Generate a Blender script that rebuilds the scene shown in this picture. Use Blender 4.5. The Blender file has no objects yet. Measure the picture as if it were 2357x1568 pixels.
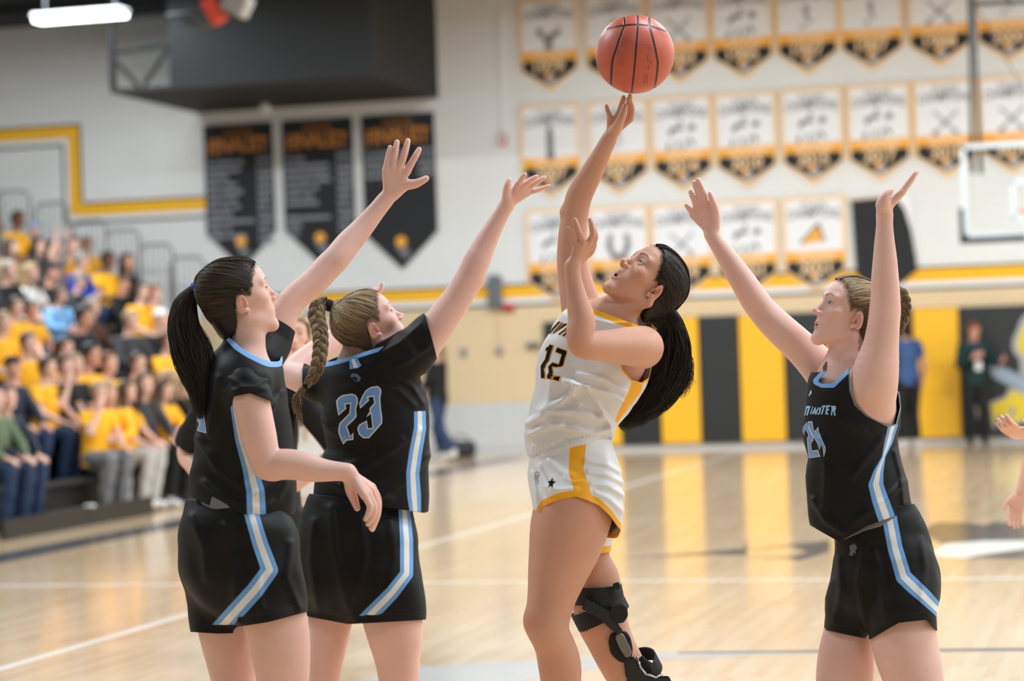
import bpy, bmesh, math, random
import numpy as np
from mathutils import Matrix, Vector, noise as mnoise

C = bpy.context.scene.collection
SC = bpy.context.scene
rng = np.random.RandomState(7)
PI = math.pi

# ------------------------------------------------------------------ camera
FPX = 5400.0            # 82 mm on a 36 mm wide sensor, in pixels of the 2357 frame
CAM_H = 1.48
YAW = math.radians(15.1)      # the court runs 15 degrees to the right of the view axis
ROLL = 0.0336
PITCH = 0.0065
_f0 = np.array([-math.sin(YAW), math.cos(YAW), 0.0])
_r0 = np.array([math.cos(YAW), math.sin(YAW), 0.0])
_z0 = np.array([0.0, 0.0, 1.0])
_fw = _f0 * math.cos(PITCH) + _z0 * math.sin(PITCH)
_up = _z0 * math.cos(PITCH) - _f0 * math.sin(PITCH)
_rt = _r0 * math.cos(ROLL) - _up * math.sin(ROLL)
_up = _up * math.cos(ROLL) + _r0 * math.sin(ROLL)
CR = np.stack([_rt, _fw, _up], 1)          # columns: right, forward, up of the photographer
CPOS = np.array([0.0, 0.0, CAM_H])

def to_world(p):
    return np.asarray(p, dtype=np.float64) @ CR.T + CPOS

def ray(u, v):
    d = np.array([(u - 1178.5) / FPX, 1.0, (784.0 - v) / FPX])
    return CR @ d

def on_y(u, v, y):
    d = ray(u, v); return CPOS + d * ((y - CPOS[1]) / d[1])
def on_x(u, v, x):
    d = ray(u, v); return CPOS + d * ((x - CPOS[0]) / d[0])
def on_z(u, v, z):
    d = ray(u, v); return CPOS + d * ((z - CPOS[2]) / d[2])
def at_depth(u, v, dep):
    return CPOS + ray(u, v) * dep

cam = bpy.data.cameras.new('camera')
cam.sensor_width = 36.0
cam.lens = FPX * 36.0 / 2357.0
cam.clip_end = 200
cam_o = bpy.data.objects.new('camera', cam); C.objects.link(cam_o)
M = Matrix.Identity(4)
for i in range(3):
    M[i][0] = CR[i, 0]; M[i][1] = CR[i, 2]; M[i][2] = -CR[i, 1]; M[i][3] = CPOS[i]
cam_o.matrix_world = M
cam.dof.use_dof = True
cam.dof.focus_distance = 7.05
cam.dof.aperture_fstop = 2.2
SC.camera = cam_o

# ------------------------------------------------------------------ world and light
W = bpy.data.worlds.new('hall_air'); SC.world = W
W.use_nodes = True
bg = W.node_tree.nodes['Background']
bg.inputs[0].default_value = (0.92, 0.96, 1.0, 1)
bg.inputs[1].default_value = 0.5
SC.view_settings.view_transform = 'Standard'
SC.view_settings.look = 'None'
SC.view_settings.exposure = 0.0
SC.view_settings.gamma = 1.0
SC.view_settings.use_curve_mapping = False

def area(name, loc, sx, sy, power, target=None, col=(0.87, 0.945, 1.0)):
    l = bpy.data.lights.new(name, 'AREA'); l.shape = 'RECTANGLE'
    l.size = sx; l.size_y = sy; l.energy = power; l.color = col
    o = bpy.data.objects.new(name, l); C.objects.link(o); o.location = loc
    if target is not None:
        d = Vector(target) - Vector(loc)
        o.rotation_euler = d.to_track_quat('-Z', 'Y').to_euler()
    return o
for yy, pw in ((2.5, 85), (8.0, 345), (14.0, 280), (20.0, 330), (26.5, 430), (30.0, 110)):
    for xx in (-14.5, -7.0, 0.5, 6.5):
        area('ceiling_lamp_light', (xx, yy, 6.75), 2.4, 0.6, pw * (1.0 if xx > -14 else (1.3 if yy > 24 else .55)))
# ------------------------------------------------------------------ materials
def srgb(r, g, b):
    def f(c):
        c = c / 255.0
        return c / 12.92 if c <= 0.04045 else ((c + 0.055) / 1.055) ** 2.4
    return (f(r), f(g), f(b), 1.0)
MATS = {}
class NT:
    def __init__(s, m):
        s.t = m.node_tree; s.n = s.t.nodes; s.l = s.t.links
        s.bsdf = s.n.get('Principled BSDF')
    def node(s, typ, **kw):
        n = s.n.new(typ)
        for k, v in kw.items():
            setattr(n, k, v)
        return n
    def link(s, a, b): s.l.new(a, b)
    def attr(s, name):
        return s.node('ShaderNodeAttribute', attribute_name=name).outputs['Fac']
    def attrc(s, name):
        return s.node('ShaderNodeAttribute', attribute_name=name).outputs['Color']
    def math(s, op, a, b=None, c=None):
        n = s.node('ShaderNodeMath', operation=op)
        for i, x in enumerate((a, b, c)):
            if x is None: continue
            if isinstance(x, (int, float)): n.inputs[i].default_value = x
            else: s.link(x, n.inputs[i])
        return n.outputs[0]
    def step(s, x, lo, hi):
        n = s.node('ShaderNodeMapRange', interpolation_type='SMOOTHSTEP')
        s.link(x, n.inputs[0]); n.inputs[1].default_value = lo; n.inputs[2].default_value = hi
        return n.outputs[0]
    def mix(s, fac, a, b):
        n = s.node('ShaderNodeMix', data_type='RGBA')
        if isinstance(fac, (int, float)): n.inputs[0].default_value = fac
        else: s.link(fac, n.inputs[0])
        for x, i in ((a, 6), (b, 7)):
            if isinstance(x, tuple): n.inputs[i].default_value = x
            else: s.link(x, n.inputs[i])
        return n.outputs[2]
    def noise(s, scale, detail=3, rough=.5, stretch=None, coord='Object'):
        tc = s.node('ShaderNodeTexCoord').outputs[coord]
        if stretch:
            mp = s.node('ShaderNodeMapping'); mp.inputs['Scale'].default_value = stretch
            s.link(tc, mp.inputs[0]); tc = mp.outputs[0]
        n = s.node('ShaderNodeTexNoise'); n.inputs['Scale'].default_value = scale
        n.inputs['Detail'].default_value = detail; n.inputs['Roughness'].default_value = rough
        s.link(tc, n.inputs['Vector'])
        return n.outputs['Fac']
    def bump(s, h, strength=.2, dist=.01):
        b = s.node('ShaderNodeBump'); b.inputs['Strength'].default_value = strength
        b.inputs['Distance'].default_value = dist
        s.link(h, b.inputs['Height']); s.link(b.outputs[0], s.bsdf.inputs['Normal'])
    def color(s, x):
        if isinstance(x, tuple): s.bsdf.inputs['Base Color'].default_value = x
        else: s.link(x, s.bsdf.inputs['Base Color'])

def mat(name, col, rough=.6, spec=.5, metal=0., var=0., vscale=6., sheen=0., bump=0., bscale=40., sss=0.):
    if name in MATS: return MATS[name]
    m = bpy.data.materials.new(name); m.use_nodes = True; MATS[name] = m
    t = NT(m); b = t.bsdf
    b.inputs['Roughness'].default_value = rough
    b.inputs['Specular IOR Level'].default_value = spec
    b.inputs['Metallic'].default_value = metal
    if sheen: b.inputs['Sheen Weight'].default_value = sheen
    if var:
        f = t.noise(vscale)
        d = tuple(c * (1 - var) for c in col[:3]) + (1,); e = tuple(min(1, c * (1 + var)) for c in col[:3]) + (1,)
        t.color(t.mix(f, d, e))
    else: t.color(col)
    if bump: t.bump(t.noise(bscale, 4), bump, .003)
    return m

# ------------------------------------------------------------------ objects
def empty(name, loc=(0, 0, 0), rz=0.0):
    o = bpy.data.objects.new(name, None); C.objects.link(o)
    o.empty_display_size = .1
    o.location = loc; o.rotation_euler = (0, 0, rz)
    return o
def tag(o, label=None, cat=None, group=None, kind=None):
    if label: o['label'] = label
    if cat: o['category'] = cat
    if group: o['group'] = group
    if kind: o['kind'] = kind
    return o
def link(name, me, m=None, parent=None, smooth=False):
    o = bpy.data.objects.new(name, me); C.objects.link(o)
    if m is not None:
        for mm in (m if isinstance(m, (list, tuple)) else [m]):
            me.materials.append(mm)
    if parent is not None:
        o.parent = parent
    if smooth:
        me.polygons.foreach_set('use_smooth', np.ones(len(me.polygons), dtype=bool))
    return o
def np_mesh(name, V, Q, attrs=None):
    """V (n,3), Q list of arrays (m,3)/(m,4)"""
    me = bpy.data.meshes.new(name)
    if not isinstance(Q, list): Q = [Q]
    Q = [q for q in Q if len(q)]
    nl = sum(q.size for q in Q); nf = sum(len(q) for q in Q)
    me.vertices.add(len(V)); me.loops.add(nl); me.polygons.add(nf)
    me.vertices.foreach_set('co', np.ascontiguousarray(V, dtype=np.float32).ravel())
    me.loops.foreach_set('vertex_index', np.concatenate([q.ravel() for q in Q]).astype(np.int32))
    st = []; o = 0
    for q in Q:
        st.append(o + np.arange(len(q)) * q.shape[1]); o += q.size
    me.polygons.foreach_set('loop_start', np.concatenate(st).astype(np.int32))
    me.polygons.foreach_set('use_smooth', np.ones(nf, dtype=bool))
    me.update(calc_edges=True)
    if attrs:
        for k, a in attrs.items():
            at = me.attributes.new(k, 'FLOAT', 'POINT')
            at.data.foreach_set('value', np.ascontiguousarray(a, dtype=np.float32))
    return me

class MB:
    """collects simple shapes into one mesh"""
    def __init__(s): s.v = []; s.f = []; s.mi = []
    def add(s, vs, fs, mi=0):
        o = len(s.v); s.v += [tuple(map(float, v)) for v in vs]
        s.f += [tuple(i + o for i in f) for f in fs]; s.mi += [mi] * len(fs)
    def box(s, c, h, R=None, mi=0, taper=1.0):
        vs = []
        for sz in (-1, 1):
            k = taper if sz > 0 else 1.0
            for sx, sy in ((-1, -1), (1, -1), (1, 1), (-1, 1)):
                p = np.array([sx * h[0] * k, sy * h[1] * k, sz * h[2]])
                if R is not None: p = R @ p
                vs.append(np.asarray(c) + p)
        s.add(vs, [(3, 2, 1, 0), (4, 5, 6, 7), (0, 1, 5, 4), (1, 2, 6, 5), (2, 3, 7, 6), (3, 0, 4, 7)], mi)
    def tube(s, pts, r, n=8, mi=0, cap=True, flat=1.0):
        pts = [np.asarray(p, float) for p in pts]
        rs = r if isinstance(r, (list, tuple, np.ndarray)) else [r] * len(pts)
        V = []; F = []
        prev = None
        for i, p in enumerate(pts):
            a = pts[max(i - 1, 0)]; b = pts[min(i + 1, len(pts) - 1)]
            t = b - a; t = t / (np.linalg.norm(t) + 1e-12)
            if prev is None:
                ref = np.array([0, 0, 1.]) if abs(t[2]) < .9 else np.array([1., 0, 0])
                nrm = np.cross(t, ref)
            else:
                nrm = prev - t * (prev @ t)
            nrm = nrm / (np.linalg.norm(nrm) + 1e-12); prev = nrm
            bi = np.cross(t, nrm)
            for k in range(n):
                q = 2 * PI * k / n
                V.append(p + rs[i] * (math.cos(q) * nrm + flat * math.sin(q) * bi))
        for i in range(len(pts) - 1):
            for k in range(n):
                F.append((i * n + k, i * n + (k + 1) % n, (i + 1) * n + (k + 1) % n, (i + 1) * n + k))
        if cap:
            F.append(tuple(reversed(range(n)))); F.append(tuple(range((len(pts) - 1) * n, len(pts) * n)))
        s.add(V, F, mi)
    def prism(s, poly, a, b, mi=0):
        """poly: list of 3D points (planar, CCW seen from tip of extrude), extruded from offset vec a to b"""
        n = len(poly); a = np.asarray(a, float); b = np.asarray(b, float)
        vs = [np.asarray(p, float) + a for p in poly] + [np.asarray(p, float) + b for p in poly]
        fs = [tuple(reversed(range(n))), tuple(range(n, 2 * n))]
        fs += [(i, (i + 1) % n, n + (i + 1) % n, n + i) for i in range(n)]
        s.add(vs, fs, mi)
    def mesh(s, name):
        me = bpy.data.meshes.new(name)
        me.from_pydata(s.v, [], s.f)
        if any(s.mi): me.polygons.foreach_set('material_index', s.mi)
        me.update()
        return me
    def build(s, name, m, parent=None, smooth=False, bevel=0., seg=2):
        me = s.mesh(name)
        if bevel:
            bm = bmesh.new(); bm.from_mesh(me)
            bmesh.ops.bevel(bm, geom=bm.edges[:], offset=bevel, segments=seg, profile=.5, affect='EDGES', clamp_overlap=True)
            bm.to_mesh(me); bm.free()
        bmf = bmesh.new(); bmf.from_mesh(me)
        bmesh.ops.recalc_face_normals(bmf, faces=bmf.faces[:]); bmf.to_mesh(me); bmf.free()
        return link(name, me, m, parent, smooth)

# ------------------------------------------------------------------ signed distance modelling
F32 = np.float32
def _smin(a, b, k):
    if k <= 0: return np.minimum(a, b)
    h = np.maximum(k - np.abs(a - b), 0) / k
    return np.minimum(a, b) - h * h * (k * .25)
def _smax(a, b, k): return -_smin(-a, -b, k)
def dot(a, b): return np.einsum('ij,j->i', a, np.asarray(b, dtype=a.dtype))

def s_ell(c, r, R=None):
    c = np.asarray(c, F32); r = np.asarray(r, F32)
    Rm = None if R is None else np.asarray(R, F32)
    mn = float(r.min())
    def fn(P):
        q = P - c
        if Rm is not None: q = q @ Rm
        a = q / r
        k0 = np.sqrt((a * a).sum(1)); b = a / r
        k1 = np.sqrt((b * b).sum(1))
        return np.where(k0 < 1e-4, -mn, k0 * (k0 - 1) / np.maximum(k1, 1e-6))
    return fn
def s_cone(a, ra, b, rb):
    a = np.asarray(a, F32); b = np.asarray(b, F32); ab = b - a; L2 = float(ab @ ab) + 1e-12
    def fn(P):
        q = P - a
        h = np.clip((q @ ab) / L2, 0, 1)
        e = q - h[:, None] * ab
        return np.sqrt((e * e).sum(1)) - (ra + (rb - ra) * h)
    return fn
def group(segs):
    def fn(P):
        d = segs[0](P)
        for q in segs[1:]: d = np.minimum(d, q(P))
        return d
    fn.segs = segs
    return fn
def s_chain(nodes, k=0.):
    """nodes (x,y,z,r): tapered limb along a line of joints"""
    nd = np.asarray(nodes, float)
    return group([s_cone(nd[i, :3], nd[i, 3], nd[i + 1, :3], nd[i + 1, 3]) for i in range(len(nd) - 1)])
def catmull(nd, sub):
    nd = np.asarray(nd, float); n = len(nd); out = []
    for i in range(n - 1):
        p0 = nd[max(i - 1, 0)]; p1 = nd[i]; p2 = nd[i + 1]; p3 = nd[min(i + 2, n - 1)]
        for j in range(sub):
            t = j / sub
            out.append(.5 * (2 * p1 + (p2 - p0) * t + (2 * p0 - 5 * p1 + 4 * p2 - p3) * t * t + (3 * p1 - p0 - 3 * p2 + p3) * t ** 3))
    out.append(nd[-1])
    return np.array(out)
def s_loft(nodes, dax=(0, 1, 0), sub=3):
    """nodes (x,y,z,w,t): elliptical section, w across the picture plane, t along dax"""
    nd = catmull(nodes, sub)
    dax = np.asarray(dax, float); dax = dax / np.linalg.norm(dax)
    segs = []
    for i in range(len(nd) - 1):
        a, b = nd[i], nd[i + 1]
        ab = b[:3] - a[:3]; L = np.linalg.norm(ab); dr = ab / L
        n = np.cross(dr, dax); n /= np.linalg.norm(n); m = np.cross(n, dr)
        segs.append((a.astype(F32), b.astype(F32), ab.astype(F32), L * L, dr.astype(F32), n.astype(F32), m.astype(F32)))
    def mk(a, b, ab, L2, dr, n, m):
        def fn(P):
            q = P - a[:3]
            h = np.clip((q @ ab) / F32(L2), 0, 1)
            e = q - h[:, None] * ab
            w = a[3] + (b[3] - a[3]) * h; t = a[4] + (b[4] - a[4]) * h
            mn = np.minimum(w, t)
            x = (e @ n); y = (e @ m); z = (e @ dr)
            xw = x / w; yt = y / t; zm = z / mn
            k0 = np.sqrt(xw * xw + yt * yt + zm * zm)
            k1 = np.sqrt((xw / w) ** 2 + (yt / t) ** 2 + (zm / mn) ** 2)
            return np.where(k0 < 1e-3, -mn, k0 * (k0 - 1) / np.maximum(k1, 1e-5))
        return fn
    return group([mk(*q) for q in segs])

class Field:
    def __init__(s): s.ops = []
    def u(s, fn, k=.012): s.ops.append(('u', fn, k)); return s
    def sub(s, fn, k=.004): s.ops.append(('s', fn, k)); return s
    def disp(s, fn): s.ops.append(('d', fn, 0.)); return s
    def merge(s, other, off=0., k=.01):
        s.ops.append(('u', other, k)); return s
    def __call__(s, P):
        P = np.ascontiguousarray(P, dtype=F32)
        d = np.full(len(P), 1.0, F32)
        for md, fn, k in s.ops:
            if md == 'u': d = _smin(d, fn(P).astype(F32), k)
            elif md == 's': d = _smax(d, -fn(P).astype(F32), k)
            else: d = d + fn(P).astype(F32)
        return d
    def blocks(s, ctr, Rb, P):
        """values on blocks of samples, each shape only where it can matter"""
        nbk, npb, _ = P.shape
        D = np.full((nbk, npb), 1.0, F32)
        for md, fn, k in s.ops:
            if md == 'd':
                m = np.nonzero(np.abs(D).min(1) < .05)[0]
                if len(m): D[m] += fn(P[m].reshape(-1, 3)).astype(F32).reshape(-1, npb)
                continue
            lim = Rb * 1.3 + k + .02
            if isinstance(fn, Field):
                m = np.nonzero(fn(ctr) < lim)[0]
                if not len(m): continue
                v = fn.blocks(ctr[m], Rb, P[m])
            elif hasattr(fn, 'segs'):
                ds = [q(ctr) < lim for q in fn.segs]
                anym = np.logical_or.reduce(ds)
                m = np.nonzero(anym)[0]
                if not len(m): continue
                inv = np.cumsum(anym) - 1
                v = np.full((len(m), npb), 1.0, F32)
                for q, dm in zip(fn.segs, ds):
                    i = np.nonzero(dm)[0]
                    if not len(i): continue
                    j = inv[i]
                    v[j] = np.minimum(v[j], q(P[i].reshape(-1, 3)).astype(F32).reshape(-1, npb))
            else:
                m = np.nonzero(fn(ctr) < lim)[0]
                if not len(m): continue
                v = fn(P[m].reshape(-1, 3)).astype(F32).reshape(-1, npb)
            if md == 'u': D[m] = _smin(D[m], v, k)
            else: D[m] = _smax(D[m], -v, k)
        return D
    def grad(s, P, e=.0008):
        g = np.empty((len(P), 3), F32)
        for i in range(3):
            o = np.zeros(3, F32); o[i] = e
            g[:, i] = (s(P + o) - s(P - o)) / (2 * e)
        return g
    def project(s, P, it=3, iso=0.):
        P = np.array(P, dtype=F32)
        for _ in range(it):
            d = s(P) - iso; g = s.grad(P)
            P -= (np.clip(d, -.02, .02) / np.maximum((g * g).sum(1), .15))[:, None] * g
        return P
    def mesh(s, lo, hi, h, keep=None, refine=0, nb=10):
        lo = np.asarray(lo, float); hi = np.asarray(hi, float)
        B = nb * h; dims = np.maximum(1, np.ceil((hi - lo) / B).astype(int))
        ii = np.stack(np.meshgrid(*[np.arange(d) for d in dims], indexing='ij'), -1).reshape(-1, 3)
        ctr = (lo + (ii + .5) * B).astype(F32)
        Rb = B * .87
        d0 = s(ctr)
        act = np.abs(d0) < Rb * 1.35 + .012
        if keep is not None: act &= keep(ctr)
        ii = ii[act]; ctr = ctr[act]
        nbk = len(ii)
        if nbk == 0: return np.zeros((0, 3)), np.zeros((0, 4), int)
        g1 = np.arange(nb + 1)
        loc = np.stack(np.meshgrid(g1, g1, g1, indexing='ij'), -1).reshape(-1, 3)
        npb = len(loc)
        base = lo + ii * B
        P = (base[:, None, :] + loc[None] * h).astype(F32)
        D = s.blocks(ctr, Rb, P)
        n1 = nb + 1
        D4 = D.reshape(nbk, n1, n1, n1)
        ins = D4 < 0
        cnt = np.zeros((nbk, nb, nb, nb), np.int8)
        corners = [(a, b, c) for a in (0, 1) for b in (0, 1) for c in (0, 1)]
        for a, b, c in corners: cnt += ins[:, a:a + nb, b:b + nb, c:c + nb]
        bi, ci, cj, ck = np.nonzero((cnt > 0) & (cnt < 8))
        cv = np.stack([D4[bi, ci + a, cj + b, ck + c] for a, b, c in corners], 1)
        cor = np.array(corners, F32)
        acc = np.zeros((len(bi), 3), F32); num = np.zeros(len(bi), F32)
        for x in range(8):
            for y in range(x + 1, 8):
                if np.abs(cor[x] - cor[y]).sum() != 1: continue
                m = (cv[:, x] < 0) != (cv[:, y] < 0)
                t = cv[m, x] / (cv[m, x] - cv[m, y])
                acc[m] += cor[x] + t[:, None] * (cor[y] - cor[x]); num[m] += 1
        acc /= num[:, None]
        gi = ii[bi] * nb + np.stack([ci, cj, ck], 1)
        V = lo + (gi + acc) * h
        gd = (dims * nb + 2).astype(np.int64)
        key = (gi[:, 0].astype(np.int64) * gd[1] + gi[:, 1]) * gd[2] + gi[:, 2]
        order = np.argsort(key); V = V[order]; key = key[order]
        quads = []
        for ax in range(3):
            sl0 = [slice(None)] + [slice(0, nb)] * 3
            sl1 = list(sl0); sl1[ax + 1] = slice(1, nb + 1)
            A = ins[tuple(sl0)]; Bq = ins[tuple(sl1)]
            e = np.nonzero(A != Bq)
            g = ii[e[0]] * nb + np.stack(e[1:], 1)
            flip = A[e]
            o1 = np.zeros(3, int); o2 = np.zeros(3, int)
            o1[(ax + 1) % 3] = -1; o2[(ax + 2) % 3] = -1
            q = []
            ok = np.ones(len(g), bool)
            for off in (np.zeros(3, int), o1, o1 + o2, o2):
                gg = g + off
                kk = (gg[:, 0].astype(np.int64) * gd[1] + gg[:, 1]) * gd[2] + gg[:, 2]
                ix = np.clip(np.searchsorted(key, kk), 0, len(key) - 1)
                ok &= (key[ix] == kk) & (gg >= 0).all(1)
                q.append(ix)
            q = np.stack(q, 1)[ok]; fl = flip[ok]
            q[~fl] = q[~fl][:, ::-1]
            quads.append(q)
        Q = np.concatenate(quads)
        if refine: V = s.project(V, refine)
        return np.asarray(V, float), Q

def prune(V, Q, extra=None):
    used = np.zeros(len(V), bool); used[Q.ravel()] = True
    mp = np.cumsum(used) - 1
    return V[used], mp[Q], (None if extra is None else [e[used] for e in extra])

def relax(V, Q, it=2, lam=.5, keep=None):
    """even out the surface; border rings stay put"""
    e = np.concatenate([Q[:, [0, 1]], Q[:, [1, 2]], Q[:, [2, 3]], Q[:, [3, 0]]])
    n = len(V)
    key = np.sort(e, 1); key = key[:, 0].astype(np.int64) * n + key[:, 1]
    uq, cn = np.unique(key, return_counts=True)
    bd = np.zeros(n, bool); u1 = uq[cn == 1]
    bd[(u1 // n)] = True; bd[(u1 % n)] = True
    a = (uq // n).astype(int); b = (uq % n).astype(int)
    deg = np.bincount(a, minlength=n) + np.bincount(b, minlength=n)
    mv = ~bd & (deg > 0)
    if keep is not None: mv &= ~keep
    for _ in range(it):
        s = np.stack([np.bincount(a, V[b, i], n) + np.bincount(b, V[a, i], n) for i in range(3)], 1)
        V = np.where(mv[:, None], V + lam * (s / np.maximum(deg, 1)[:, None] - V), V)
    return V
def biggest(V, Q):
    """drop stray islands"""
    n = len(V); lab = np.arange(n)
    for _ in range(400):
        m = lab[Q].min(1); new = lab.copy()
        for j in range(4): np.minimum.at(new, Q[:, j], m)
        new = new[new]
        if (new == lab).all(): break
        lab = new
    return lab

def trim(V, Q, fld, cut, it=4):
    """keep cut<0, slide the border onto cut=0 along the surface"""
    c = cut(V)
    inn = c < 0
    Q = Q[inn[Q].any(1)]
    V, Q, ex = prune(V, Q, [c]); c = ex[0]
    out = np.nonzero(c >= 0)[0]
    P = V[out].astype(F32)
    for _ in range(it):
        cc = cut(P)
        g = np.empty((len(P), 3), F32)
        for i in range(3):
            o = np.zeros(3, F32); o[i] = .001
            g[:, i] = (cut(P + o) - cut(P - o)) / .002
        if fld is not None:
            n = fld.grad(P); n /= np.maximum(np.linalg.norm(n, axis=1, keepdims=True), 1e-6)
            g = g - (g * n).sum(1, keepdims=True) * n
        st = (np.clip(cc, -.02, .02) / np.maximum((g * g).sum(1), .1))[:, None] * g
        P = P - st
    V[out] = P
    return V, Q

def seg_dist2(X, pts):
    """distance in the plane from X (n,2) to polyline pts"""
    d = np.full(len(X), 1e9, F32); pts = np.asarray(pts, F32)
    for i in range(len(pts) - 1):
        a = pts[i]; ab = pts[i + 1] - a
        q = X - a; h = np.clip(q @ ab / (ab @ ab + 1e-12), 0, 1)
        e = q - h[:, None] * ab
        d = np.minimum(d, np.sqrt((e * e).sum(1)))
    return d
def poly_sd(X, pts):
    """signed distance to polygon, negative inside"""
    pts = np.asarray(pts, F32); n = len(pts)
    d = seg_dist2(X, np.concatenate([pts, pts[:1]]))
    inside = np.zeros(len(X), bool)
    j = n - 1
    for i in range(n):
        a, b = pts[i], pts[j]
        c = (a[1] > X[:, 1]) != (b[1] > X[:, 1])
        xx = (b[0] - a[0]) * (X[:, 1] - a[1]) / (b[1] - a[1] + 1e-12) + a[0]
        inside ^= c & (X[:, 0] < xx)
        j = i
    return np.where(inside, -d, d)
def rnd_folds(seed, freq, amp, dirs=None, n=5):
    r = np.random.RandomState(seed)
    K = []
    for i in range(n):
        if dirs is None: v = r.normal(size=3)
        else: v = np.asarray(dirs[i % len(dirs)], float) + r.normal(size=3) * .25
        v = v / np.linalg.norm(v) * freq * r.uniform(.6, 1.5) * 2 * PI
        K.append((v.astype(F32), r.uniform(0, 6.3), (r.normal(size=3) * freq * 2.5).astype(F32), r.uniform(0, 6.3), amp * r.uniform(.5, 1) / math.sqrt(n)))
    def fn(P):
        o = np.zeros(len(P), F32)
        for v, p, w, p2, a in K:
            o += a * np.sin(P @ v + p + 1.6 * np.sin(P @ w + p2))
        return o
    return fn

def rot(yaw, pitch, roll):
    ca, sa = math.cos(yaw), math.sin(yaw); cb, sb = math.cos(pitch), math.sin(pitch); cc, sc = math.cos(roll), math.sin(roll)
    return np.array([[ca, -sa, 0], [sa, ca, 0], [0, 0, 1]]) @ np.array([[1, 0, 0], [0, cb, -sb], [0, sb, cb]]) @ np.array([[cc, 0, sc], [0, 1, 0], [-sc, 0, cc]])

# ------------------------------------------------------------------ the hall
WY = 34.2            # far wall
CEIL = 7.0
XL, XR, YB = -19.5, 9.0, -5.0
def box_obj(name, lo, hi, m, parent=None, kind=None, bevel=0.):
    b = MB(); lo = np.array(lo, float); hi = np.array(hi, float)
    b.box((lo + hi) / 2, (hi - lo) / 2)
    o = b.build(name, m, parent, bevel=bevel)
    if kind: o['kind'] = kind
    return o
def wall_mat():
    m = bpy.data.materials.new('painted_block_white'); m.use_nodes = True
    t = NT(m); t.bsdf.inputs['Roughness'].default_value = .55
    t.color(t.mix(t.noise(1.2, 4), srgb(222, 222, 219), srgb(233, 233, 231)))
    tc = t.node('ShaderNodeTexCoord'); mp = t.node('ShaderNodeMapping'); mp.inputs['Rotation'].default_value = (PI / 2, 0, 0)
    t.link(tc.outputs['Object'], mp.inputs[0])
    br = t.node('ShaderNodeTexBrick'); br.inputs['Scale'].default_value = 1.0
    br.inputs['Brick Width'].default_value = .4; br.inputs['Row Height'].default_value = .2; br.inputs['Mortar Size'].default_value = .006
    t.link(mp.outputs[0], br.inputs['Vector'])
    b = t.node('ShaderNodeBump'); b.inputs['Strength'].default_value = .25; b.inputs['Distance'].default_value = .004; b.invert = True
    t.link(br.outputs['Fac'], b.inputs['Height']); t.link(b.outputs[0], t.bsdf.inputs['Normal'])
    return m
M_WALL = wall_mat()
M_TAN = mat('glazed_block_tan', srgb(226, 200, 160), .45, var=.04, vscale=3)
M_GREYW = mat('wainscot_grey', srgb(206, 206, 204), .5)
M_YEL = mat('paint_yellow', srgb(250, 186, 22), .5)
M_WHT = mat('paint_white', srgb(236, 236, 234), .5)
M_BLK = mat('paint_black', srgb(44, 46, 46), .5)
M_CEIL = mat('ceiling_dark', srgb(38, 40, 42), .9)
def floor_mat():
    m = bpy.data.materials.new('maple_floor'); m.use_nodes = True
    t = NT(m); b = t.bsdf
    tc = t.node('ShaderNodeTexCoord'); mp = t.node('ShaderNodeMapping'); mp.inputs['Rotation'].default_value = (0, 0, PI / 2)
    t.link(tc.outputs['Object'], mp.inputs[0])
    br = t.node('ShaderNodeTexBrick'); br.offset = .37
    br.inputs['Scale'].default_value = 1.0; br.inputs['Brick Width'].default_value = .95; br.inputs['Row Height'].default_value = .057
    br.inputs['Mortar Size'].default_value = .0008; br.inputs['Bias'].default_value = 0.
    br.inputs['Color1'].default_value = (0, 0, 0, 1); br.inputs['Color2'].default_value = (1, 1, 1, 1); br.inputs['Mortar'].default_value = (.2, .2, .2, 1)
    t.link(mp.outputs[0], br.inputs['Vector'])
    g = t.noise(3.0, 4, .6, (26, 1.2, 1))
    big = t.noise(.55, 3, .5)
    c = t.mix(br.outputs['Color'], srgb(216, 180, 138), srgb(236, 206, 168))
    c = t.mix(t.math('MULTIPLY', t.step(g, .35, .75), .35), c, srgb(200, 160, 118))
    c = t.mix(t.math('MULTIPLY', t.step(big, .3, .8), .22), c, srgb(244, 220, 186))
    t.color(c)
    b.inputs['Roughness'].default_value = .16
    b.inputs['Specular IOR Level'].default_value = .55
    b.inputs['Coat Weight'].default_value = .45; b.inputs['Coat Roughness'].default_value = .11
    t.bump(t.noise(7, 2), .02, .01)
    return m
fl = box_obj('floor', (XL, YB, -.12), (XR, WY, 0), floor_mat(), kind='structure')
wf = box_obj('wall_far', (XL, WY, 0), (XR, WY + .3, CEIL + .6), M_WALL, kind='structure')
wl = box_obj('wall_left', (XL - .3, YB, 0), (XL, WY + .3, CEIL + .6), M_WALL, kind='structure')
wr = box_obj('wall_right', (XR, YB, 0), (XR + .3, WY + .3, CEIL + .6), M_WALL, kind='structure')
wb = box_obj('wall_back', (XL - .3, YB - .3, 0), (XR + .3, YB, CEIL + .6), M_WALL, kind='structure')
ce = box_obj('ceiling', (XL - .3, YB - .3, CEIL), (XR + .3, WY + .3, CEIL + .25), M_CEIL, kind='structure')
# ceiling joists
b = MB()
for i, y in enumerate(np.arange(2.0, 34, 2.0)):
    q = MB(); q.box((-5.2, y, CEIL - .09), (14.2, .05, .09)); o = q.build('joist', M_CEIL, ce)
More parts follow.
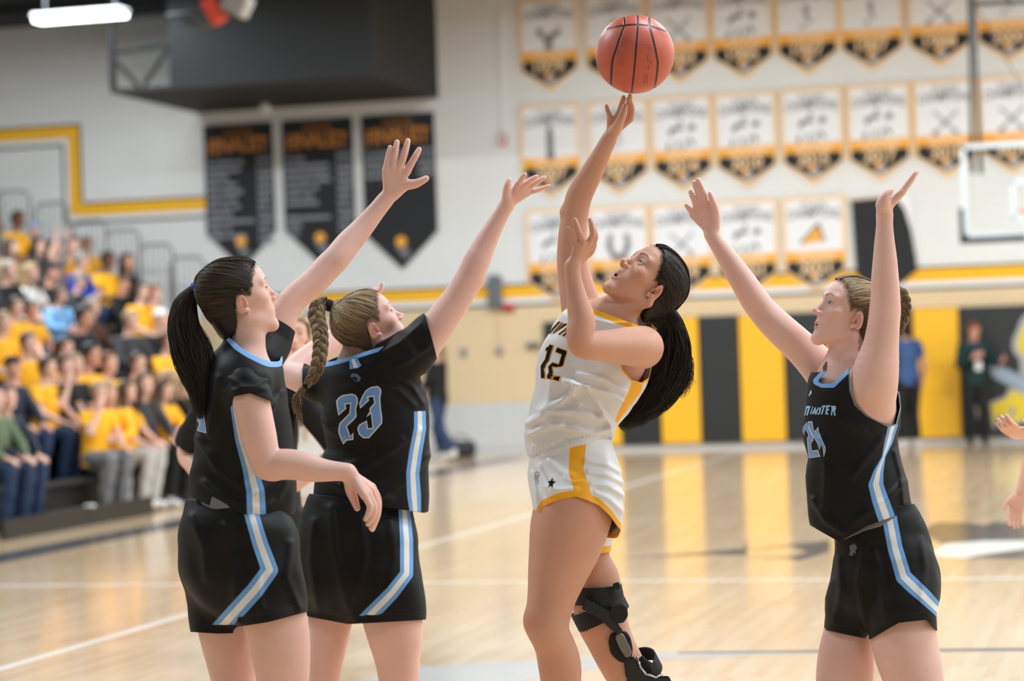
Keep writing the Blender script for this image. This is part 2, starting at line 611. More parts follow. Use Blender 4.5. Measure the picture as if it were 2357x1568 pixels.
# far wall lower dado and trim
box_obj('dado_tan', (XL + .001, WY - .012, .77), (XR - .001, WY, 2.22), M_TAN, wf)
box_obj('dado_grey', (XL + .001, WY - .012, .0), (XR - .001, WY, .77), M_GREYW, wf)
ntrim = [0]
def trim_bar(x0, x1, z0, z1, m, t=.008):
    ntrim[0] += 1
    return box_obj('trim_%d' % ntrim[0], (x0, WY - t - .006, z0), (x1, WY - .002, z1), m, kind='structure')
def band_h(x0, x1, zt, flip=False):
    trim_bar(x0, x1, zt - .035, zt, M_BLK)
    trim_bar(x0, x1, zt - .215, zt - .035, M_YEL)
    trim_bar(x0, x1, zt - .30, zt - .215, M_WHT)
    trim_bar(x0, x1, zt - .34, zt - .30, M_BLK)
band_h(-13.5, XR - .01, 2.565)
# stepped band on the left
xs = -16.20
trim_bar(XL + .01, xs, 5.365, 5.40, M_BLK); trim_bar(XL + .01, xs - .035, 5.18, 5.365, M_YEL); trim_bar(XL + .01, xs - .22, 5.09, 5.18, M_WHT); trim_bar(XL + .01, xs - .30, 5.05, 5.09, M_BLK)
trim_bar(xs - .035, xs, 4.145, 5.365, M_BLK); trim_bar(xs - .22, xs - .035, 3.955, 5.18, M_YEL); trim_bar(xs - .30, xs - .22, 3.875, 5.09, M_WHT); trim_bar(xs - .34, xs - .30, 3.835, 5.05, M_BLK)
xt = -13.5
trim_bar(xs, xt, 4.11, 4.145, M_BLK); trim_bar(xs - .035, xt - .035, 3.925, 4.11, M_YEL); trim_bar(xs - .22, xt - .22, 3.84, 3.925, M_WHT); trim_bar(xs - .30, xt - .30, 3.80, 3.84, M_BLK)
trim_bar(xt - .035, xt, 2.53, 4.11, M_BLK); trim_bar(xt - .22, xt - .035, 2.35, 3.925, M_YEL)

# floor markings, laid flat on the boards
M_MBLK = mat('floor_paint_black', srgb(62, 64, 68), .18, spec=.55)
M_MWHT = mat('floor_paint_white', srgb(238, 236, 230), .18, spec=.55)
M_MGRY = mat('floor_paint_grey', srgb(188, 186, 184), .18, spec=.55)
def marking(poly, m, z=.0015):
    b = MB(); b.prism([(x, y, 0) for x, y in poly], (0, 0, 0), (0, 0, z))
    return b.build('floor_marking', m, fl)
def fpoly(L): return [tuple(on_z(u, v, 0)[:2]) for u, v in L]
marking([(-9.12, 9.0), (-8.66, 9.0), (-8.66, 33.0), (-9.12, 33.0)], M_MBLK)
marking([(-5.61, 3.0), (-5.555, 3.0), (-5.555, 33.0), (-5.61, 33.0)], M_MWHT)
marking([(-8.66, 14.80), (6.0, 14.80), (6.0, 14.86), (-8.66, 14.86)], M_MWHT, .0012)
marking(fpoly([(760, 1600), (820, 1568), (970, 1534), (1240, 1521), (1500, 1501), (1900, 1497), (2357, 1493), (2357, 1500), (1900, 1503), (1500, 1520), (1340, 1545), (1200, 1568), (1100, 1600)]), M_MGRY, .0012)
marking(fpoly([(1560, 1502), (1900, 1497.5), (2400, 1492), (2400, 1498), (1900, 1502), (1560, 1505)]), M_MBLK, .0018)
for L in ([(1438, 1285), (1629, 1270), (1712, 1262), (1716, 1247), (1720, 1250), (1720, 1279), (1629, 1277)],
          [(1821, 1253), (1910, 1245), (1908, 1271), (1840, 1292), (1819, 1286), (1716, 1283), (1819, 1282), (1860, 1272), (1821, 1257), (1716, 1268)],
          [(2118, 1224), (2155, 1203), (2213, 1203), (2267, 1209), (2292, 1201), (2357, 1211), (2400, 1214), (2400, 1245), (2271, 1245), (2168, 1253)],
          [(2226, 1284), (2357, 1264), (2400, 1258), (2400, 1285), (2357, 1287)]):
    marking(fpoly(L), M_MBLK, .0016)
marking(fpoly([(2143, 1273), (2209, 1232), (2271, 1245), (2400, 1245), (2400, 1258), (2250, 1278), (2226, 1284), (2168, 1282)]), M_MWHT, .0014)

# ------------------------------------------------------------------ flat lettering helper
def text_mesh(s, size=1.0, thick=.004, bold=0.0):
    cu = bpy.data.curves.new('t', 'FONT'); cu.body = s; cu.size = size; cu.align_x = 'CENTER'; cu.align_y = 'CENTER'
    cu.extrude = thick; cu.offset = bold; cu.resolution_u = 2
    o = bpy.data.objects.new('t', cu); C.objects.link(o)
    me = bpy.data.meshes.new_from_object(o)
    bpy.data.objects.remove(o); bpy.data.curves.remove(cu)
    V = np.zeros(len(me.vertices) * 3); me.vertices.foreach_get('co', V)
    F = [tuple(p.vertices) for p in me.polygons]
    bpy.data.meshes.remove(me)
    return V.reshape(-1, 3), F
def put_text(name, s, x, z, w, h, m, parent, y=0., arc=0., bold=.0):
    """lettering standing on the wall plane, fitted to w x h, facing -y; bent upward in the middle by arc"""
    V, F = text_mesh(s, 1.0, .002, bold)
    lo = V.min(0); hi = V.max(0)
    X = (V[:, 0] - (lo[0] + hi[0]) / 2) / (hi[0] - lo[0]) * w
    Z = (V[:, 1] - (lo[1] + hi[1]) / 2) / (hi[1] - lo[1]) * h
    Z = Z + arc * (1 - (2 * X / w) ** 2)
    P = np.stack([X + x, y - V[:, 2] - .002, Z + z], 1)
    me = bpy.data.meshes.new(name); me.from_pydata(P.tolist(), [], F); me.update()
    return link(name, me, m, parent)
def flat(name, polys, m, parent, y, t=.004):
    b = MB()
    for p in polys:
        ar = sum(p[i - 1][0] * p[i][1] - p[i][0] * p[i - 1][1] for i in range(len(p)))
        q = p if ar > 0 else p[::-1]
        b.prism([(x, y, z) for x, z in q], (0, 0, 0), (0, -t, 0))
    return b.build(name, m, parent)

# ------------------------------------------------------------------ championship banners
M_BW = mat('banner_cloth_white', srgb(238, 238, 240), .75, var=.03, vscale=4)
M_BB = mat('banner_border_cream', srgb(244, 206, 158), .75)
M_BO = mat('banner_orange', srgb(246, 176, 74), .75)
M_BK = mat('banner_cloth_black', srgb(34, 36, 38), .8, var=.12, vscale=3)
M_BG = mat('banner_print_grey', srgb(120, 122, 126), .8)
M_BS = mat('banner_print_silver', srgb(168, 170, 176), .8)
M_BD = mat('banner_print_dark', srgb(84, 86, 90), .8)
M_BP = mat('banner_print_pale', srgb(250, 214, 170), .8)
def blocks(name, rows, m, parent, y):
    """unreadable small print: rows of letter-sized dabs (x0, x1, z, height)"""
    b = MB(); r = np.random.RandomState(int(abs(rows[0][2]) * 100) % 97)
    for x0, x1, z, h in rows:
        x = x0
        while x < x1:
            w = h * r.uniform(.5, .8)
            b.box((x + w / 2, y, z + r.uniform(-.05, .05) * h), (w * .42, .002, h * r.uniform(.36, .5)))
            x += w * (1.15 if r.uniform() > .12 else 1.7)
    o = b.build(name, m, parent); o['kind'] = 'stuff'
    return o
SPORT = {'sticks': [[(-.20, .10), (-.17, .13), (.20, -.22), (.17, -.25)], [(.20, .10), (.17, .13), (-.20, -.22), (-.17, -.25)], [(-.22, -.22), (-.16, -.27), (-.12, -.23), (-.18, -.18)], [(.10, -.24), (.16, -.24), (.16, -.19), (.10, -.19)]],
         'runner': [[(-.22, .02), (-.16, .10), (.0, .12), (.02, .06), (-.12, .04), (-.17, -.04)], [(.10, .12), (.20, .14), (.22, .06), (.12, .03)], [(-.05, .20), (.01, .20), (.01, .14), (-.05, .14)], [(.12, -.06), (.20, -.16), (.17, -.20), (.10, -.12)], [(-.22, -.14), (-.18, -.12), (-.20, -.26), (-.25, -.25)], [(-.08, -.12), (-.04, -.12), (-.06, -.24), (-.10, -.24)], [(.04, -.12), (.08, -.12), (.06, -.24), (.02, -.24)]],
         'horseshoe': [[(-.16, .16), (-.09, .14), (-.11, -.02), (-.05, -.16), (.04, -.16), (.11, -.02), (.09, .14), (.16, .16), (.20, -.04), (.10, -.26), (-.10, -.26), (-.20, -.04)]],
         'trophy': [[(-.20, .10), (-.10, .10), (-.08, -.02), (.0, .0), (.14, .06), (.18, .12), (.20, .0), (.06, -.08), (.06, -.24), (-.06, -.24), (-.06, -.08), (-.16, -.02)]],
         'bat': [[(-.04, .24), (.04, .24), (.06, .0), (.05, -.14), (.07, -.20), (.05, -.30), (-.05, -.30), (-.07, -.20), (-.05, -.14), (-.06, .0)]],
         'figure': [[(-.06, .14), (.02, .20), (.05, .10), (.02, .02), (.08, -.08), (.04, -.11), (-.04, .0)], [(-.10, -.12), (-.02, -.12), (-.02, -.18), (-.10, -.18)]],
         'megaphone': []}
def champ_banner(xc, ztop, year, sport, label, w=.93, h=1.42, lean=0.):
    r = empty('championship_banner', (xc, WY - .03, ztop)); tag(r, label, 'banner', 'white championship banners on the far wall')
    hw = w / 2; zp = -h; zs = -h + .36
    P = [(-hw, 0), (hw, 0), (hw, zs), (0, zp), (-hw, zs)]
    flat('banner_border', [P], M_BB, r, 0, .006)
    q = hw - .055
    flat('banner_field', [[(-q, -.055), (q, -.055), (q, -.80), (-q, -.80)]], M_BW, r, -.006)
    flat('banner_band', [[(-q - .02, -.80), (q + .02, -.80), (q + .02, -.945), (-q - .02, -.945)]], M_BO, r, -.006)
    flat('banner_point', [[(-q, -.945), (q, -.945), (q, zs - .02), (0, zp + .085), (-q, zs - .02)]], M_BK, r, -.006)
    put_text('state_lettering', 'STATE', 0, -.135, .36, .075, M_BG, r, -.010, bold=.012)
    put_text('champions_lettering', 'CHAMPIONS', 0, -.275, .78, .145, M_BG, r, -.010, .035, bold=.012)
    blocks('band_print', [(-.27, .27, -.845, .055), (-.24, .24, -.905, .05)], M_BP, r, -.012)
    if sport == 'megaphone':
        flat('sport_emblem', [[(-.20, -.70), (.06, -.42), (.13, -.66)]], M_BO, r, -.010)
        flat('sport_emblem_edge', [[(-.20, -.70), (.06, -.42), (.04, -.40), (-.22, -.68)], [(.04, -.40), (.08, -.40), (.16, -.67), (.13, -.67)]], M_BD, r, -.012)
    else:
        flat('sport_emblem', [[(x * .95, z * .95 - .56) for x, z in p] for p in SPORT[sport]], M_BS if sport in ('sticks', 'figure') else M_BG, r, -.010)
    put_text('year_lettering', year, 0, -1.045, .46, .19, M_BP, r, -.010, bold=.025)
    flat('crest', [[(-.06, -1.17), (.06, -1.16), (.10, -1.24), (.02, -1.32), (-.07, -1.25)]], M_BS, r, -.010)
    flat('crest_tuft', [[(-.07, -1.13), (.03, -1.13), (.0, -1.22), (-.05, -1.22)]], M_BO, r, -.012)
    return r
def wall_x(u, v): return float(on_y(u, v, WY)[0])
R1 = [(1268, 213, '1979', 'trophy', 'white banner in the top row at its left end, a cup printed on it'), (1420, 203, '1980', 'figure', 'white banner in the top row, half hidden behind the basketball'),
      (1567, 193, '1983', 'sticks', 'white banner in the top row with crossed sticks, just right of the basketball'), (1713, 184, '1985', 'runner', 'white top-row banner second to the right of the basketball'), (1862, 175, '1987', 'figure', 'white top-row banner with small figure, a curled black lower left corner'),
      (2010, 165, '1987', 'figure', 'white top-row banner with small figure over a greyed black point'), (2167, 158, '1988', 'sticks', 'white top-row banner with crossed sticks, just left of the dark backboard posts'), (2325, 152, '2000', 'figure', 'white top-row banner just right of the dark backboard posts')]
R2 = [(1272, 460, '2007', 'bat', 'white middle-row banner at the left end with an upright bat printed on it'), (1428, 452, '2007', 'figure', 'white middle-row banner behind the shooter\'s raised forearm'), (1575, 446, '2014', 'runner', 'white middle-row banner with runner print, above the fingertips of a blocking hand'),
      (1722, 438, '2010', 'runner', 'white middle-row banner with runner print, fourth from the left end'), (1875, 430, '2015', 'runner', 'white middle-row banner with runner print, fifth from the left end'), (2028, 425, '2017', 'runner', 'white middle-row banner with runner print, sixth from the left end'),
      (2182, 417, '2018', 'sticks', 'white middle-row banner with a single stick, partly behind the backboard corner'), (2335, 410, '2018', 'sticks', 'white middle-row banner seen above and through the glass backboard')]
R3 = [(1285, 703, '2019', 'runner', 'white bottom-row banner at the left end, behind the shooter\'s upper arm'), (1430, 696, '2019', 'horseshoe', 'white bottom-row banner with a horseshoe, behind the shooter\'s face'), (1575, 690, '2019', 'sticks', 'white bottom-row banner with faint crossed sticks, right of the shooter\'s head'),
      (1725, 686, '2021', 'runner', 'white bottom-row banner with runner print, behind a blocking forearm'), (1880, 682, '2021', 'megaphone', 'white bottom-row banner with an orange megaphone')]
for row, zt in ((R1, 6.84), (R2, 5.24), (R3, 3.66)):
    for u, v, yr, sp, lb in row:
        champ_banner(wall_x(u, v), zt, yr, sp, lb)
# plain black banner whose white half has a torn looking edge
xk = wall_x(1960, 460)
r = empty('folded_banner', (xk, WY - .03, 3.66)); tag(r, 'large plain black banner with ragged slanting right edge, below the raised wrist', 'banner')
def zz(u, v): p = on_y(u, v, WY); return (float(p[0]) - xk, float(p[2]) - 3.66)
flat('black_cloth', [[zz(1960, 462), zz(2060, 452), zz(2082, 480), (zz(2098, 530)), zz(2108, 590), zz(2112, 622), zz(2075, 652), zz(2010, 668), zz(1972, 630)]], M_BK, r, -.006, .012)
flat('white_edge', [[zz(2000, 452), zz(2098, 448), zz(2106, 600), zz(2050, 560)]], M_BW, r, 0, .006)
flat('top_hem', [[zz(1956, 459), zz(2060, 449), zz(2060, 453), zz(1956, 463)]], M_BB, r, -.006, .010)

# black finalist banners
M_BL_ = mat('banner_print_list', srgb(158, 160, 168), .8)
def list_banner(u0, u1, vt, rows, years, label, tip):
    x0 = wall_x(u0, vt); x1 = wall_x(u1, vt - (u1 - u0) * .04); xc = (x0 + x1) / 2; w = x1 - x0
    r = empty('finalist_banner', (xc, WY - .03, 5.235)); tag(r, label, 'banner', 'black finalist banners under the hanging box')
    hw = w / 2; h = 5.235 - tip
    flat('banner_cloth', [[(-hw, 0), (hw, 0), (hw, -h + .56), (0, -h), (-hw, -h + .56)]], M_BK, r, 0, .012)
    put_text('state_lettering', 'STATE', 0, -.14, w * .40, .12, mat('banner_print_bronze', srgb(150, 100, 40), .8), r, -.013, .03, bold=.015)
    put_text('finalist_lettering', 'FINALIST', 0, -.36, w * .86, .25, mat('banner_print_gold', srgb(206, 134, 60), .8), r, -.013, .05, bold=.02)
    blocks('name_list', [(-hw + .04, -hw + .04 + L * w, -.60 - .115 * i, .07) for i, L in enumerate(rows) if L > 0], M_BL_, r, -.015)
    blocks('year_list', [(hw - .27, hw - .05, -.58 - .115 * i, .07) for i in range(years)], M_BL_, r, -.015)
    b = MB(); b.tube([(0, -.010, -h + .42), (0, -.030, -h + .42)], .085, 14); b.build('crest_ball', M_BO, r)
    flat('crest', [[(-.10, -h + .36), (.04, -h + .34), (.16, -h + .26), (.06, -h + .14), (-.02, -h + .24)]], M_BG, r, -.013)
    return r
list_banner(470, 628, 290, [.52, .48, .30, .40, .52, .42, .46, .34, .64, .32, .52], 12, 'black finalist banner at the left, behind the ponytailed player\'s head', 2.98)
list_banner(650, 812, 278, [.25, .62, .62, .62, .46, .34, .44, .0, .58, .2, .12], 11, 'black finalist banner in the middle of the three', 2.98)
list_banner(833, 1000, 268, [.56, .50, .48, .46], 4, 'black finalist banner at the right with a short list, behind the spread hand', 2.86)

# ------------------------------------------------------------------ wall pads
M_PY = mat('pad_vinyl_yellow', srgb(252, 190, 40), .42, bump=.15, bscale=3)
M_PK = mat('pad_vinyl_black', srgb(40, 42, 44), .42, bump=.15, bscale=3)
edges = [-8.73, -8.15, -7.56, -6.96, -6.36, -5.76, -5.10, -4.48, -3.86, -3.23, -2.57]
cols = 'KYKYKYKYKY'
PADL = {'K': ['black wall pad at the left end of the row, behind the shooter\'s elbow', 'black wall pad left of the ponytail', 'black wall pad between two yellow pads right of the ponytail', 'black wall pad left of the raised-arms player\'s chest', 'black wall pad behind the raised-arms player\'s head'],
        'Y': ['yellow wall pad mostly hidden behind the shooter', 'yellow wall pad touching the end of the ponytail', 'yellow wall pad in the open between shooter and defender', 'yellow wall pad hidden behind the defender in black', 'yellow wall pad between the blue shirt man and the dark mural']}
cnt = {'K': 0, 'Y': 0}
for i, c in enumerate(cols):
    r = empty('wall_pad', ((edges[i] + edges[i + 1]) / 2, WY - .012, .10)); tag(r, PADL[c][cnt[c]], 'wall pad', 'wall pads behind the baseline'); cnt[c] += 1
    w = edges[i + 1] - edges[i]
    b = MB(); b.box((0, -.035, .93), (w / 2 - .006, .035, .93)); b.build('cushion', M_PY if c == 'Y' else M_PK, r, bevel=.018)
    b = MB(); b.box((0, -.005, .93), (w / 2 - .002, .005, .94)); b.build('backing_board', M_PK, r)
# mural pads to the right with the school emblem
x0 = -2.57
for k in range(4):
    w = 1.22
    r = empty('mural_pad', (x0 + w / 2, WY - .04, .10)); tag(r, ['black mural pad behind the man in dark green', 'black mural pad carrying the yellow and grey emblem', 'black mural pad beyond the emblem', 'black mural pad at the far end of the row'][k], 'wall pad', 'mural wall pads')
    b = MB(); b.box((0, -.035, .93), (w / 2 - .006, .035, .93)); b.build('cushion', M_PK, r, bevel=.018)
    if k < 2:
        ox = x0 + w / 2
        def Zp(L): 
            out = []
            for x, y in L:
                p = on_y(x / 4.127 + 2160, y / 4.127 + 680, WY - .115); out.append((float(p[0]) - ox, float(p[2]) - .10))
            return out
        ME_G = mat('mural_grey', srgb(172, 172, 168), .6); ME_Y = mat('mural_yellow', srgb(226, 196, 44), .6); ME_B = mat('mural_steel', srgb(160, 174, 190), .6)
        if k == 0:
            flat('emblem_letter_edge', [Zp([(350, 1060), (380, 1020), (415, 1030), (432, 1100), (420, 1165), (395, 1190), (365, 1160)])], ME_G, r, -.071)
            flat('emblem_letter', [Zp([(370, 1075), (390, 1045), (412, 1060), (420, 1110), (405, 1155), (385, 1160)])], ME_Y, r, -.076)
        else:
            flat('emblem_outline', [Zp([(900, 120), (813, 195), (780, 240), (740, 350), (705, 420), (700, 500), (730, 560), (775, 610), (775, 760), (900, 800)]), Zp([(490, 1020), (640, 960), (670, 870), (813, 900), (1000, 960), (1000, 1200), (813, 1190), (760, 1240), (660, 1190), (600, 1150), (570, 1170), (545, 1270), (520, 1265), (505, 1170)])], ME_G, r, -.071)
            flat('emblem_plume', [Zp([(900, 260), (813, 290), (775, 370), (755, 440), (755, 490), (785, 550), (900, 590)])], ME_Y, r, -.076)
            flat('emblem_letters', [Zp([(500, 1040), (650, 980), (700, 900), (813, 950), (980, 985), (980, 1160), (813, 1160), (740, 1220), (680, 1170), (600, 1130), (560, 1150), (530, 1240)])], ME_Y, r, -.076)
            flat('emblem_sword', [Zp([(500, 640), (560, 650), (813, 780), (1000, 880), (1000, 1010), (813, 900), (640, 840), (520, 780), (492, 710)])], ME_B, r, -.080)
            flat('emblem_hole', [Zp([(670, 1100), (690, 1060), (725, 1070), (735, 1110), (710, 1150), (680, 1140)])], ME_G, r, -.080)
            flat('emblem_hole_core', [Zp([(690, 1100), (700, 1085), (715, 1092), (715, 1120), (700, 1130)])], M_PK, r, -.084)
    x0 += w

# ------------------------------------------------------------------ backboard and posts
bbx = float(on_y(2214, 440, 29.5)[0])
r = empty('backboard', (bbx + .915, 29.5, 3.32)); tag(r, 'glass backboard in a pale frame hanging from dark ceiling posts', 'backboard')
M_GL = bpy.data.materials.new('backboard_glass'); M_GL.use_nodes = True
_t = NT(M_GL); _t.bsdf.inputs['Transmission Weight'].default_value = 1.0; _t.bsdf.inputs['Roughness'].default_value = .02; _t.bsdf.inputs['IOR'].default_value = 1.08; _t.color((.96, .98, .98, 1))
M_FR = mat('backboard_frame_pale', srgb(206, 216, 222), .35); M_PD = mat('backboard_padding', srgb(58, 60, 64), .7)
M_ORANGE = mat('rim_orange', srgb(230, 96, 40), .4); M_POST = mat('post_dark_grey', srgb(76, 78, 80), .5)
b = MB(); b.box((0, 0, 0), (.88, .006, .55)); b.build('glass', M_GL, r)
b = MB()
for s in (-1, 1): b.box((s * .885, 0, 0), (.03, .025, .57)); b.box((0, 0, s * .555), (.915, .025, .03))
b.build('frame', M_FR, r)
b = MB(); b.box((0, .0, -.605), (.93, .035, .04)); b.box((-.93, 0, -.42), (.03, .04, .22)); b.box((.93, 0, -.42), (.03, .04, .22)); b.build('padding', M_PD, r, bevel=.01)
b = MB()
for s in (-1, 1): b.box((s * .30, -.008, -.13), (.025, .003, .23)); 
b.box((0, -.008, .10), (.325, .003, .025)); b.box((0, -.008, -.36), (.325, .003, .025)); b.build('target_square', M_FR, r)
b = MB(); b.box((0, -.06, -.32), (.09, .06, .03)); b.tube([(.23 * math.cos(a), -.35 + .23 * math.sin(a), -.30) for a in np.linspace(0, 2 * PI, 33)], .010, 8, cap=False); b.build('rim', M_ORANGE, r, smooth=True)
b = MB()
for k in range(12):
    a = 2 * PI * k / 12; a2 = a + PI / 6
    b.tube([(.225 * math.cos(a), -.35 + .225 * math.sin(a), -.31), (.15 * math.cos(a2), -.35 + .15 * math.sin(a2), -.52), (.13 * math.cos(a), -.35 + .13 * math.sin(a), -.72)], .004, 5)
    b.tube([(.225 * math.cos(a2), -.35 + .225 * math.sin(a2), -.31), (.15 * math.cos(a), -.35 + .15 * math.sin(a), -.52), (.13 * math.cos(a2), -.35 + .13 * math.sin(a2), -.72)], .004, 5)
o = b.build('net', M_SOCK if 'M_SOCK' in globals() else M_FR, r)
for du, nm in ((2236, 'a'), (2256, 'b')):
    p0 = on_y(du, 335, 29.62) - np.array(r.location); p1 = on_y(2231 if nm == 'a' else 2240, -10, 29.62) - np.array(r.location)
    p1 = p0 + (p1 - p0) * ((CEIL - 3.32 - p0[2]) / (p1[2] - p0[2]))
    b = MB(); b.tube([p0 - np.array([0, 0, .35]), p1], .028, 10); b.build('hanger_post', M_POST, r, smooth=True)
p0 = on_y(2238, 0, 29.62) - np.array(r.location); p1 = on_y(2357, 205, 29.62) - np.array(r.location)
b = MB(); b.tube([p0, p1], .008, 6); b.build('brace_cable', M_POST, r)
b = MB(); b.tube([p0 + np.array([0, 0, -.05]), p0 + np.array([1.9, 0.3, -.05])], .03, 8); b.build('cross_tube', M_POST, r, smooth=True)

# ------------------------------------------------------------------ hanging black box with open frame end
M_BOX = mat('black_panel', srgb(29, 29, 30), .7, var=.1, vscale=2)
bx = empty('hanging_box', (-12.2, 32.5, 5.5)); tag(bx, 'large black box under the ceiling above the finalist banners', 'equipment box')
def BB(name, lo, hi, m=M_BOX, bevel=0.):
    b = MB(); lo = np.array(lo) - np.array(bx.location); hi = np.array(hi) - np.array(bx.location); b.box((lo + hi) / 2, (hi - lo) / 2); return b.build(name, m, bx, bevel=bevel)
BB('front_panel', (-13.28, 31.0, 5.5), (-10.25, 31.06, CEIL))
BB('right_panel', (-10.31, 31.06, 5.5), (-10.25, WY - .02, CEIL))
BB('underside', (-14.2, 31.0, 5.44), (-10.25, WY - .02, 5.5))
b = MB(); L0 = np.array(bx.location)
def bar(a, c, r_=.035): b.tube([np.array(a) - L0, np.array(c) - L0], r_, 6)
bar((-14.17, 31.03, 5.5), (-14.17, 31.03, CEIL), .05); bar((-14.17, 31.03, 6.02), (-13.28, 31.03, 6.08)); bar((-14.17, 31.03, 5.95), (-13.78, 31.03, 5.52)); bar((-13.28, 31.03, 6.05), (-13.70, 31.03, 5.52)); bar((-14.17, 31.03, 6.5), (-13.28, 31.03, 6.5), .03)
b.build('open_frame', M_BOX, bx)

# wall fittings
def fitting(name, label, cat, u, v, w, h, d, m, m2=None):
    p = on_y(u, v, WY - .02); r = empty(name, tuple(p)); tag(r, label, cat)
    b = MB(); b.box((0, -d / 2, 0), (w / 2, d / 2, h / 2)); b.build('case', m, r, bevel=min(w, h) * .12)
    b = MB(); b.box((0, -d - .006, 0), (w * .3, .006, h * .3)); b.build('face_plate', m2 or m, r, bevel=.004)
    return r
fitting('fire_alarm', 'small red fire alarm on the white wall left of the banners', 'alarm', 1158, 322, .12, .16, .06, mat('alarm_red', srgb(196, 60, 48), .4), M_WHT)
fitting('alarm_bell', 'small red bell below the yellow stripe by the grey wall box', 'alarm', 1172, 708, .16, .12, .08, mat('alarm_red', srgb(196, 60, 48), .4))
fitting('wall_box', 'dark grey wall box mounted across the yellow stripe', 'wall box', 1142, 672, .20, .50, .14, mat('grey_steel', srgb(104, 108, 112), .5))
fitting('socket_box', 'grey socket box on the tan wall below the dark wall box', 'socket', 1150, 808, .10, .12, .05, mat('socket_grey', srgb(150, 152, 150), .5))
fitting('switch_box', 'small grey switch box on the tan wall nearer the black shirt', 'switch', 1068, 810, .09, .12, .05, mat('socket_grey', srgb(150, 152, 150), .5))
fitting('door_closer', 'dark grey bracket on the tan wall beside the first black pad', 'bracket', 1228, 795, .20, .08, .08, mat('grey_steel', srgb(104, 108, 112), .5))
p0 = on_y(1150, 30, WY - .03); p1 = on_y(1158, 312, WY - .03)
b = MB(); b.tube([p0, p1], .012, 6); o = b.build('conduit', M_WHT, None); tag(o, 'thin pale conduit running down the white wall to the fire alarm', 'conduit')
p0 = on_y(1146, 700, WY - .03); p1 = on_y(1150, 800, WY - .03)
b = MB(); b.tube([p0, p1], .014, 6); o = b.build('conduit', M_TAN, None); tag(o, 'tan conduit between the dark wall box and the socket box', 'conduit')
b = MB(); p = on_y(610, 252, 33.4); r = empty('sensor_dome', tuple(p)); tag(r, 'small white sensor dome under the black box', 'sensor')
b.tube([(0, 0, .10), (0, 0, .03), (0, 0, -.03), (0, 0, -.06)], [.05, .09, .08, .02], 12); b.build('dome', M_WHT, r, smooth=True)

# winch under the ceiling
p = at_depth(515, 22, 27.0); wn = empty('ceiling_winch', tuple(p)); tag(wn, 'red and grey winch hanging from the dark ceiling near the lamp', 'winch')
b = MB(); b.box((-.12, 0, .0), (.09, .10, .16), rot(0, 0, -.5)); b.build('motor', mat('winch_red', srgb(214, 66, 44), .45), wn, bevel=.03)
b = MB(); b.box((.17, 0, .05), (.15, .14, .13), rot(0, 0, .5)); b.build('gear_case', mat('winch_grey', srgb(150, 146, 142), .5), wn, bevel=.04)
b = MB(); b.tube([(-.55, 0, -.10), (-.15, 0, -.16)], .035, 8); b.tube([(-.7, 0, -.02), (.3, 0, .0)], .03, 8); b.tube([(0, 0, .1), (0, 0, CEIL - p[2])], .03, 8); b.build('hanger', M_POST, wn, smooth=True)

# ceiling lamps: the one in view and its rows
M_LAMP = bpy.data.materials.new('lamp_diffuser'); M_LAMP.use_nodes = True
_b = M_LAMP.node_tree.nodes['Principled BSDF']; _b.inputs['Emission Color'].default_value = (.93, .97, 1, 1); _b.inputs['Emission Strength'].default_value = 9.0
M_HOUS = mat('lamp_housing', srgb(200, 200, 200), .4)
def lamp(c, L, label, ang=0.):
    r = empty('ceiling_lamp', tuple(c), ang); tag(r, label, 'lamp', 'long lamps under the ceiling')
    b = MB(); b.box((0, 0, -.03), (L / 2, .13, .025)); b.build('diffuser', M_LAMP, r, bevel=.012)
    b = MB(); b.box((0, 0, .03), (L / 2 + .02, .15, .035)); b.build('housing', M_HOUS, r, bevel=.01)
    b = MB()
    for s in (-1, 1): b.tube([(s * L * .4, 0, .06), (s * L * .4, 0, CEIL - c[2])], .008, 6)
    b.build('hanger_rod', M_POST, r)
    return r
pa = on_z(88, 45, 6.45); pb = on_z(283, 28, 6.45)
lamp((pa + pb) / 2, float(np.linalg.norm(pb - pa)), 'glowing long lamp under the ceiling in the upper left corner')
# ------------------------------------------------------------------ people: shared pieces
def skin_mat(name, base, lip, brow):
    m = bpy.data.materials.new(name); m.use_nodes = True
    t = NT(m); b = t.bsdf
    n1 = t.noise(9, 3); n2 = t.noise(60, 3)
    c = t.mix(t.step(n1, .3, .75), tuple(x * .93 for x in base[:3]) + (1,), base)
    red = (min(1, base[0] * 1.0), base[1] * .72, base[2] * .68, 1)
    c = t.mix(t.math('MULTIPLY', t.attr('flush'), .75), c, red)
    c = t.mix(t.attr('lip'), c, lip)
    c = t.mix(t.attr('brow'), c, brow)
    t.color(c)
    b.inputs['Roughness'].default_value = .52
    b.inputs['Specular IOR Level'].default_value = .35
    b.inputs['Subsurface Weight'].default_value = .12
    b.inputs['Subsurface Radius'].default_value = (.012, .005, .003)
    b.inputs['Subsurface Scale'].default_value = 1.0
    t.bump(n2, .06, .002)
    return m
def hair_mat(name, dark, light):
    m = bpy.data.materials.new(name); m.use_nodes = True
    t = NT(m); b = t.bsdf
    t.color(t.mix(t.attr('rnd'), dark, light))
    b.inputs['Roughness'].default_value = .5
    b.inputs['Specular IOR Level'].default_value = .35
    return m
M_EYE = bpy.data.materials.new('eyeball'); M_EYE.use_nodes = True
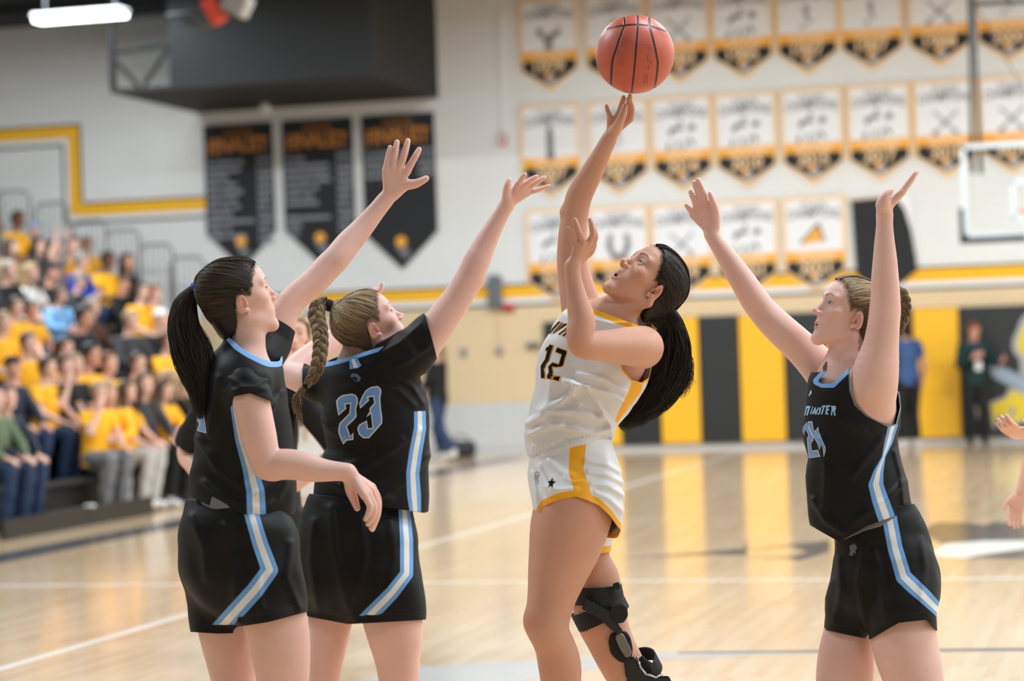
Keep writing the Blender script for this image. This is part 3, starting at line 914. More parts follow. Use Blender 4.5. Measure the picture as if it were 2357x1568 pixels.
def _eye():
    t = NT(M_EYE)
    r = t.attr('iris')
    c = t.mix(t.step(r, .98, 1.06), srgb(84, 98, 106), srgb(206, 198, 194))
    c = t.mix(t.step(r, .40, .46), (0.004, 0.004, 0.004, 1), c)
    c = t.mix(t.math('MULTIPLY', t.math('SUBTRACT', 1.0, t.step(t.math('ABSOLUTE', t.math('SUBTRACT', r, 1.0)), .05, .2)), .7), c, srgb(40, 44, 52))
    t.color(c); t.bsdf.inputs['Roughness'].default_value = .08
_eye()

def px(P):
    P = np.asarray(P)
    return np.stack([1178.5 + FPX * P[:, 0] / P[:, 1], 784.0 - FPX * P[:, 2] / P[:, 1]], 1).astype(F32)

class Head:
    """local frame: x to her right, y out of the face, z to the crown"""
    def __init__(s, yaw, pitch, roll, c, scale=1.0, mo=0.0, gaze=(0, 0, 0), wide=1.0, eo=1.0):
        s.R = rot(yaw, pitch, roll).astype(F32); s.c = np.asarray(c, F32) * np.array([1, FPX / 4583.0, 1], F32); s.s = scale; s.mo = mo; s.gaze = gaze; s.w = wide; s.eo = eo
    def loc(s, P): return ((np.asarray(P, F32) - s.c) @ s.R) / F32(s.s)
    def cam(s, L): return (np.asarray(L, F32) * F32(s.s)) @ s.R.T + s.c
    def wrap(s, fn):
        w = lambda P: fn(s.loc(P)) * F32(s.s)
        return w
    def skin(s, f):
        mo = s.mo; w = s.w
        A = lambda fn, k: f.u(s.wrap(fn), k)
        D = lambda fn, k: f.sub(s.wrap(fn), k)
        A(s_ell((0, -.014, .030), (.0725 * w, .091, .082)), .01)
        A(s_ell((0, .030, .034), (.060 * w, .055, .060)), .03)
        A(s_ell((0, .026, -.030), (.055 * w, .056, .072)), .03)
        A(s_ell((0, .058, -.058 - .004 * mo), (.034, .028, .036)), .024)
        for sx in (-1, 1):
            A(s_cone((sx * .049 * w, -.004, -.060), .012, (sx * .012, .063, -.097 - .008 * mo), .0145), .024)
            A(s_ell((sx * .044 * w, .050, -.018), (.019, .021, .017)), .022)
            A(s_cone((sx * .012, .080, .027), .008, (sx * .046, .066, .026), .009), .014)
        A(s_ell((0, .071, -.100 - .010 * mo), (.018, .014, .014)), .016)
        for sx in (-1, 1):
            D(s_ell((sx * .033, .094, .008), (.020, .0165, .0125)), .016)
            A(s_ell((sx * .031, .0695, .008), (.0142, .0138, .0138)), .003)
        A(s_cone((0, .079, .012), .0060, (0, .1015, -.024), .0075), .012)
        A(s_ell((0, .1035, -.0260), (.0080, .0080, .0072)), .006)
        for sx in (-1, 1):
            A(s_ell((sx * .0120, .092, -.0300), (.0070, .0095, .0072)), .006)
        for sx in (-1, 1):
            D(s_ell((sx * .0062, .0965, -.0365), (.0034, .0058, .0042)), .002)
        D(s_cone((0, .0945, -.040), .0022, (0, .0905, -.050), .0028), .006)
        ul = [(-.0225, .0765, -.0625, .0022), (-.011, .0845, -.0585, .0042), (0, .0868, -.0580, .0042), (.011, .0845, -.0585, .0042), (.0225, .0765, -.0625, .0022)]
        lz = -.0670 - .0115 * mo; ly = -.002 * mo
        ll = [(-.0215, .0770, -.0640 - .003 * mo, .0022), (-.010, .0830 + ly, lz, .0048), (0, .0845 + ly, lz - .0005, .0053), (.010, .0830 + ly, lz, .0048), (.0215, .0770, -.0640 - .003 * mo, .0022)]
        s.ul, s.ll = ul, ll
        if mo > .05:
            D(s_ell((0, .0850, (-.0615 + lz + .0025) / 2), (.0165, .022, .0012 + .0052 * mo)), .003)
        A(s_chain(ul, .004), .0045); A(s_chain(ll, .004), .0045)
        if mo <= .05:
            D(s_cone((-.019, .0895, -.0630), .0012, (.019, .0895, -.0630), .0012), .002)
        for sx in (-1, 1):
            D(s_ell((sx * .0312, .0850, .0078 - .002 * (1 - s.eo)), (.0136, .0160, .0056 * s.eo)), .0018)
            Rx = rot(-sx * .42, -.22, 0)
            A(s_ell((sx * .0735 * w, -.012, -.018), (.0070, .0175, .0285), Rx), .005)
            A(s_ell((sx * .0700 * w, .001, -.040), (.0055, .0070, .0085)), .005)
            D(s_ell((sx * .0815 * w, -.0085, -.019), (.0085, .0105, .0190), Rx), .002)
            D(s_ell((sx * .0760 * w, -.0040, -.025), (.0085, .0070, .0085), Rx), .003)
            A(s_cone((sx * .0745 * w, .004, -.018), .0030, (sx * .0735 * w, .0035, -.026), .0034), .003)
            A(s_chain([(sx * .0775 * w, -.0125, -.003, .0019), (sx * .0780 * w, -.0155, -.014, .0022), (sx * .0770 * w, -.0135, -.026, .0024), (sx * .0750 * w, -.006, -.034, .0026)]), .003)
    def attrs(s, P):
        L = s.loc(P)
        fy = L[:, 1] > .055
        lip = np.zeros(len(P), F32)
        for ch in (s.ul, s.ll):
            d = s_chain([(a, b, c, r) for a, b, c, r in ch], .003)(L)
            lip = np.maximum(lip, np.clip(1 - (d + .0002) / .0018, 0, 1))
        lip *= fy
        if s.mo > .05:
            inside = (np.abs(L[:, 0]) < .017) & (L[:, 2] < -.058) & (L[:, 2] > s.ll[2][2]) & (L[:, 1] < .083) & (L[:, 1] > .05)
        else: inside = np.zeros(len(P), bool)
        X = L[:, [0, 2]]
        X = np.stack([np.abs(X[:, 0]), X[:, 1]], 1).astype(F32)
        bd = seg_dist2(X, [(.013, .0275), (.022, .0325), (.034, .0345), (.048, .0280)])
        th = .0042 - .0022 * np.clip((X[:, 0] - .02) / .03, 0, 1)
        brow = np.clip((th - bd) / .0030 + .3, 0, 1) * fy * .78
        e = np.sqrt(((X[:, 0] - .0312) / .0136) ** 2 + ((X[:, 1] - .0078 + .002 * (1 - s.eo)) / (.0056 * s.eo)) ** 2)
        lash = np.clip(1 - np.abs(e - 1.04) / .16, 0, 1) * fy * (L[:, 1] > .066) * np.where(X[:, 1] > .0078, .95, .35)
        brow = np.maximum(brow, lash)
        brow = np.where(inside, .9, brow)
        hl = hairline(L)
        nz = rnd_folds(11, 60, 1.0)(L) * .004
        brow = np.maximum(brow, np.clip((hl + nz + .014) / .018, 0, 1) * .92 * (np.linalg.norm(L, axis=1) < .2) * (np.abs(L[:, 0]) < .072))
        fl = np.zeros(len(P), F32)
        for c, r, a in (((.045, .06, -.022), .028, .55), ((0, .104, -.027), .013, .4), ((.076, -.012, -.016), .03, .8)):
            dd = np.sqrt((X[:, 0] - c[0]) ** 2 + (L[:, 1] - c[1]) ** 2 + (L[:, 2] - c[2]) ** 2)
            fl = np.maximum(fl, a * np.clip(1 - dd / r, 0, 1) ** .7)
        return lip, brow, fl
    def scalp(s, off=.006):
        f = Field()
        f.u(s.wrap(s_ell((0, -.016, .030), (.0725 * s.w + off, .093 + off, .082 + off))), .01)
        f.u(s.wrap(s_ell((0, .028, .036), (.060 * s.w + off * .4, .055 + off * .3, .060 + off * .5))), .03)
        f.u(s.wrap(s_ell((0, -.045, -.030), (.052 + off * .6, .052 + off * .6, .045))), .03)
        f.u(s.wrap(s_ell((0, -.046, -.075), (.047 + off * .5, .040 + off * .5, .045))), .03)
        return f
HLX = np.array([-.13, -.075, -.05, -.034, -.024, -.006, .006, .020, .031, .045, .060, .072, .10])
HLZ = np.array([-.125, -.118, -.098, -.060, .002, .014, .014, .000, .020, .050, .070, .082, .090])
def hairline(L, rec=0.):
    zb = np.interp(L[:, 1], HLX, HLZ)
    ctr = np.clip(1 - np.abs(L[:, 0]) / .05, 0, 1)
    w = .0022 * np.sin(L[:, 0] * 210 + 2 * np.sin(L[:, 2] * 130)) + .0022 * np.sin(L[:, 2] * 260 + L[:, 0] * 90 + 1.3) + .0016 * np.sin(L[:, 1] * 330 + L[:, 2] * 150)
    return L[:, 2] - zb - rec - .004 * ctr * (L[:, 1] > .05) + w

def tubes(paths, radii, n=4, flat=1.0):
    """paths (N,M,3), radii (N,M) -> verts, quads"""
    paths = np.asarray(paths, float); N, Mm, _ = paths.shape
    t = np.gradient(paths, axis=1); t /= np.maximum(np.linalg.norm(t, axis=2, keepdims=True), 1e-9)
    ref = np.zeros_like(t); ref[..., 1] = 1.0
    ref[np.abs(t[..., 1]) > .9] = (1, 0, 0)
    a = np.cross(t, ref); a /= np.maximum(np.linalg.norm(a, axis=2, keepdims=True), 1e-9)
    b = np.cross(t, a)
    V = []
    for k in range(n):
        q = 2 * PI * k / n
        V.append(paths + radii[..., None] * (math.cos(q) * a + flat * math.sin(q) * b))
    V = np.stack(V, 2).reshape(-1, 3)
    i = np.arange(N)[:, None, None] * Mm * n; j = np.arange(Mm - 1)[None, :, None] * n; k = np.arange(n)[None, None, :]
    k2 = (k + 1) % n
    Q = np.stack([i + j + k, i + j + k2, i + j + n + k2, i + j + n + k], -1).reshape(-1, 4)
    return V, Q
def spline(pts, m):
    pts = np.asarray(pts, float)
    c = catmull(pts, 12)
    d = np.r_[0, np.cumsum(np.linalg.norm(np.diff(c[:, :3], axis=0), axis=1))]
    s = np.linspace(0, d[-1], m)
    return np.stack([np.interp(s, d, c[:, i]) for i in range(c.shape[1])], 1)

class Player:
    def __init__(s, name, D, label, foot, h_up=.0034):
        D *= FPX / 4583.0; s.D = D; s.skin = Field(); s.name = name
        s.foot = to_world(np.array([(foot[0] - 1178.5) / FPX * D, D, 0]))
        g = s.foot.copy(); g[2] = 0
        s.root = empty('person', tuple(g)); tag(s.root, label, 'person')
        s.org = g
    def P(s, u, v, dd=0.):
        y = s.D + dd
        return np.array([(u - 1178.5) / FPX * y, y, (784.0 - v) / FPX * y])
    def n(s, u, v, dd, r):
        return (*s.P(u, v, dd), r / FPX * (s.D + dd))
    def nodes(s, L): return [s.n(*a) for a in L]
    def limb(s, L, k=.012, kk=.02, f=None, sub=3):
        nd = catmull(s.nodes(L), sub)
        (f or s.skin).u(s_chain(nd, kk * .5), k)
    def lo(s, L):
        return [(*s.P(u, v, dd), w / FPX * (s.D + dd), t) for u, v, dd, w, t in L]
    def loft(s, L, k=.02, f=None, sub=3):
        (f or s.skin).u(s_loft(s.lo(L), sub=sub), k)
    def hand(s, wrist, fingers, thumb, r=9.0, f=None, palm=None, crease=()):
        f = f or s.skin
        w = np.array(wrist, float)
        s.hands = getattr(s, 'hands', []) + [s.P(*(np.array(wrist[:3]) * .35 + np.array(fingers[1][-1][:3]) * .65))]
        P = Field()
        nf = len(fingers)
        for i, fg in enumerate(fingers):
            fg = [np.array(q, float) for q in fg]
            base = fg[0][:3]
            st = w + (base - w) * .10 + 0
            mid = (st + base) / 2
            P.u(s_chain(catmull([s.n(*st[:3], r * 1.12), s.n(*mid[:3], r * 1.15), s.n(*base[:3], r * 1.08)], 2)), .007 if i else .001)
        if palm:
            for q in palm: P.u(s_ell(s.P(*q[:3]), np.array(q[3:]) / FPX * s.D), .014)
        for i, fg in enumerate(fingers):
            m = len(fg)
            rr = np.interp(np.linspace(0, 1, m), [0, .35, .7, 1], [1.02, .92, .83, .68]) * r * (fg[0][3] if len(fg[0]) > 3 else 1.)
            P.u(s_chain(catmull([s.n(*fg[j][:3], rr[j]) for j in range(m)], 3), .002), .0026)
        m = len(thumb)
        rr = np.interp(np.linspace(0, 1, m), [0, .4, .75, 1], [1.75, 1.3, 1.05, .8]) * r
        P.u(s_chain(catmull([s.n(*thumb[j][:3], rr[j]) for j in range(m)], 3), .004), .009)
        for cr in crease: P.sub(s_chain([s.n(*q) for q in cr]), .003)
        f.merge(P, 0., .012)
    # -- output
    def world(s, V): return to_world(V) - s.org
    def put(s, name, V, Q, m, attrs=None, parent=None, label=None):
        me = np_mesh(name, s.world(V), Q, attrs)
        o = link(name, me, m, parent or s.root)
        if label: o['label'] = label
        return o
    def build_skin(s, m, head, neck, hip_v, lo_px, hi_px, hh=.0023, hu=.0034, hl=.0052):
        """neck: (u,v,dd, nx,nz) plane under the collar; hip_v: row hidden under the shorts"""
        f = s.skin
        c = s.P(*neck[:3]).astype(F32); nn = np.array([neck[3], 0., neck[4]]); nn = (nn / np.linalg.norm(nn)).astype(F32)
        lo = s.P(lo_px[0], lo_px[1], -.5); hi = s.P(hi_px[0], hi_px[1], .75)
        lo, hi = np.minimum(lo, hi) - .12, np.maximum(lo, hi) + .12
        lo[1] = s.D - .5; hi[1] = s.D + .75
        zh = float(s.P(0, hip_v, 0)[2])
        cut_h = lambda P: -((P - c) @ nn)                  # <0 above the plane
        hc = head.c; hr = .20
        nearhead = lambda P: (np.linalg.norm(P - hc, axis=1) < hr)
        # head
        V1, Q1 = f.mesh(np.maximum(lo, hc - .19), np.minimum(hi, hc + .19), hh, keep=lambda P: cut_h(P) < .03)
        sph = lambda P: np.maximum(cut_h(P), np.linalg.norm(P - hc, axis=1) - .175).astype(F32)
        V1, Q1 = trim(V1, Q1, f, sph)
        # arms and trunk
        V2, Q2 = f.mesh(lo, hi, hu, keep=lambda P: (P[:, 2] > zh - .05) & ((cut_h(P) > -.04) | (np.linalg.norm(P - hc, axis=1) > .13)))
        cut2 = lambda P: np.maximum(zh - P[:, 2], -sph(P)).astype(F32)
        V2, Q2 = trim(V2, Q2, f, cut2)
        V3, Q3 = f.mesh(lo, hi, hl, keep=lambda P: P[:, 2] < zh + .05)
        V3, Q3 = trim(V3, Q3, f, lambda P: (P[:, 2] - zh).astype(F32))
        hm = np.zeros(len(V2), bool)
        for hw in getattr(s, 'hands', []): hm |= np.linalg.norm(V2 - hw, axis=1) < .11
        V2 = relax(V2, Q2, 4, .5, hm)
        V3 = relax(V3, Q3, 10, .5)
        V = np.concatenate([V1, V2, V3]); Q = np.concatenate([Q1, Q2 + len(V1), Q3 + len(V1) + len(V2)])
        lip, brow, fl = head.attrs(V)
        fl[len(V1):] = 0
        for q in getattr(s, 'flush', []):
            d = np.linalg.norm(V - s.P(*q[:3]), axis=1)
            fl = np.maximum(fl, q[4] * np.clip(1 - d / q[3], 0, 1))
        s.head = head
        return s.put('body', V, Q, m, {'lip': lip, 'brow': brow, 'flush': fl})
    def eyes(s, gz=(0, 0)):
        h = s.head
        for sx in (-1, 1):
            nu, nv = 24, 16
            L = []; ir = []
            g = np.array([gz[0], 1.0, gz[1]]); g /= np.linalg.norm(g)
            for j in range(nv + 1):
                th = PI * j / nv
                for i in range(nu):
                    ph = 2 * PI * i / nu
                    # pole along the gaze
                    L.append((math.sin(th) * math.cos(ph), math.cos(th), math.sin(th) * math.sin(ph)))
                    ir.append(math.sin(th) / .50 if th < PI / 2 else 3.0)
            L = np.array(L)
            a = np.cross(g, [0, 0, 1.]); a /= np.linalg.norm(a); b = np.cross(a, g)
            D = L[:, :1] * a + L[:, 1:2] * g + L[:, 2:] * b
            V = h.cam(D * .0122 + np.array([sx * .031, .0695, .008]))
            Q = [(j * nu + i, j * nu + (i + 1) % nu, (j + 1) * nu + (i + 1) % nu, (j + 1) * nu + i) for j in range(nv) for i in range(nu)]
            s.put('eye', V, np.array(Q), M_EYE, {'iris': np.array(ir)})
    def teeth(s, m):
        h = s.head; V = []; Q = []
        n = 14
        for i in range(n + 1):
            x = -.0165 + .033 * i / n
            y = .0800 - .016 * (x / .0165) ** 2
            z0 = -.0600; z1 = -.0660 - .0012 * abs(math.sin(i * PI / 2))
            for (yy, zz) in ((y, z0), (y + .0012, (z0 + z1) / 2), (y, z1), (y - .004, z1), (y - .004, z0)):
                V.append((x, yy, zz))
        for i in range(n):
            for k in range(5):
                Q.append((i * 5 + k, i * 5 + (k + 1) % 5, (i + 1) * 5 + (k + 1) % 5, (i + 1) * 5 + k))
        s.put('teeth', h.cam(np.array(V)), np.array(Q), m)
    def cloth(s, name, f, m, lo, hi, h=.0048, cut=None, attrs=None, thick=.0022, parent=None, label=None, sm=2):
        a = s.P(lo[0], lo[1], 0); b = s.P(hi[0], hi[1], 0)
        L = np.minimum(a, b) - .05; H = np.maximum(a, b) + .05
        L[1] = s.D - .55; H[1] = s.D + .5
        V, Q = f.mesh(L, H, h)
        if cut is not None: V, Q = trim(V, Q, f, cut)
        V, Q, _ = prune(V, Q)
        V = relax(V, Q, sm, .5)
        at = {k: fn(V) for k, fn in (attrs or {}).items()}
        o = s.put(name, V, Q, m, at, parent, label)
        if thick:
            md = o.modifiers.new('thickness', 'SOLIDIFY'); md.thickness = thick; md.offset = -1.0
        return o
    def march(s, f, uv, y0=None, y1=None):
        """first hit of the surface along the rays through picture points"""
        uv = np.asarray(uv, float)
        d = np.stack([(uv[:, 0] - 1178.5) / FPX, np.ones(len(uv)), (784.0 - uv[:, 1]) / FPX], 1)
        t = np.full(len(uv), y0 or s.D - .55)
        for _ in range(70):
            t = t + np.clip(f(d * t[:, None]), -.02, .05) * .8
            t = np.minimum(t, s.D + .5)
        return d * t[:, None]
    def decal(s, name, f, polys, m, off=.0012, parent=None, grow=0., step=6.0, label=None):
        from mathutils.geometry import delaunay_2d_cdt
        V = []; T = []
        for poly in polys:
            poly = np.array(poly, float)
            if grow: poly = offset_poly(poly, grow)
            pts = []
            for i in range(len(poly)):
                a, b = poly[i], poly[(i + 1) % len(poly)]
                k = max(1, int(np.linalg.norm(b - a) / step))
                for j in range(k): pts.append(a + (b - a) * j / k)
            ne = len(pts)
            lo = poly.min(0); hi = poly.max(0)
            gx, gy = np.meshgrid(np.arange(lo[0], hi[0], step), np.arange(lo[1], hi[1], step))
            g = np.stack([gx.ravel(), gy.ravel()], 1)
            if len(g):
                g = g[poly_sd(g.astype(F32), poly) < -step * .45]
                pts += list(g)
            r = delaunay_2d_cdt([Vector(p) for p in pts], [(i, (i + 1) % ne) for i in range(ne)], [], 1, 1e-6)
            o = len(V)
            V += [tuple(p) for p in r[0]]
            for fc in r[2]:
                T.append([i + o for i in fc])
        T = np.array([t for t in T if len(t) == 3])
        uv = np.array(V)
        H = s.march(f, uv)
        g = f.grad(H); g /= np.maximum(np.linalg.norm(g, axis=1, keepdims=True), 1e-6)
        P = H + g * off
        ok = np.abs(f(H)) < .004
        T = T[ok[T].all(1)]
        e1 = uv[T[:, 1]] - uv[T[:, 0]]; e2 = uv[T[:, 2]] - uv[T[:, 0]]
        cr = e1[:, 0] * e2[:, 1] - e1[:, 1] * e2[:, 0]
        T[cr > 0] = T[cr > 0][:, ::-1]
        dy = P[T][:, :, 1]
        T = T[(dy.max(1) - dy.min(1)) < .05]
        V2, T2, _ = prune(P, T)
        return s.put(name, V2, T2, m, None, parent, label)

def offset_poly(p, d):
    """grow (d>0) or shrink a picture polygon"""
    n = len(p); ar = 0
    for i in range(n):
        ar += p[i][0] * p[(i + 1) % n][1] - p[(i + 1) % n][0] * p[i][1]
    sg = 1 if ar > 0 else -1
    out = []
    for i in range(n):
        a, b, c = p[i - 1], p[i], p[(i + 1) % n]
        e1 = (b - a) / (np.linalg.norm(b - a) + 1e-9); e2 = (c - b) / (np.linalg.norm(c - b) + 1e-9)
        n1 = np.array([e1[1], -e1[0]]) * sg; n2 = np.array([e2[1], -e2[0]]) * sg
        m = n1 + n2; m /= (np.linalg.norm(m) + 1e-9)
        k = min(1.6, 1 / max(.4, m @ n1))
        out.append(b + m * d * k)
    return np.array(out)

def below(line):
    """cut function: positive where a point sits lower in the picture than the polyline"""
    line = np.asarray(line, float)
    def fn(P):
        q = px(P)
        return ((q[:, 1] - np.interp(q[:, 0], line[:, 0], line[:, 1])) * P[:, 1] / FPX).astype(F32)
    return fn
def inpoly(poly, dd=None):
    """positive inside the polygon; dd=(y0,y1) keeps it to a depth range"""
    def fn(P):
        v = -poly_sd(px(P), poly) * P[:, 1] / FPX
        if dd is not None:
            v = np.minimum(v, np.minimum(P[:, 1] - dd[0], dd[1] - P[:, 1]))
        return v.astype(F32)
    return fn
def plane3(a, b, c, up):
    """signed distance, positive on the side of 'up'"""
    a, b, c, up = (np.asarray(q, float) for q in (a, b, c, up))
    n = np.cross(b - a, c - a); n /= np.linalg.norm(n)
    if (up - a) @ n < 0: n = -n
    n = n.astype(F32); a = a.astype(F32)
    return lambda P: ((P - a) @ n).astype(F32)
def stripe_attr(line, hw, near=None, hem=None, vmin=None):
    """distance from a band's centre line in units of its half width"""
    line = np.asarray(line, float); vs = line[:, 1]
    hwl = np.asarray(hw if isinstance(hw, (list, tuple)) else [hw] * len(line), float)
    o = np.argsort(vs)
    def fn(P):
        q = px(P)
        d = seg_dist2(q, line) / np.interp(q[:, 1], vs[o], hwl[o])
        if near is not None: d = np.where(P[:, 1] > near, 9.0, d)
        if hem is not None: d = np.where(hem(P) > -.023, 9.0, d)
        if vmin is not None: d = np.where(q[:, 1] < vmin, 9.0, d)
        return np.minimum(d, 9.0)
    return fn
def ridge(lines, near=None):
    """cloth folds: lines of (polyline, width px, height m)"""
    def fn(P):
        q = px(P); o = np.zeros(len(P), F32)
        for ln, w, a in lines:
            d = seg_dist2(q, ln)
            o -= (a * np.exp(-(d / w) ** 2)).astype(F32)
        if near is not None: o *= (P[:, 1] < near)
        return o
    return fn
def gmax(*fs): 
    return lambda P: np.maximum.reduce([f(P) for f in fs]).astype(F32)
def gmin(*fs):
    return lambda P: np.minimum.reduce([f(P) for f in fs]).astype(F32)

def cloth_mat(name, base, bands=(), rough=.62, sheen=0., bump=.12, bscale=260.):
    """bands: (attribute, lo, hi, colour) painted where lo < attribute < hi"""
    m = bpy.data.materials.new(name); m.use_nodes = True
    t = NT(m)
    c = base
    for at, lo, hi, col in bands:
        a = t.attr(at); e = .06 if abs(hi) > .05 else .0004
        fac = t.math('MULTIPLY', t.step(a, lo - e, lo + e), t.math('SUBTRACT', 1.0, t.step(a, hi - e, hi + e)))
        c = t.mix(fac, c, col)
    t.color(c)
    t.bsdf.inputs['Roughness'].default_value = rough
    t.bsdf.inputs['Sheen Weight'].default_value = sheen
    t.bsdf.inputs['Specular IOR Level'].default_value = .26
    t.bump(t.noise(bscale, 2), bump, .001)
    return m

def scalp_strands(pl, head, cap, tie_l, n, m=12, seed=1, rad=.0014, region=None, toward=None):
    n = int(n * 1.9)
    """combed hair: strands lying on the scalp from the hairline to the tie"""
    r = np.random.RandomState(seed)
    ph = r.uniform(-PI, PI, n * 6); ct = r.uniform(-.75, 1, n * 6)
    d = np.stack([np.sin(ph) * np.sqrt(1 - ct ** 2), np.cos(ph) * np.sqrt(1 - ct ** 2), ct], 1)
    c0 = np.array([0, -.012, .025])
    L = c0 + d * np.array([.075, .098, .088])
    hl = hairline(L)
    w = np.where((hl > .001) & (hl < .030), 1.0, np.where(hl >= .030, .30, 0.))
    keep = r.uniform(0, 1, len(L)) < w
    if region is not None: keep &= region(L)
    L = L[keep][:n]
    t = np.linspace(0, 1, m)
    d0 = L - c0; d0 /= np.linalg.norm(d0, axis=1, keepdims=True)
    d1 = np.asarray(tie_l) - c0; d1 = d1 / np.linalg.norm(d1)
    d1 = d1 + r.normal(size=d0.shape) * .06; d1 /= np.linalg.norm(d1, axis=1, keepdims=True)
    om = np.arccos(np.clip((d0 * d1).sum(1), -1, 1))[:, None, None]
    so = np.maximum(np.sin(om), .05)
    D = (np.sin((1 - t)[None, :, None] * om) * d0[:, None] + np.sin(t[None, :, None] * om) * d1[:, None]) / so
    sag = (.10 * r.uniform(.3, 1.2, len(L)))[:, None] * np.sin(PI * t)[None]
    D[..., 2] -= sag * .6
    Pc = head.cam((c0 + D * .09).reshape(-1, 3))
    Pc = cap.project(Pc, 5)
    g = cap.grad(Pc); g /= np.maximum(np.linalg.norm(g, axis=1, keepdims=True), 1e-6)
    lift = (r.uniform(-.6, 1.6, (len(L), 1)) * .0011 * np.sin(PI * np.clip(t * 1.1, 0, 1))[None] ** .5).reshape(-1, 1)
    Pc = (Pc + g * lift).reshape(len(L), m, 3)
    rr = rad * r.uniform(.6, 1.25, (len(L), 1)) * np.interp(t, [0, .15, .9, 1], [.35, 1, 1, .8])[None]
    V, Q = tubes(Pc, rr, 4, .75)
    return V, Q, np.repeat(r.beta(1.4, 1.6, len(L)), m * 4)

def lock_strands(guide, n, m, r0, seed, rad, wob=.006, flat=1.0, taper=1.0, spread=None):
    """a hank of hair round a guide (points x,y,z,half width)"""
    n = int(n * 1.7); rad = rad * .62; m = min(m, 24)
    r = np.random.RandomState(seed)
    g = spline(guide, m)
    t = np.linspace(0, 1, m)
    tg = np.gradient(g[:, :3], axis=0); tg /= np.linalg.norm(tg, axis=1, keepdims=True)
    ref = np.array([0, 1., 0])
    a = np.cross(tg, ref); a /= np.maximum(np.linalg.norm(a, axis=1, keepdims=True), 1e-6); b = np.cross(tg, a)
    th = r.uniform(0, 2 * PI, n); q = np.sqrt(r.uniform(.05, 1, n))
    ox = np.cos(th) * q; oy = np.sin(th) * q * flat
    f1 = r.uniform(1, 3, n); p1 = r.uniform(0, 6.3, n); f2 = r.uniform(1, 3, n); p2 = r.uniform(0, 6.3, n)
    ln = 1 - r.uniform(0, 1, n) ** 2 * .28 * taper
    tt = t[None] * ln[:, None]
    idx = tt * (m - 1); i0 = np.clip(idx.astype(int), 0, m - 2); fr = (idx - i0)[..., None]
    G = g[i0] * (1 - fr) + g[i0 + 1] * fr
    A = a[i0]; B = b[i0]
    wa = wob * np.sin(2 * PI * f1[:, None] * tt + p1[:, None]) * tt ** .7
    wb = wob * np.sin(2 * PI * f2[:, None] * tt + p2[:, None]) * tt ** .7
    Pth = G[..., :3] + A * (ox[:, None] * G[..., 3] + wa)[..., None] + B * (oy[:, None] * G[..., 3] + wb)[..., None]
    rr = rad * r.uniform(.6, 1.3, (n, 1)) * np.interp(t, [0, .6, 1], [1, .9, .15])[None]
    V, Q = tubes(Pth, rr, 4)
    return V, Q, np.repeat(r.beta(1.2, 2.0, n), m * 4)

def braid(path, w, turns, seed=0, n=7, m=None, asp=.62):
    """three-strand plait along path (x,y,z)"""
    r = np.random.RandomState(seed)
    m = m or int(turns * 14)
    g = spline([(*p, w * q) for p, q in path], m)
    tg = np.gradient(g[:, :3], axis=0); tg /= np.linalg.norm(tg, axis=1, keepdims=True)
    a = np.cross(tg, np.array([0, 1., 0])); a /= np.linalg.norm(a, axis=1, keepdims=True); b = np.cross(tg, a)
    t = np.linspace(0, 1, m); VS = []; QS = []; RN = []; o = 0
    for k in range(3):
        ph = 2 * PI * (t * turns + k / 3)
        x = np.sin(ph) * g[:, 3] * .55; y = np.sin(2 * ph) * g[:, 3] * .34
        c = g[:, :3] + a * x[:, None] + b * y[:, None]
        # core strand plus fine hairs lying on it
        rr = g[:, 3] * .52
        V, Q = tubes(c[None], rr[None], 10, .9); VS.append(V); QS.append(Q + o); o += len(V)
        RN.append(np.full(len(V), .25))
        nh = 26
        th = np.linspace(0, 2 * PI, nh, endpoint=False)
        ct = np.gradient(c, axis=0); ct /= np.linalg.norm(ct, axis=1, keepdims=True)
        a2 = np.cross(ct, np.array([0, 1., 0])); a2 /= np.maximum(np.linalg.norm(a2, axis=1, keepdims=True), 1e-6); b2 = np.cross(ct, a2)
        tw = th[:, None] + t[None] * turns * 2.0
        H = c[None] + (np.cos(tw)[..., None] * a2[None] + np.sin(tw)[..., None] * b2[None] * .9) * (rr[None, :, None] * 1.0)
        V, Q = tubes(H, np.full((nh, m), 1.) * (rr * .115)[None], 4); VS.append(V); QS.append(Q + o); o += len(V)
        RN.append(np.repeat(r.beta(1.2, 1.4, nh), m * 4))
    return np.concatenate(VS), np.concatenate(QS), np.concatenate(RN)
def joinq(parts):
    V = []; Q = []; A = []; o = 0
    for v, q, a in parts:
        V.append(v); Q.append(q + o); A.append(a); o += len(v)
    return np.concatenate(V), np.concatenate(Q), np.concatenate(A)
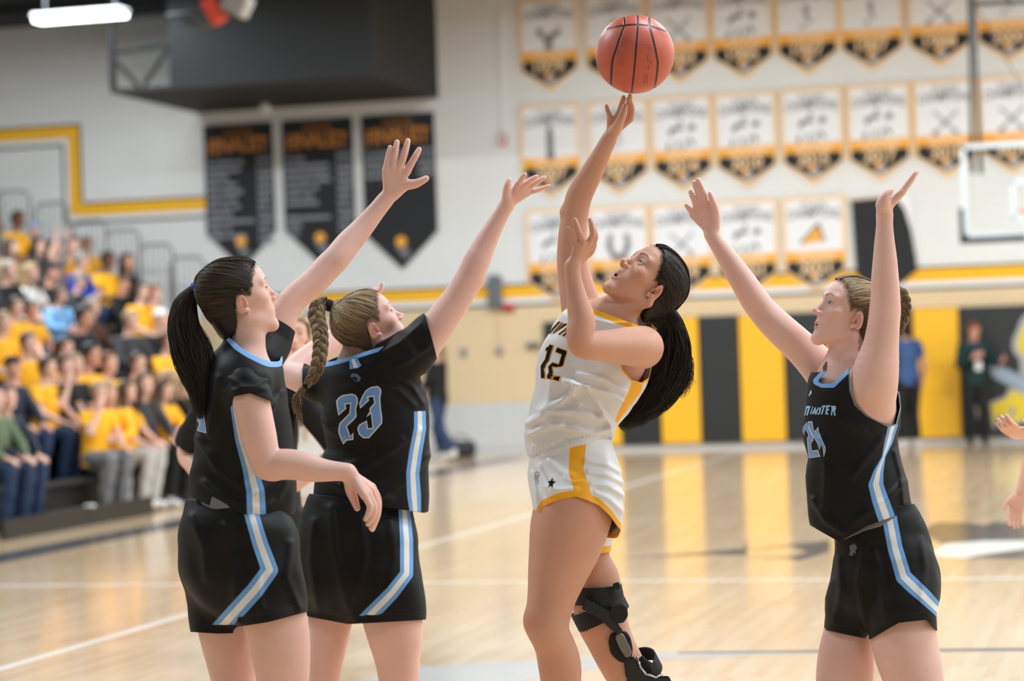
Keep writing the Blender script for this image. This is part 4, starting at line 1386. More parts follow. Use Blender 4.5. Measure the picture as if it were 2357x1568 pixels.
def baby_hairs(head, cap, n, seed, tie_l, rad=.00045):
    """fine short hairs along the hairline and flyaways"""
    r = np.random.RandomState(seed)
    ph = r.uniform(-PI, PI, n * 14); ct = r.uniform(-.7, 1, n * 14)
    d = np.stack([np.sin(ph) * np.sqrt(1 - ct ** 2), np.cos(ph) * np.sqrt(1 - ct ** 2), ct], 1)
    c0 = np.array([0, -.012, .025]); L = c0 + d * np.array([.075, .098, .088])
    hl = hairline(L); k = (hl > -.007) & (hl < .006) | ((hl > .03) & (r.uniform(0, 1, len(L)) < .12)); L = L[k][:n]
    d0 = L - c0; dt = np.asarray(tie_l) - L; dt /= np.linalg.norm(dt, axis=1, keepdims=True)
    t = np.linspace(0, 1, 7)
    ln = r.uniform(.018, .045, len(L))
    Lp = L[:, None] + (dt + r.normal(size=dt.shape) * .16)[:, None] * (ln[:, None] * t[None])[..., None]
    P = cap.project(head.cam(Lp.reshape(-1, 3)), 4); g = cap.grad(P); g /= np.maximum(np.linalg.norm(g, axis=1, keepdims=True), 1e-6)
    lift = (-.004 + r.uniform(.003, .008, (len(L), 1)) * np.clip(t * 3, 0, 1)[None] + r.uniform(0, .004, (len(L), 1)) * t[None] ** 2).reshape(-1, 1)
    P = (P + g * lift).reshape(len(L), 7, 3)
    V, Q = tubes(P, rad * np.interp(t, [0, .3, 1], [.6, 1, .3])[None] * np.ones((len(L), 1)), 3)
    return V, Q, np.repeat(r.beta(1.5, 1.5, len(L)), 21)
def hair_cap(pl, head, m, off=.006, rec=0., h=.0032, name='hair', rnd=.3, extra=None):
    cap = head.scalp(off)
    if extra: extra(cap)
    V, Q = cap.mesh(head.c - .16, head.c + .16, h)
    hl = lambda P: -hairline(head.loc(P), rec).astype(F32)
    V, Q = trim(V, Q, cap, hl)
    # sink the rim into the skin
    L = head.loc(V); d = hairline(L, rec)
    g = cap.grad(V.astype(F32))
    V = V - g * (np.clip(1 - d / .022, 0, 1) ** 1.5 * (off + .004))[:, None]
    return cap, V, Q, np.full(len(V), rnd)
# ------------------------------------------------------------------ the four players in front
LIP = srgb(188, 106, 106)
M_SKIN_A = skin_mat('skin_fair', srgb(234, 190, 177), LIP, srgb(58, 42, 36))
M_SKIN_D = skin_mat('skin_fair_blond', srgb(234, 192, 180), srgb(200, 128, 126), srgb(142, 108, 88))
M_SKIN_B = skin_mat('skin_rosy', srgb(236, 192, 180), srgb(205, 130, 126), srgb(120, 90, 70))
M_SKIN_C = skin_mat('skin_tanned', srgb(212, 160, 137), srgb(178, 104, 102), srgb(56, 38, 30))
M_TEETH = mat('teeth', srgb(225, 222, 214), .2)
M_HAIR_DARK = hair_mat('hair_dark_brown', srgb(20, 15, 13), srgb(84, 66, 50))
M_HAIR_BLACK = hair_mat('hair_brown_black', srgb(14, 10, 9), srgb(58, 42, 34))
M_HAIR_BLOND = hair_mat('hair_dark_blond', srgb(64, 47, 33), srgb(198, 172, 130))
M_ELASTIC = mat('elastic_black', srgb(18, 17, 18), .8)
BLUE = srgb(112, 166, 224); LBLUE = srgb(126, 176, 232); WHITE = srgb(232, 232, 232); BLACK = srgb(13, 13, 14); GOLD = srgb(250, 178, 36)
M_BLACK = cloth_mat('jersey_black_cloth', BLACK)
M_NUM_BLUE = mat('print_blue', srgb(104, 152, 210), .45, var=.12, vscale=9)
M_NUM_WHITE = mat('print_white', srgb(214, 220, 230), .5)
M_NUM_BLACK = mat('print_black', srgb(14, 13, 13), .8, spec=.15)
M_NUM_GOLD = mat('print_gold', srgb(240, 170, 40), .5)
M_JERSEY_K = cloth_mat('black_jersey_with_blue_side', BLACK,
                       [('stripe', -1, 1.0, BLUE), ('stripe', -1, .38, WHITE), ('collar', -.011, .02, LBLUE)])
M_SHORTS_K = cloth_mat('black_shorts_with_blue_stripe', BLACK,
                       [('stripe', -1, 1.0, BLUE), ('stripe', -1, .40, WHITE), ('edge', -.0245, -.0232, srgb(40, 40, 42))])
M_SHORTS_HEM = M_SHORTS_K
M_BAND = mat('grey_waistband', srgb(116, 116, 118), .7)
M_SHOE_W = mat('shoe_white', srgb(226, 226, 226), .5)
M_SOLE = mat('shoe_sole', srgb(60, 60, 64), .7)
M_SOCK = mat('sock_white', srgb(228, 228, 226), .85)

def shoe(pl, u, v_dummy, dd, fdir, ground, z0=0.0, m=None):
    """basketball shoe; ankle above picture column u at depth dd, toe along fdir (world xy)"""
    p = to_world(pl.P(u, 784, dd)); p[2] = z0
    d = np.array([fdir[0], fdir[1], 0.]); d /= np.linalg.norm(d); l = np.array([-d[1], d[0], 0]); zz = np.array([0, 0, 1.])
    f = Field(); q = lambda a, b, c: p + d * a + l * b + zz * c
    f.u(s_ell(q(.02, 0, .055), (.06, .043, .055), np.stack([d, l, zz], 1)), .02)
    f.u(s_ell(q(.10, 0, .04), (.09, .046, .042), np.stack([d, l, zz], 1)), .03)
    f.u(s_ell(q(-.045, 0, .05), (.04, .036, .05), np.stack([d, l, zz], 1)), .02)
    f.u(s_cone(q(-.03, 0, .06), .042, q(-.025, 0, .135), .042), .02)
    f.sub(s_cone(q(-.025, 0, .12), .033, q(-.025, 0, .20), .036), .004)
    V, Q = f.mesh(p - .24, p + .24, .007)
    V, Q = trim(V, Q, f, lambda P: (z0 + .018 - P[:, 2]).astype(F32))
    o = link('shoe', np_mesh('shoe', V - pl.org, Q), m or M_SHOE_W, pl.root)
    so = MB(); n = 28; ring = []
    for k in range(n):
        a = 2 * PI * k / n
        ring.append(q(.055 + .135 * math.cos(a), (.047 - .010 * (math.cos(a) < 0) + .004 * math.cos(a)) * math.sin(a), 0) - pl.org)
    so.prism([tuple(r) for r in ring], zz * .001, zz * .024)
    so.build('sole', M_SOLE, o, bevel=.004)
    so2 = MB(); 
    for k in range(5):
        c0 = q(.045 + .02 * k, -.026 + .001 * k, .098 - .011 * k) - pl.org; c1 = q(.045 + .02 * k, .026 - .001 * k, .098 - .011 * k) - pl.org
        so2.tube([c0, (c0 + c1) / 2 + zz * .008, c1], .003, 6)
    so2.build('laces', M_SOCK, o, smooth=True)
    return o

# ================================================================= player A: long raised arm, left edge of the group
def player_a():
    p = Player('a', 5.7, 'player in black jersey with dark ponytail and blue hair tie, far arm raised', (590, 0))
    H = Head(-1.2861, .3018, -.0186, (-.7809, 5.7, .1222), .996, mo=.45, eo=.55)
    s = p.skin
    H.skin(s)
    p.limb([(566, 832, .0, 44), (568, 790, .0, 43), (568, 740, 0, 43)], .02)
    inner = [(565, 850, 0, 52, .09), (562, 900, 0, 84, .125), (562, 986, 0, 92, .125), (562, 1060, 0, 86, .115), (560, 1130, 0, 96, .13), (553, 1200, 0, 108, .13), (558, 1255, 0, 100, .12)]
    p.loft(inner, .03)
    # raised far arm
    p.limb([(596, 826, .10, 40), (626, 778, .17, 40), (668, 698, .20, 32.5), (722, 649, .23, 31.5), (755, 614, .25, 32), (775, 594, .26, 31), (800, 562, .285, 29.5), (832, 527, .31, 25.5), (866, 486, .33, 21), (886, 461, .34, 20.0)], .012)
    p.hand((893, 452, .34), [
        [(937, 394, .335), (948, 374, .335), (958, 357, .337), (965, 344, .34)],
        [(921, 384, .332), (929, 360, .33), (935, 340, .333), (939, 324, .336)],
        [(904, 384, .33), (908, 360, .33), (911, 342, .332), (914, 327, .335)],
        [(889, 391, .33, .9), (892, 370, .33), (895, 354, .332), (898, 339, .334)]],
        [(905, 447, .345), (931, 427, .34), (952, 424, .335), (966, 419, .333), (981, 411, .335)], r=9.0)
    # near arm hanging forward
    p.limb([(570, 884, -.12, 40), (574, 908, -.155, 44), (584, 950, -.17, 42), (597, 1005, -.18, 40), (607, 1048, -.185, 37), (622, 1072, -.185, 36), (650, 1069, -.19, 36), (684, 1071, -.19, 35), (716, 1078, -.19, 31.5), (745, 1083, -.19, 26.5), (775, 1085, -.19, 22.5), (800, 1087, -.19, 21)], .012)
    s.u(s_ell(p.P(602, 1080, -.185), np.array([.017, .02, .017])), .02)
    p.hand((806, 1091, -.19), [
        [(856, 1122, -.165), (870, 1150, -.165), (869, 1185, -.17), (857, 1219, -.178)],
        [(855, 1130, -.185), (868, 1165, -.185), (864, 1196, -.188), (854, 1216, -.190)],
        [(846, 1137, -.203), (861, 1168, -.205), (857, 1192, -.207), (847, 1207, -.207)],
        [(838, 1140, -.216, .9), (851, 1164, -.220), (848, 1182, -.220), (841, 1196, -.218)]],
        [(806, 1102, -.175), (807, 1128, -.165), (814, 1148, -.165), (822, 1170, -.168)], r=9.3)
    p.flush = [(858, 1150, -.17, .06, .7), (893, 452, .34, .05, .25), (965, 344, .34, .05, .4), (610, 1085, -.19, .045, .35), (935, 350, .33, .05, .3)]
    # legs
    p.limb([(605, 1330, -.085, 78), (636, 1440, -.09, 74), (648, 1520, -.09, 66), (652, 1590, -.09, 57), (652, 1640, -.10, 50), (655, 1700, -.085, 47), (655, 1760, -.075, 48), (650, 1850, -.075, 36), (646, 1940, -.075, 25), (646, 1990, -.075, 26)], .02)
    p.limb([(510, 1340, .09, 74), (522, 1450, .09, 66), (538, 1540, .085, 58), (546, 1620, .075, 48), (552, 1690, .09, 46), (552, 1750, .10, 46), (552, 1850, .10, 34), (552, 1930, .10, 24), (552, 1965, .10, 25)], .02)
    p.build_skin(M_SKIN_A, H, (565, 835, 0, .25, 1), 1260, (380, 290), (1010, 2060))
    p.eyes((.40, -.02)); p.teeth(M_TEETH)
    # jersey
    j = Field()
    j.u(s_loft(p.lo([(558, 842, .0, 58, .10), (556, 872, 0, 90, .145), (557, 925, 0, 104, .150), (562, 986, 0, 111, .150), (562, 1040, 0, 116, .145), (561, 1094, 0, 121, .145), (559, 1140, 0, 122, .155), (558, 1180, 0, 116, .160), (559, 1215, 0, 108, .155)])), .02)
    j.u(s_chain(p.nodes([(572, 888, -.14, 56), (566, 868, -.11, 58), (564, 852, -.03, 60), (605, 826, .09, 47)]), .04), .05)
    j.u(s_cone(p.P(556, 856, 0), .085, p.P(572, 792, .01), .066), .03)
    fold = rnd_folds(3, 5.5, .0055, [(.6, .4, .5), (.2, .3, 1), (1, .2, .3)])
    j.disp(fold)
    j.disp(ridge([([(650, 905), (600, 985), (575, 1060)], 8, 0.0085), ([(455, 1010), (500, 1080), (560, 1120)], 9, 0.0102), ([(680, 1050), (620, 1120), (560, 1160)], 9, 0.0119),
                  ([(470, 1110), (520, 1150), (590, 1165)], 8, 0.0102), ([(500, 870), (490, 930), (480, 1000)], 8, 0.0085), ([(660, 1110), (640, 1150), (600, 1180)], 7, 0.0085)]))
    hem = below([(430, 1140), (445, 1146), (488, 1167), (566, 1184), (612, 1190), (659, 1188), (700, 1178)])
    neckp = plane3(p.P(531, 776, -.02), p.P(640, 830, -.02), p.P(598, 790, .13), p.P(565, 700, 0))
    cut = gmax(hem, neckp)
    p.cloth('jersey', j, M_JERSEY_K, (400, 740), (720, 1230), cut=cut, attrs={
        'stripe': stripe_attr([(540, 940), (553, 1010), (575, 1075), (588, 1130), (591, 1192)], [9, 12, 17, 21, 22], near=p.D),
        'collar': neckp})
    sl = Field()
    sl.u(s_loft(p.lo([(560, 872, -.10, 50, .05), (566, 884, -.135, 56, .062), (574, 905, -.16, 50, .062), (582, 945, -.168, 48, .058)])), .02)
    sl.disp(rnd_folds(5, 8, .004)); sl.disp(ridge([([(520, 865), (560, 890), (610, 895)], 6, 0.0068), ([(535, 900), (580, 890), (620, 870)], 6, 0.0068)]))
    p.cloth('sleeve', sl, M_BLACK, (470, 780), (680, 970), cut=below([(500, 918), (537, 913), (576, 905), (620, 921), (660, 928)]), attrs={})
    sl = Field()
    sl.u(s_chain(p.nodes([(600, 830, .11, 50), (622, 792, .165, 49), (640, 748, .185, 43), (655, 720, .195, 40)]), .02), .02)
    d = p.P(668, 698, .2) - p.P(626, 778, .17); d = (d / np.linalg.norm(d)).astype(F32); c0 = p.P(640, 747, .187).astype(F32)
    p.cloth('sleeve', sl, M_BLACK, (540, 660), (720, 900), cut=lambda P: ((P - c0) @ d).astype(F32))
    # shorts
    f = Field()
    f.u(s_loft(p.lo([(556, 1120, 0, 96, .135), (553, 1150, 0, 107, .15), (543, 1206, 0, 126, .165), (545, 1245, 0, 131, .17), (553, 1300, 0, 134, .165)])), .02)
    f.u(s_loft(p.lo([(600, 1240, -.07, 78, .105), (618, 1330, -.088, 80, .11), (630, 1420, -.092, 81, .115), (634, 1480, -.092, 80, .115)])), .04)
    f.u(s_loft(p.lo([(495, 1240, .07, 76, .10), (494, 1330, .085, 74, .105), (500, 1430, .09, 62, .11), (503, 1490, .09, 60, .11)])), .04)
    f.disp(rnd_folds(9, 5.0, .006, [(.3, .3, 1), (.8, .3, .4), (.1, .5, 1)]))
    f.disp(ridge([([(440, 1190), (470, 1260), (475, 1330)], 10, 0.0102), ([(560, 1200), (590, 1290), (600, 1400)], 9, 0.0085), ([(670, 1250), (660, 1330), (690, 1400)], 8, 0.0102), ([(520, 1210), (540, 1300), (545, 1430)], 10, 0.0119)]))
    he = below([(420, 1450), (439, 1455), (500, 1459), (541, 1458), (549, 1443), (615, 1433), (660, 1421), (708, 1408), (740, 1398)])
    top = lambda P: -below([(430, 1150), (488, 1160), (520, 1158), (660, 1165)])(P)
    p.cloth('shorts', f, M_SHORTS_K, (390, 1100), (740, 1520), cut=gmax(he, top), attrs={
        'stripe': stripe_attr([(578, 1180), (588, 1215), (600, 1255), (621, 1312), (586, 1360), (528, 1424), (492, 1464)], [17, 17, 18, 19, 20, 20, 20], near=p.D, hem=he),
        'edge': he})
    wb = Field(); wb.u(s_loft(p.lo([(553, 1130, 0, 104, .150), (549, 1180, 0, 112, .158)])), .02)
    wbo = p.cloth('waistband', wb, M_BAND, (420, 1100), (700, 1200), cut=gmax(below([(430, 1172), (660, 1192)]), lambda P: -below([(430, 1138), (660, 1160)])(P)))
    p.decal('waistband_mark', wb, [[(455, 1146), (462, 1148), (463, 1158), (459, 1163), (454, 1158)]], M_NUM_BLACK, .003, parent=wbo, step=4)
    # number on the back, mostly behind the ponytail
    num = [[(454, 902), (462, 905), (468, 950), (474, 996), (456, 991), (461, 975), (453, 962)], [(451, 905), (453, 905), (455, 940), (452, 940)]]
    p.decal('number_outline', j, num, M_NUM_WHITE, .0009, grow=1.5, step=5)
    p.decal('number', j, num, M_NUM_BLUE, .0018, grow=-.8, step=5)
    # hair
    tie = p.P(452, 666, .02)
    def ex(c): c.u(s_chain([(*p.P(470, 672, .02), .022), (*H.cam((0, -.06, .045)), .06)], .02), .03)
    cap, V, Q, A = hair_cap(p, H, M_HAIR_DARK, .007, extra=ex)
    tl = H.loc(tie[None])[0]
    parts = [(V, Q, A * 0 + .08), scalp_strands(p, H, cap, tl, 460, seed=2)]
    # two plaits over the crown
    for k, (x0, x1, rn) in enumerate([(.020, .012, 1), (.046, .020, 2)]):
        pts = [(x0, .072, .085), (x0, .045, .110), (x0, .01, .122), (x1, -.04, .115), (x1 * .6, -.09, .085), tuple(tl * .97)]
        q = cap.project(H.cam(np.array(pts)), 5); 
        gpts = [(tuple(a), w) for a, w in zip(q, [.6, .8, 1, 1, 1, .9])]
        parts.append(braid(gpts, .0058, 11, rn))
    parts.append(baby_hairs(H, cap, 260, 41, tl))
    V, Q, A = joinq(parts)
    hair = p.put('hair', V, Q, M_HAIR_DARK, {'rnd': A})
    el = MB(); tc = p.world(tie[None])[0]
    ax = p.world(p.P(440, 672, .02)[None])[0] - p.world(p.P(466, 664, .02)[None])[0]; ax /= np.linalg.norm(ax)
    e1 = np.cross(ax, [0, 0, 1.]); e1 /= np.linalg.norm(e1); e2 = np.cross(ax, e1)
    for k in range(5):
        el.tube([tc + ax * (k - 2) * .0042 + (e1 * math.cos(q) + e2 * math.sin(q)) * (.0185 + .001 * (k % 2)) for q in np.linspace(0, 2 * PI, 19)], .0032, 6)
    el.build('hair_tie', mat('hair_tie_blue', srgb(22, 92, 190), .6), hair, smooth=True)['label'] = 'bright blue hair tie'
    G = lambda L: [p.n(*a) for a in L]
    tails = []
    tails.append(lock_strands(G([(448, 668, .02, 13), (425, 690, 0, 16), (415, 740, -.02, 26), (432, 810, -.05, 38), (455, 880, -.08, 30), (462, 935, -.10, 16), (462, 965, -.10, 7)]), 520, 30, 0, 4, .0017, .006))
    tails.append(lock_strands(G([(448, 670, .02, 13), (440, 700, .0, 13), (440, 750, -.03, 20), (462, 810, -.07, 28), (472, 870, -.09, 22), (470, 920, -.10, 10)]), 260, 26, 0, 5, .0017, .006))
    tails.append(lock_strands(G([(447, 664, .02, 8), (415, 685, 0, 7), (398, 720, -.01, 5), (402, 765, -.02, 6), (416, 810, -.03, 10), (425, 860, -.06, 10), (440, 905, -.08, 5)]), 60, 26, 0, 6, .0013, .008))
    V, Q, A = joinq(tails)
    p.put('ponytail', V, Q, M_HAIR_DARK, {'rnd': A * .8})
    shoe(p, 650, 0, -.075, (.9, .6), 0); shoe(p, 552, 0, .10, (.9, .7), 0)
    return p

# ================================================================= player 23: arm raised, seen from behind
def player_23():
    p = Player('b', 6.5, 'player with blond braid, number 23 on back of black jersey, arm raised', (860, 0))
    H = Head(-1.36, .5274, -.0404, (-.4612, 6.5, .0514), .999, mo=.2, eo=.9)
    s = p.skin; H.skin(s)
    p.limb([(818, 850, .0, 44), (826, 812, .0, 40), (838, 770, .0, 40)], .02)
    p.loft([(830, 862, 0, 60, .08), (852, 890, 0, 98, .11), (864, 927, 0, 104, .115), (866, 975, 0, 104, .112), (868, 1040, 0, 98, .105), (855, 1120, 0, 108, .12), (838, 1180, 0, 100, .115), (834, 1220, 0, 88, .10)], .03)
    p.limb([(905, 838, -.05, 50), (955, 806, -.08, 50), (985, 775, -.085, 43), (1012, 744, -.09, 38), (1040, 705, -.09, 35.5), (1057, 680, -.09, 34), (1083, 634, -.095, 32), (1098, 600, -.10, 31), (1112, 570, -.10, 27.5), (1137, 522, -.105, 21.5), (1156, 489, -.108, 18.5), (1164, 476, -.108, 18)], .012)
    s.u(s_ell(p.P(1100, 650, -.09), np.array([.016, .018, .016])), .02)
    p.hand((1164, 476, -.108), [
        [(1193, 425, -.13), (1199, 415, -.15), (1204, 407, -.165), (1208, 402, -.175)],
        [(1204, 428, -.125), (1216, 419, -.135), (1226, 412, -.14), (1235, 407, -.142)],
        [(1212, 434, -.115), (1228, 424, -.12), (1242, 415, -.122), (1253, 409, -.122)],
        [(1215, 443, -.105, .85), (1233, 439, -.105), (1249, 433, -.105), (1263, 428, -.105)]],
        [(1168, 468, -.115), (1166, 446, -.13), (1168, 428, -.135), (1172, 415, -.135)], r=7.6)
    # far arm: elbow out to the left, forearm up behind the head
    p.limb([(748, 888, .06, 38), (715, 880, .09, 35), (690, 870, .13, 33), (672, 862, .17, 30), (690, 842, .22, 31), (725, 815, .28, 30), (770, 782, .34, 26), (815, 742, .40, 20), (840, 712, .43, 17)], .012)
    p.hand((842, 710, .43), [
        [(862, 688, .44), (870, 676, .44), (877, 665, .44), (880, 654, .44)],
        [(858, 684, .45), (864, 674, .45), (869, 668, .45), (872, 664, .45)],
        [(852, 682, .46), (856, 672, .46), (860, 668, .46), (863, 664, .46)],
        [(846, 684, .47), (848, 676, .47), (850, 672, .47), (852, 670, .47)]],
        [(848, 706, .425), (860, 700, .42), (866, 694, .42), (872, 686, .42)], r=7.0)
    p.flush = [(1100, 652, -.1, .045, .6), (1195, 440, -.12, .06, .45), (668, 866, .17, .05, .3), (1163, 478, -.11, .04, .25)]
    p.limb([(772, 1310, .045, 62), (766, 1400, .055, 52), (752, 1470, .06, 50), (744, 1560, .055, 40), (742, 1640, .07, 41), (745, 1740, .07, 30), (748, 1810, .07, 22), (748, 1850, .07, 22)], .02)
    p.limb([(880, 1310, -.045, 66), (896, 1395, -.055, 68), (907, 1445, -.06, 67), (914, 1510, -.06, 54), (918, 1570, -.055, 46.5), (916, 1650, -.04, 46), (908, 1740, -.04, 34), (902, 1830, -.04, 23), (902, 1860, -.04, 23)], .02)
    p.build_skin(M_SKIN_B, H, (815, 840, 0, .3, 1), 1250, (640, 390), (1275, 1900))
    p.eyes((.45, .10))
    j = Field()
    j.u(s_loft(p.lo([(822, 852, 0, 52, .075), (850, 885, 0, 102, .115), (864, 927, 0, 119, .128), (866, 965, 0, 125, .13), (868, 1003, 0, 120, .128), (870, 1045, 0, 118, .128), (860, 1100, 0, 130, .135), (855, 1145, 0, 135, .14), (855, 1190, 0, 130, .14)])), .02)
    j.u(s_chain(p.nodes([(735, 893, .06, 36), (780, 872, .03, 44), (830, 856, 0, 46), (900, 830, -.05, 56), (945, 812, -.08, 58)])), .05)
    j.u(s_cone(p.P(826, 862, 0), .082, p.P(826, 822, 0), .064), .03)
    j.disp(rnd_folds(13, 4.5, .004, [(.6, .2, .7)]))
    j.disp(ridge([([(965, 990), (900, 1040), (790, 1110)], 7, 0.0119), ([(925, 1010), (850, 1055), (760, 1080)], 6, 0.0085), ([(880, 880), (920, 900), (955, 935)], 7, 0.0085), ([(985, 1050), (930, 1110), (880, 1150)], 8, 0.0102), ([(740, 1100), (820, 1140), (900, 1150)], 8, 0.0102), ([(900, 860), (950, 890), (975, 930)], 6, 0.0068), ([(735, 960), (760, 990), (800, 1010)], 7, 0.0068)]))
    hem = below([(700, 1140), (718, 1146), (796, 1154), (870, 1166), (943, 1176), (977, 1181), (1010, 1170)])
    neckp = plane3(p.P(798, 822, -.05), p.P(860, 800, -.05), p.P(850, 792, .09), p.P(826, 700, 0))
    p.cloth('jersey', j, M_JERSEY_K, (660, 780), (1030, 1230), cut=gmax(hem, neckp), attrs={
        'stripe': stripe_attr([(966, 940), (967, 985), (957, 1040), (950, 1090), (953, 1140), (956, 1178)], [13, 14, 15, 15, 16, 13], near=p.D + .05, vmin=946),
        'collar': neckp})
    sl = Field()
    sl.u(s_chain(p.nodes([(905, 836, -.05, 58), (945, 812, -.08, 58), (972, 786, -.085, 50), (1000, 762, -.09, 47)])), .02)
    sl.disp(rnd_folds(15, 7, .004)); sl.disp(ridge([([(870, 815), (920, 790), (970, 745)], 6, 0.0085), ([(900, 850), (940, 830), (985, 800)], 6, 0.0085)]))
    d = p.P(1040, 705, -.09) - p.P(955, 806, -.08); d = (d / np.linalg.norm(d)).astype(F32)
    he = plane3(p.P(977, 727, -.085), p.P(1002, 813, -.085), p.P(990, 765, -.16), p.P(1100, 600, -.1))
    p.cloth('sleeve', sl, M_BLACK, (840, 700), (1040, 900), cut=he)
    sl = Field(); sl.u(s_chain(p.nodes([(770, 888, .04, 42), (735, 888, .06, 40), (708, 880, .085, 38), (690, 874, .11, 38)])), .02)
    sl.disp(rnd_folds(16, 9, .003))
    he = plane3(p.P(699, 850, .09), p.P(701, 905, .09), p.P(705, 880, .16), p.P(600, 870, .2))
    p.cloth('sleeve', sl, M_BLACK, (640, 820), (800, 950), cut=he)
    f = Field()
    f.u(s_loft(p.lo([(838, 1120, 0, 100, .12), (832, 1155, 0, 113, .135), (823, 1206, 0, 130, .15), (822, 1260, 0, 139, .155), (826, 1320, 0, 140, .15)])), .02)
    f.u(s_loft(p.lo([(762, 1260, .05, 80, .105), (758, 1350, .06, 72, .11), (756, 1430, .06, 52, .10), (756, 1480, .06, 50, .10)])), .03)
    f.u(s_loft(p.lo([(882, 1260, -.05, 82, .11), (887, 1350, -.06, 86, .12), (890, 1430, -.06, 88, .12), (891, 1480, -.06, 88, .12)])), .03)
    f.disp(rnd_folds(19, 4.5, .005, [(.2, .3, 1), (.6, .3, .5)]))
    f.disp(ridge([([(760, 1170), (770, 1260), (800, 1400)], 10, 0.0102), ([(830, 1190), (840, 1280), (810, 1420)], 9, 0.0102), ([(900, 1200), (910, 1290), (880, 1400)], 10, 0.0068), ([(720, 1200), (715, 1290), (730, 1400)], 9, 0.0085)]))
    he = below([(680, 1412), (710, 1420), (801, 1437), (860, 1434), (977, 1427), (1000, 1424)])
    top = lambda P: -below([(700, 1135), (840, 1150), (980, 1165)])(P)
    p.cloth('shorts', f, M_SHORTS_K, (650, 1100), (1010, 1480), cut=gmax(he, top), attrs={
        'stripe': stripe_attr([(930, 1165), (936, 1245), (936, 1321), (903, 1364), (858, 1410), (820, 1449)], [13, 15, 15, 16, 17, 17], near=p.D, hem=he), 'edge': he})
    Z = lambda L: [((x / 7.843) + 760, (y / 7.843) + 840) for x, y in L]
    two = Z([(115, 660), (150, 600), (230, 550), (400, 525), (460, 550), (495, 610), (495, 690), (465, 790), (475, 930), (430, 990), (300, 1110), (345, 1240), (355, 1300), (420, 1230), (415, 1350), (300, 1360), (240, 1430), (155, 1230), (155, 1130), (180, 1050), (350, 880), (370, 700), (270, 715), (290, 790), (155, 910), (130, 780)])
    three = Z([(530, 690), (580, 570), (640, 470), (730, 405), (850, 385), (900, 420), (920, 480), (900, 600), (905, 690), (910, 770), (935, 960), (930, 1060), (700, 1320), (600, 1320), (520, 1250), (495, 1150), (530, 1080), (660, 1010), (680, 1150), (770, 1140), (740, 880), (655, 940), (715, 850), (715, 790), (800, 690), (780, 570), (680, 590), (700, 640), (545, 785)])
    p.decal('number_outline', j, [two, three], M_NUM_WHITE, .0009, grow=.6, step=5)
    p.decal('number', j, [two, three], M_NUM_BLUE, .0018, grow=-2.4, step=5)
    tag_ = [(803, 812), (822, 806), (850, 801), (846, 807), (824, 818), (822, 822), (832, 841), (826, 847), (806, 850), (802, 836)]
    p.decal('collar_tab', j, [[(805, 826), (820, 820), (833, 842), (826, 848), (806, 851)]], M_NUM_BLUE, .003, step=5)
    p.decal('collar_tab_stripe', j, [[(810, 830), (816, 827), (826, 846), (816, 849)]], M_NUM_WHITE, .0045, step=5)
    em = [[(806, 866), (812, 860), (822, 861), (831, 870), (828, 878), (822, 879), (824, 872), (816, 867), (810, 870)], [(812, 872), (818, 876), (825, 880), (817, 878)]]
    p.decal('jersey_emblem', j, em, mat('print_slate', srgb(92, 104, 128), .5), .0015, step=4)
    tie = p.P(759, 702, .0)
    def ex(c): c.u(s_chain([(*p.P(776, 706, .0), .020), (*H.cam((0, -.06, .045)), .055)]), .03)
    cap, V, Q, A = hair_cap(p, H, M_HAIR_BLOND, .007, extra=ex)
    tl = H.loc(tie[None])[0]
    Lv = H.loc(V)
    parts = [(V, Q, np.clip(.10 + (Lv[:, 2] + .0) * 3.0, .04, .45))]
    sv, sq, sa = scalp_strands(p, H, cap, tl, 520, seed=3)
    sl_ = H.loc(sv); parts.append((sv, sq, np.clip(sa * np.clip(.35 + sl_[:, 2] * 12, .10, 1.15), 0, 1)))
    pts = [(.016, .074, .084), (.016, .045, .108), (.014, .01, .118), (.012, -.04, .110), tuple(tl * .97)]
    q = cap.project(H.cam(np.array(pts)), 5)
    bv, bq, ba = braid([(tuple(a), w) for a, w in zip(q, [.5, .8, 1, 1, .9])], .0052, 12, 4); parts.append((bv, bq, ba * .9))
    parts.append(baby_hairs(H, cap, 260, 41, tl))
    V, Q, A = joinq(parts)
    hair = p.put('hair', V, Q, M_HAIR_BLOND, {'rnd': A})
    el = MB(); tc = p.world(p.P(757, 703, .0)[None])[0]
    ax = p.world(p.P(745, 697, 0)[None])[0] - p.world(p.P(770, 709, 0)[None])[0]; ax /= np.linalg.norm(ax)
    e1 = np.cross(ax, [0, 0, 1.]); e1 /= np.linalg.norm(e1); e2 = np.cross(ax, e1)
    for k in range(5):
        el.tube([tc + ax * (k - 2) * .004 + (e1 * math.cos(q) + e2 * math.sin(q)) * (.0165 + .0012 * (k % 2)) for q in np.linspace(0, 2 * PI, 19)], .0032, 6)
    el.build('hair_tie', M_ELASTIC, hair, smooth=True)
    path = [(750, 699, 0, .9), (735, 703, -.01, 1.05), (728, 725, -.03, 1.1), (736, 760, -.06, 1.05), (738, 795, -.09, 1.0), (733, 835, -.115, .95), (722, 866, -.12, .85), (704, 888, -.12, .5)]
    bv, bq, ba = braid([(tuple(p.P(*a[:3])), a[3]) for a in path], .0235, 3.6, 8)
    tv, tq, ta = lock_strands([p.n(*a) for a in [(702, 890, -.12, 6), (692, 905, -.12, 9), (684, 925, -.12, 11), (685, 955, -.12, 5)]], 130, 14, 0, 9, .0013, .006)
    kv, kq, ka = lock_strands([p.n(*a) for a in [(704, 888, -.12, 6), (690, 912, -.12, 7), (688, 940, -.11, 5), (693, 985, -.11, 3)]], 60, 14, 0, 10, .0012, .006)
    V, Q, A = joinq([(bv, bq, ba * .75), (tv, tq, ta), (kv, kq, ka)])
    br = p.put('braid', V, Q, M_HAIR_BLOND, {'rnd': A})
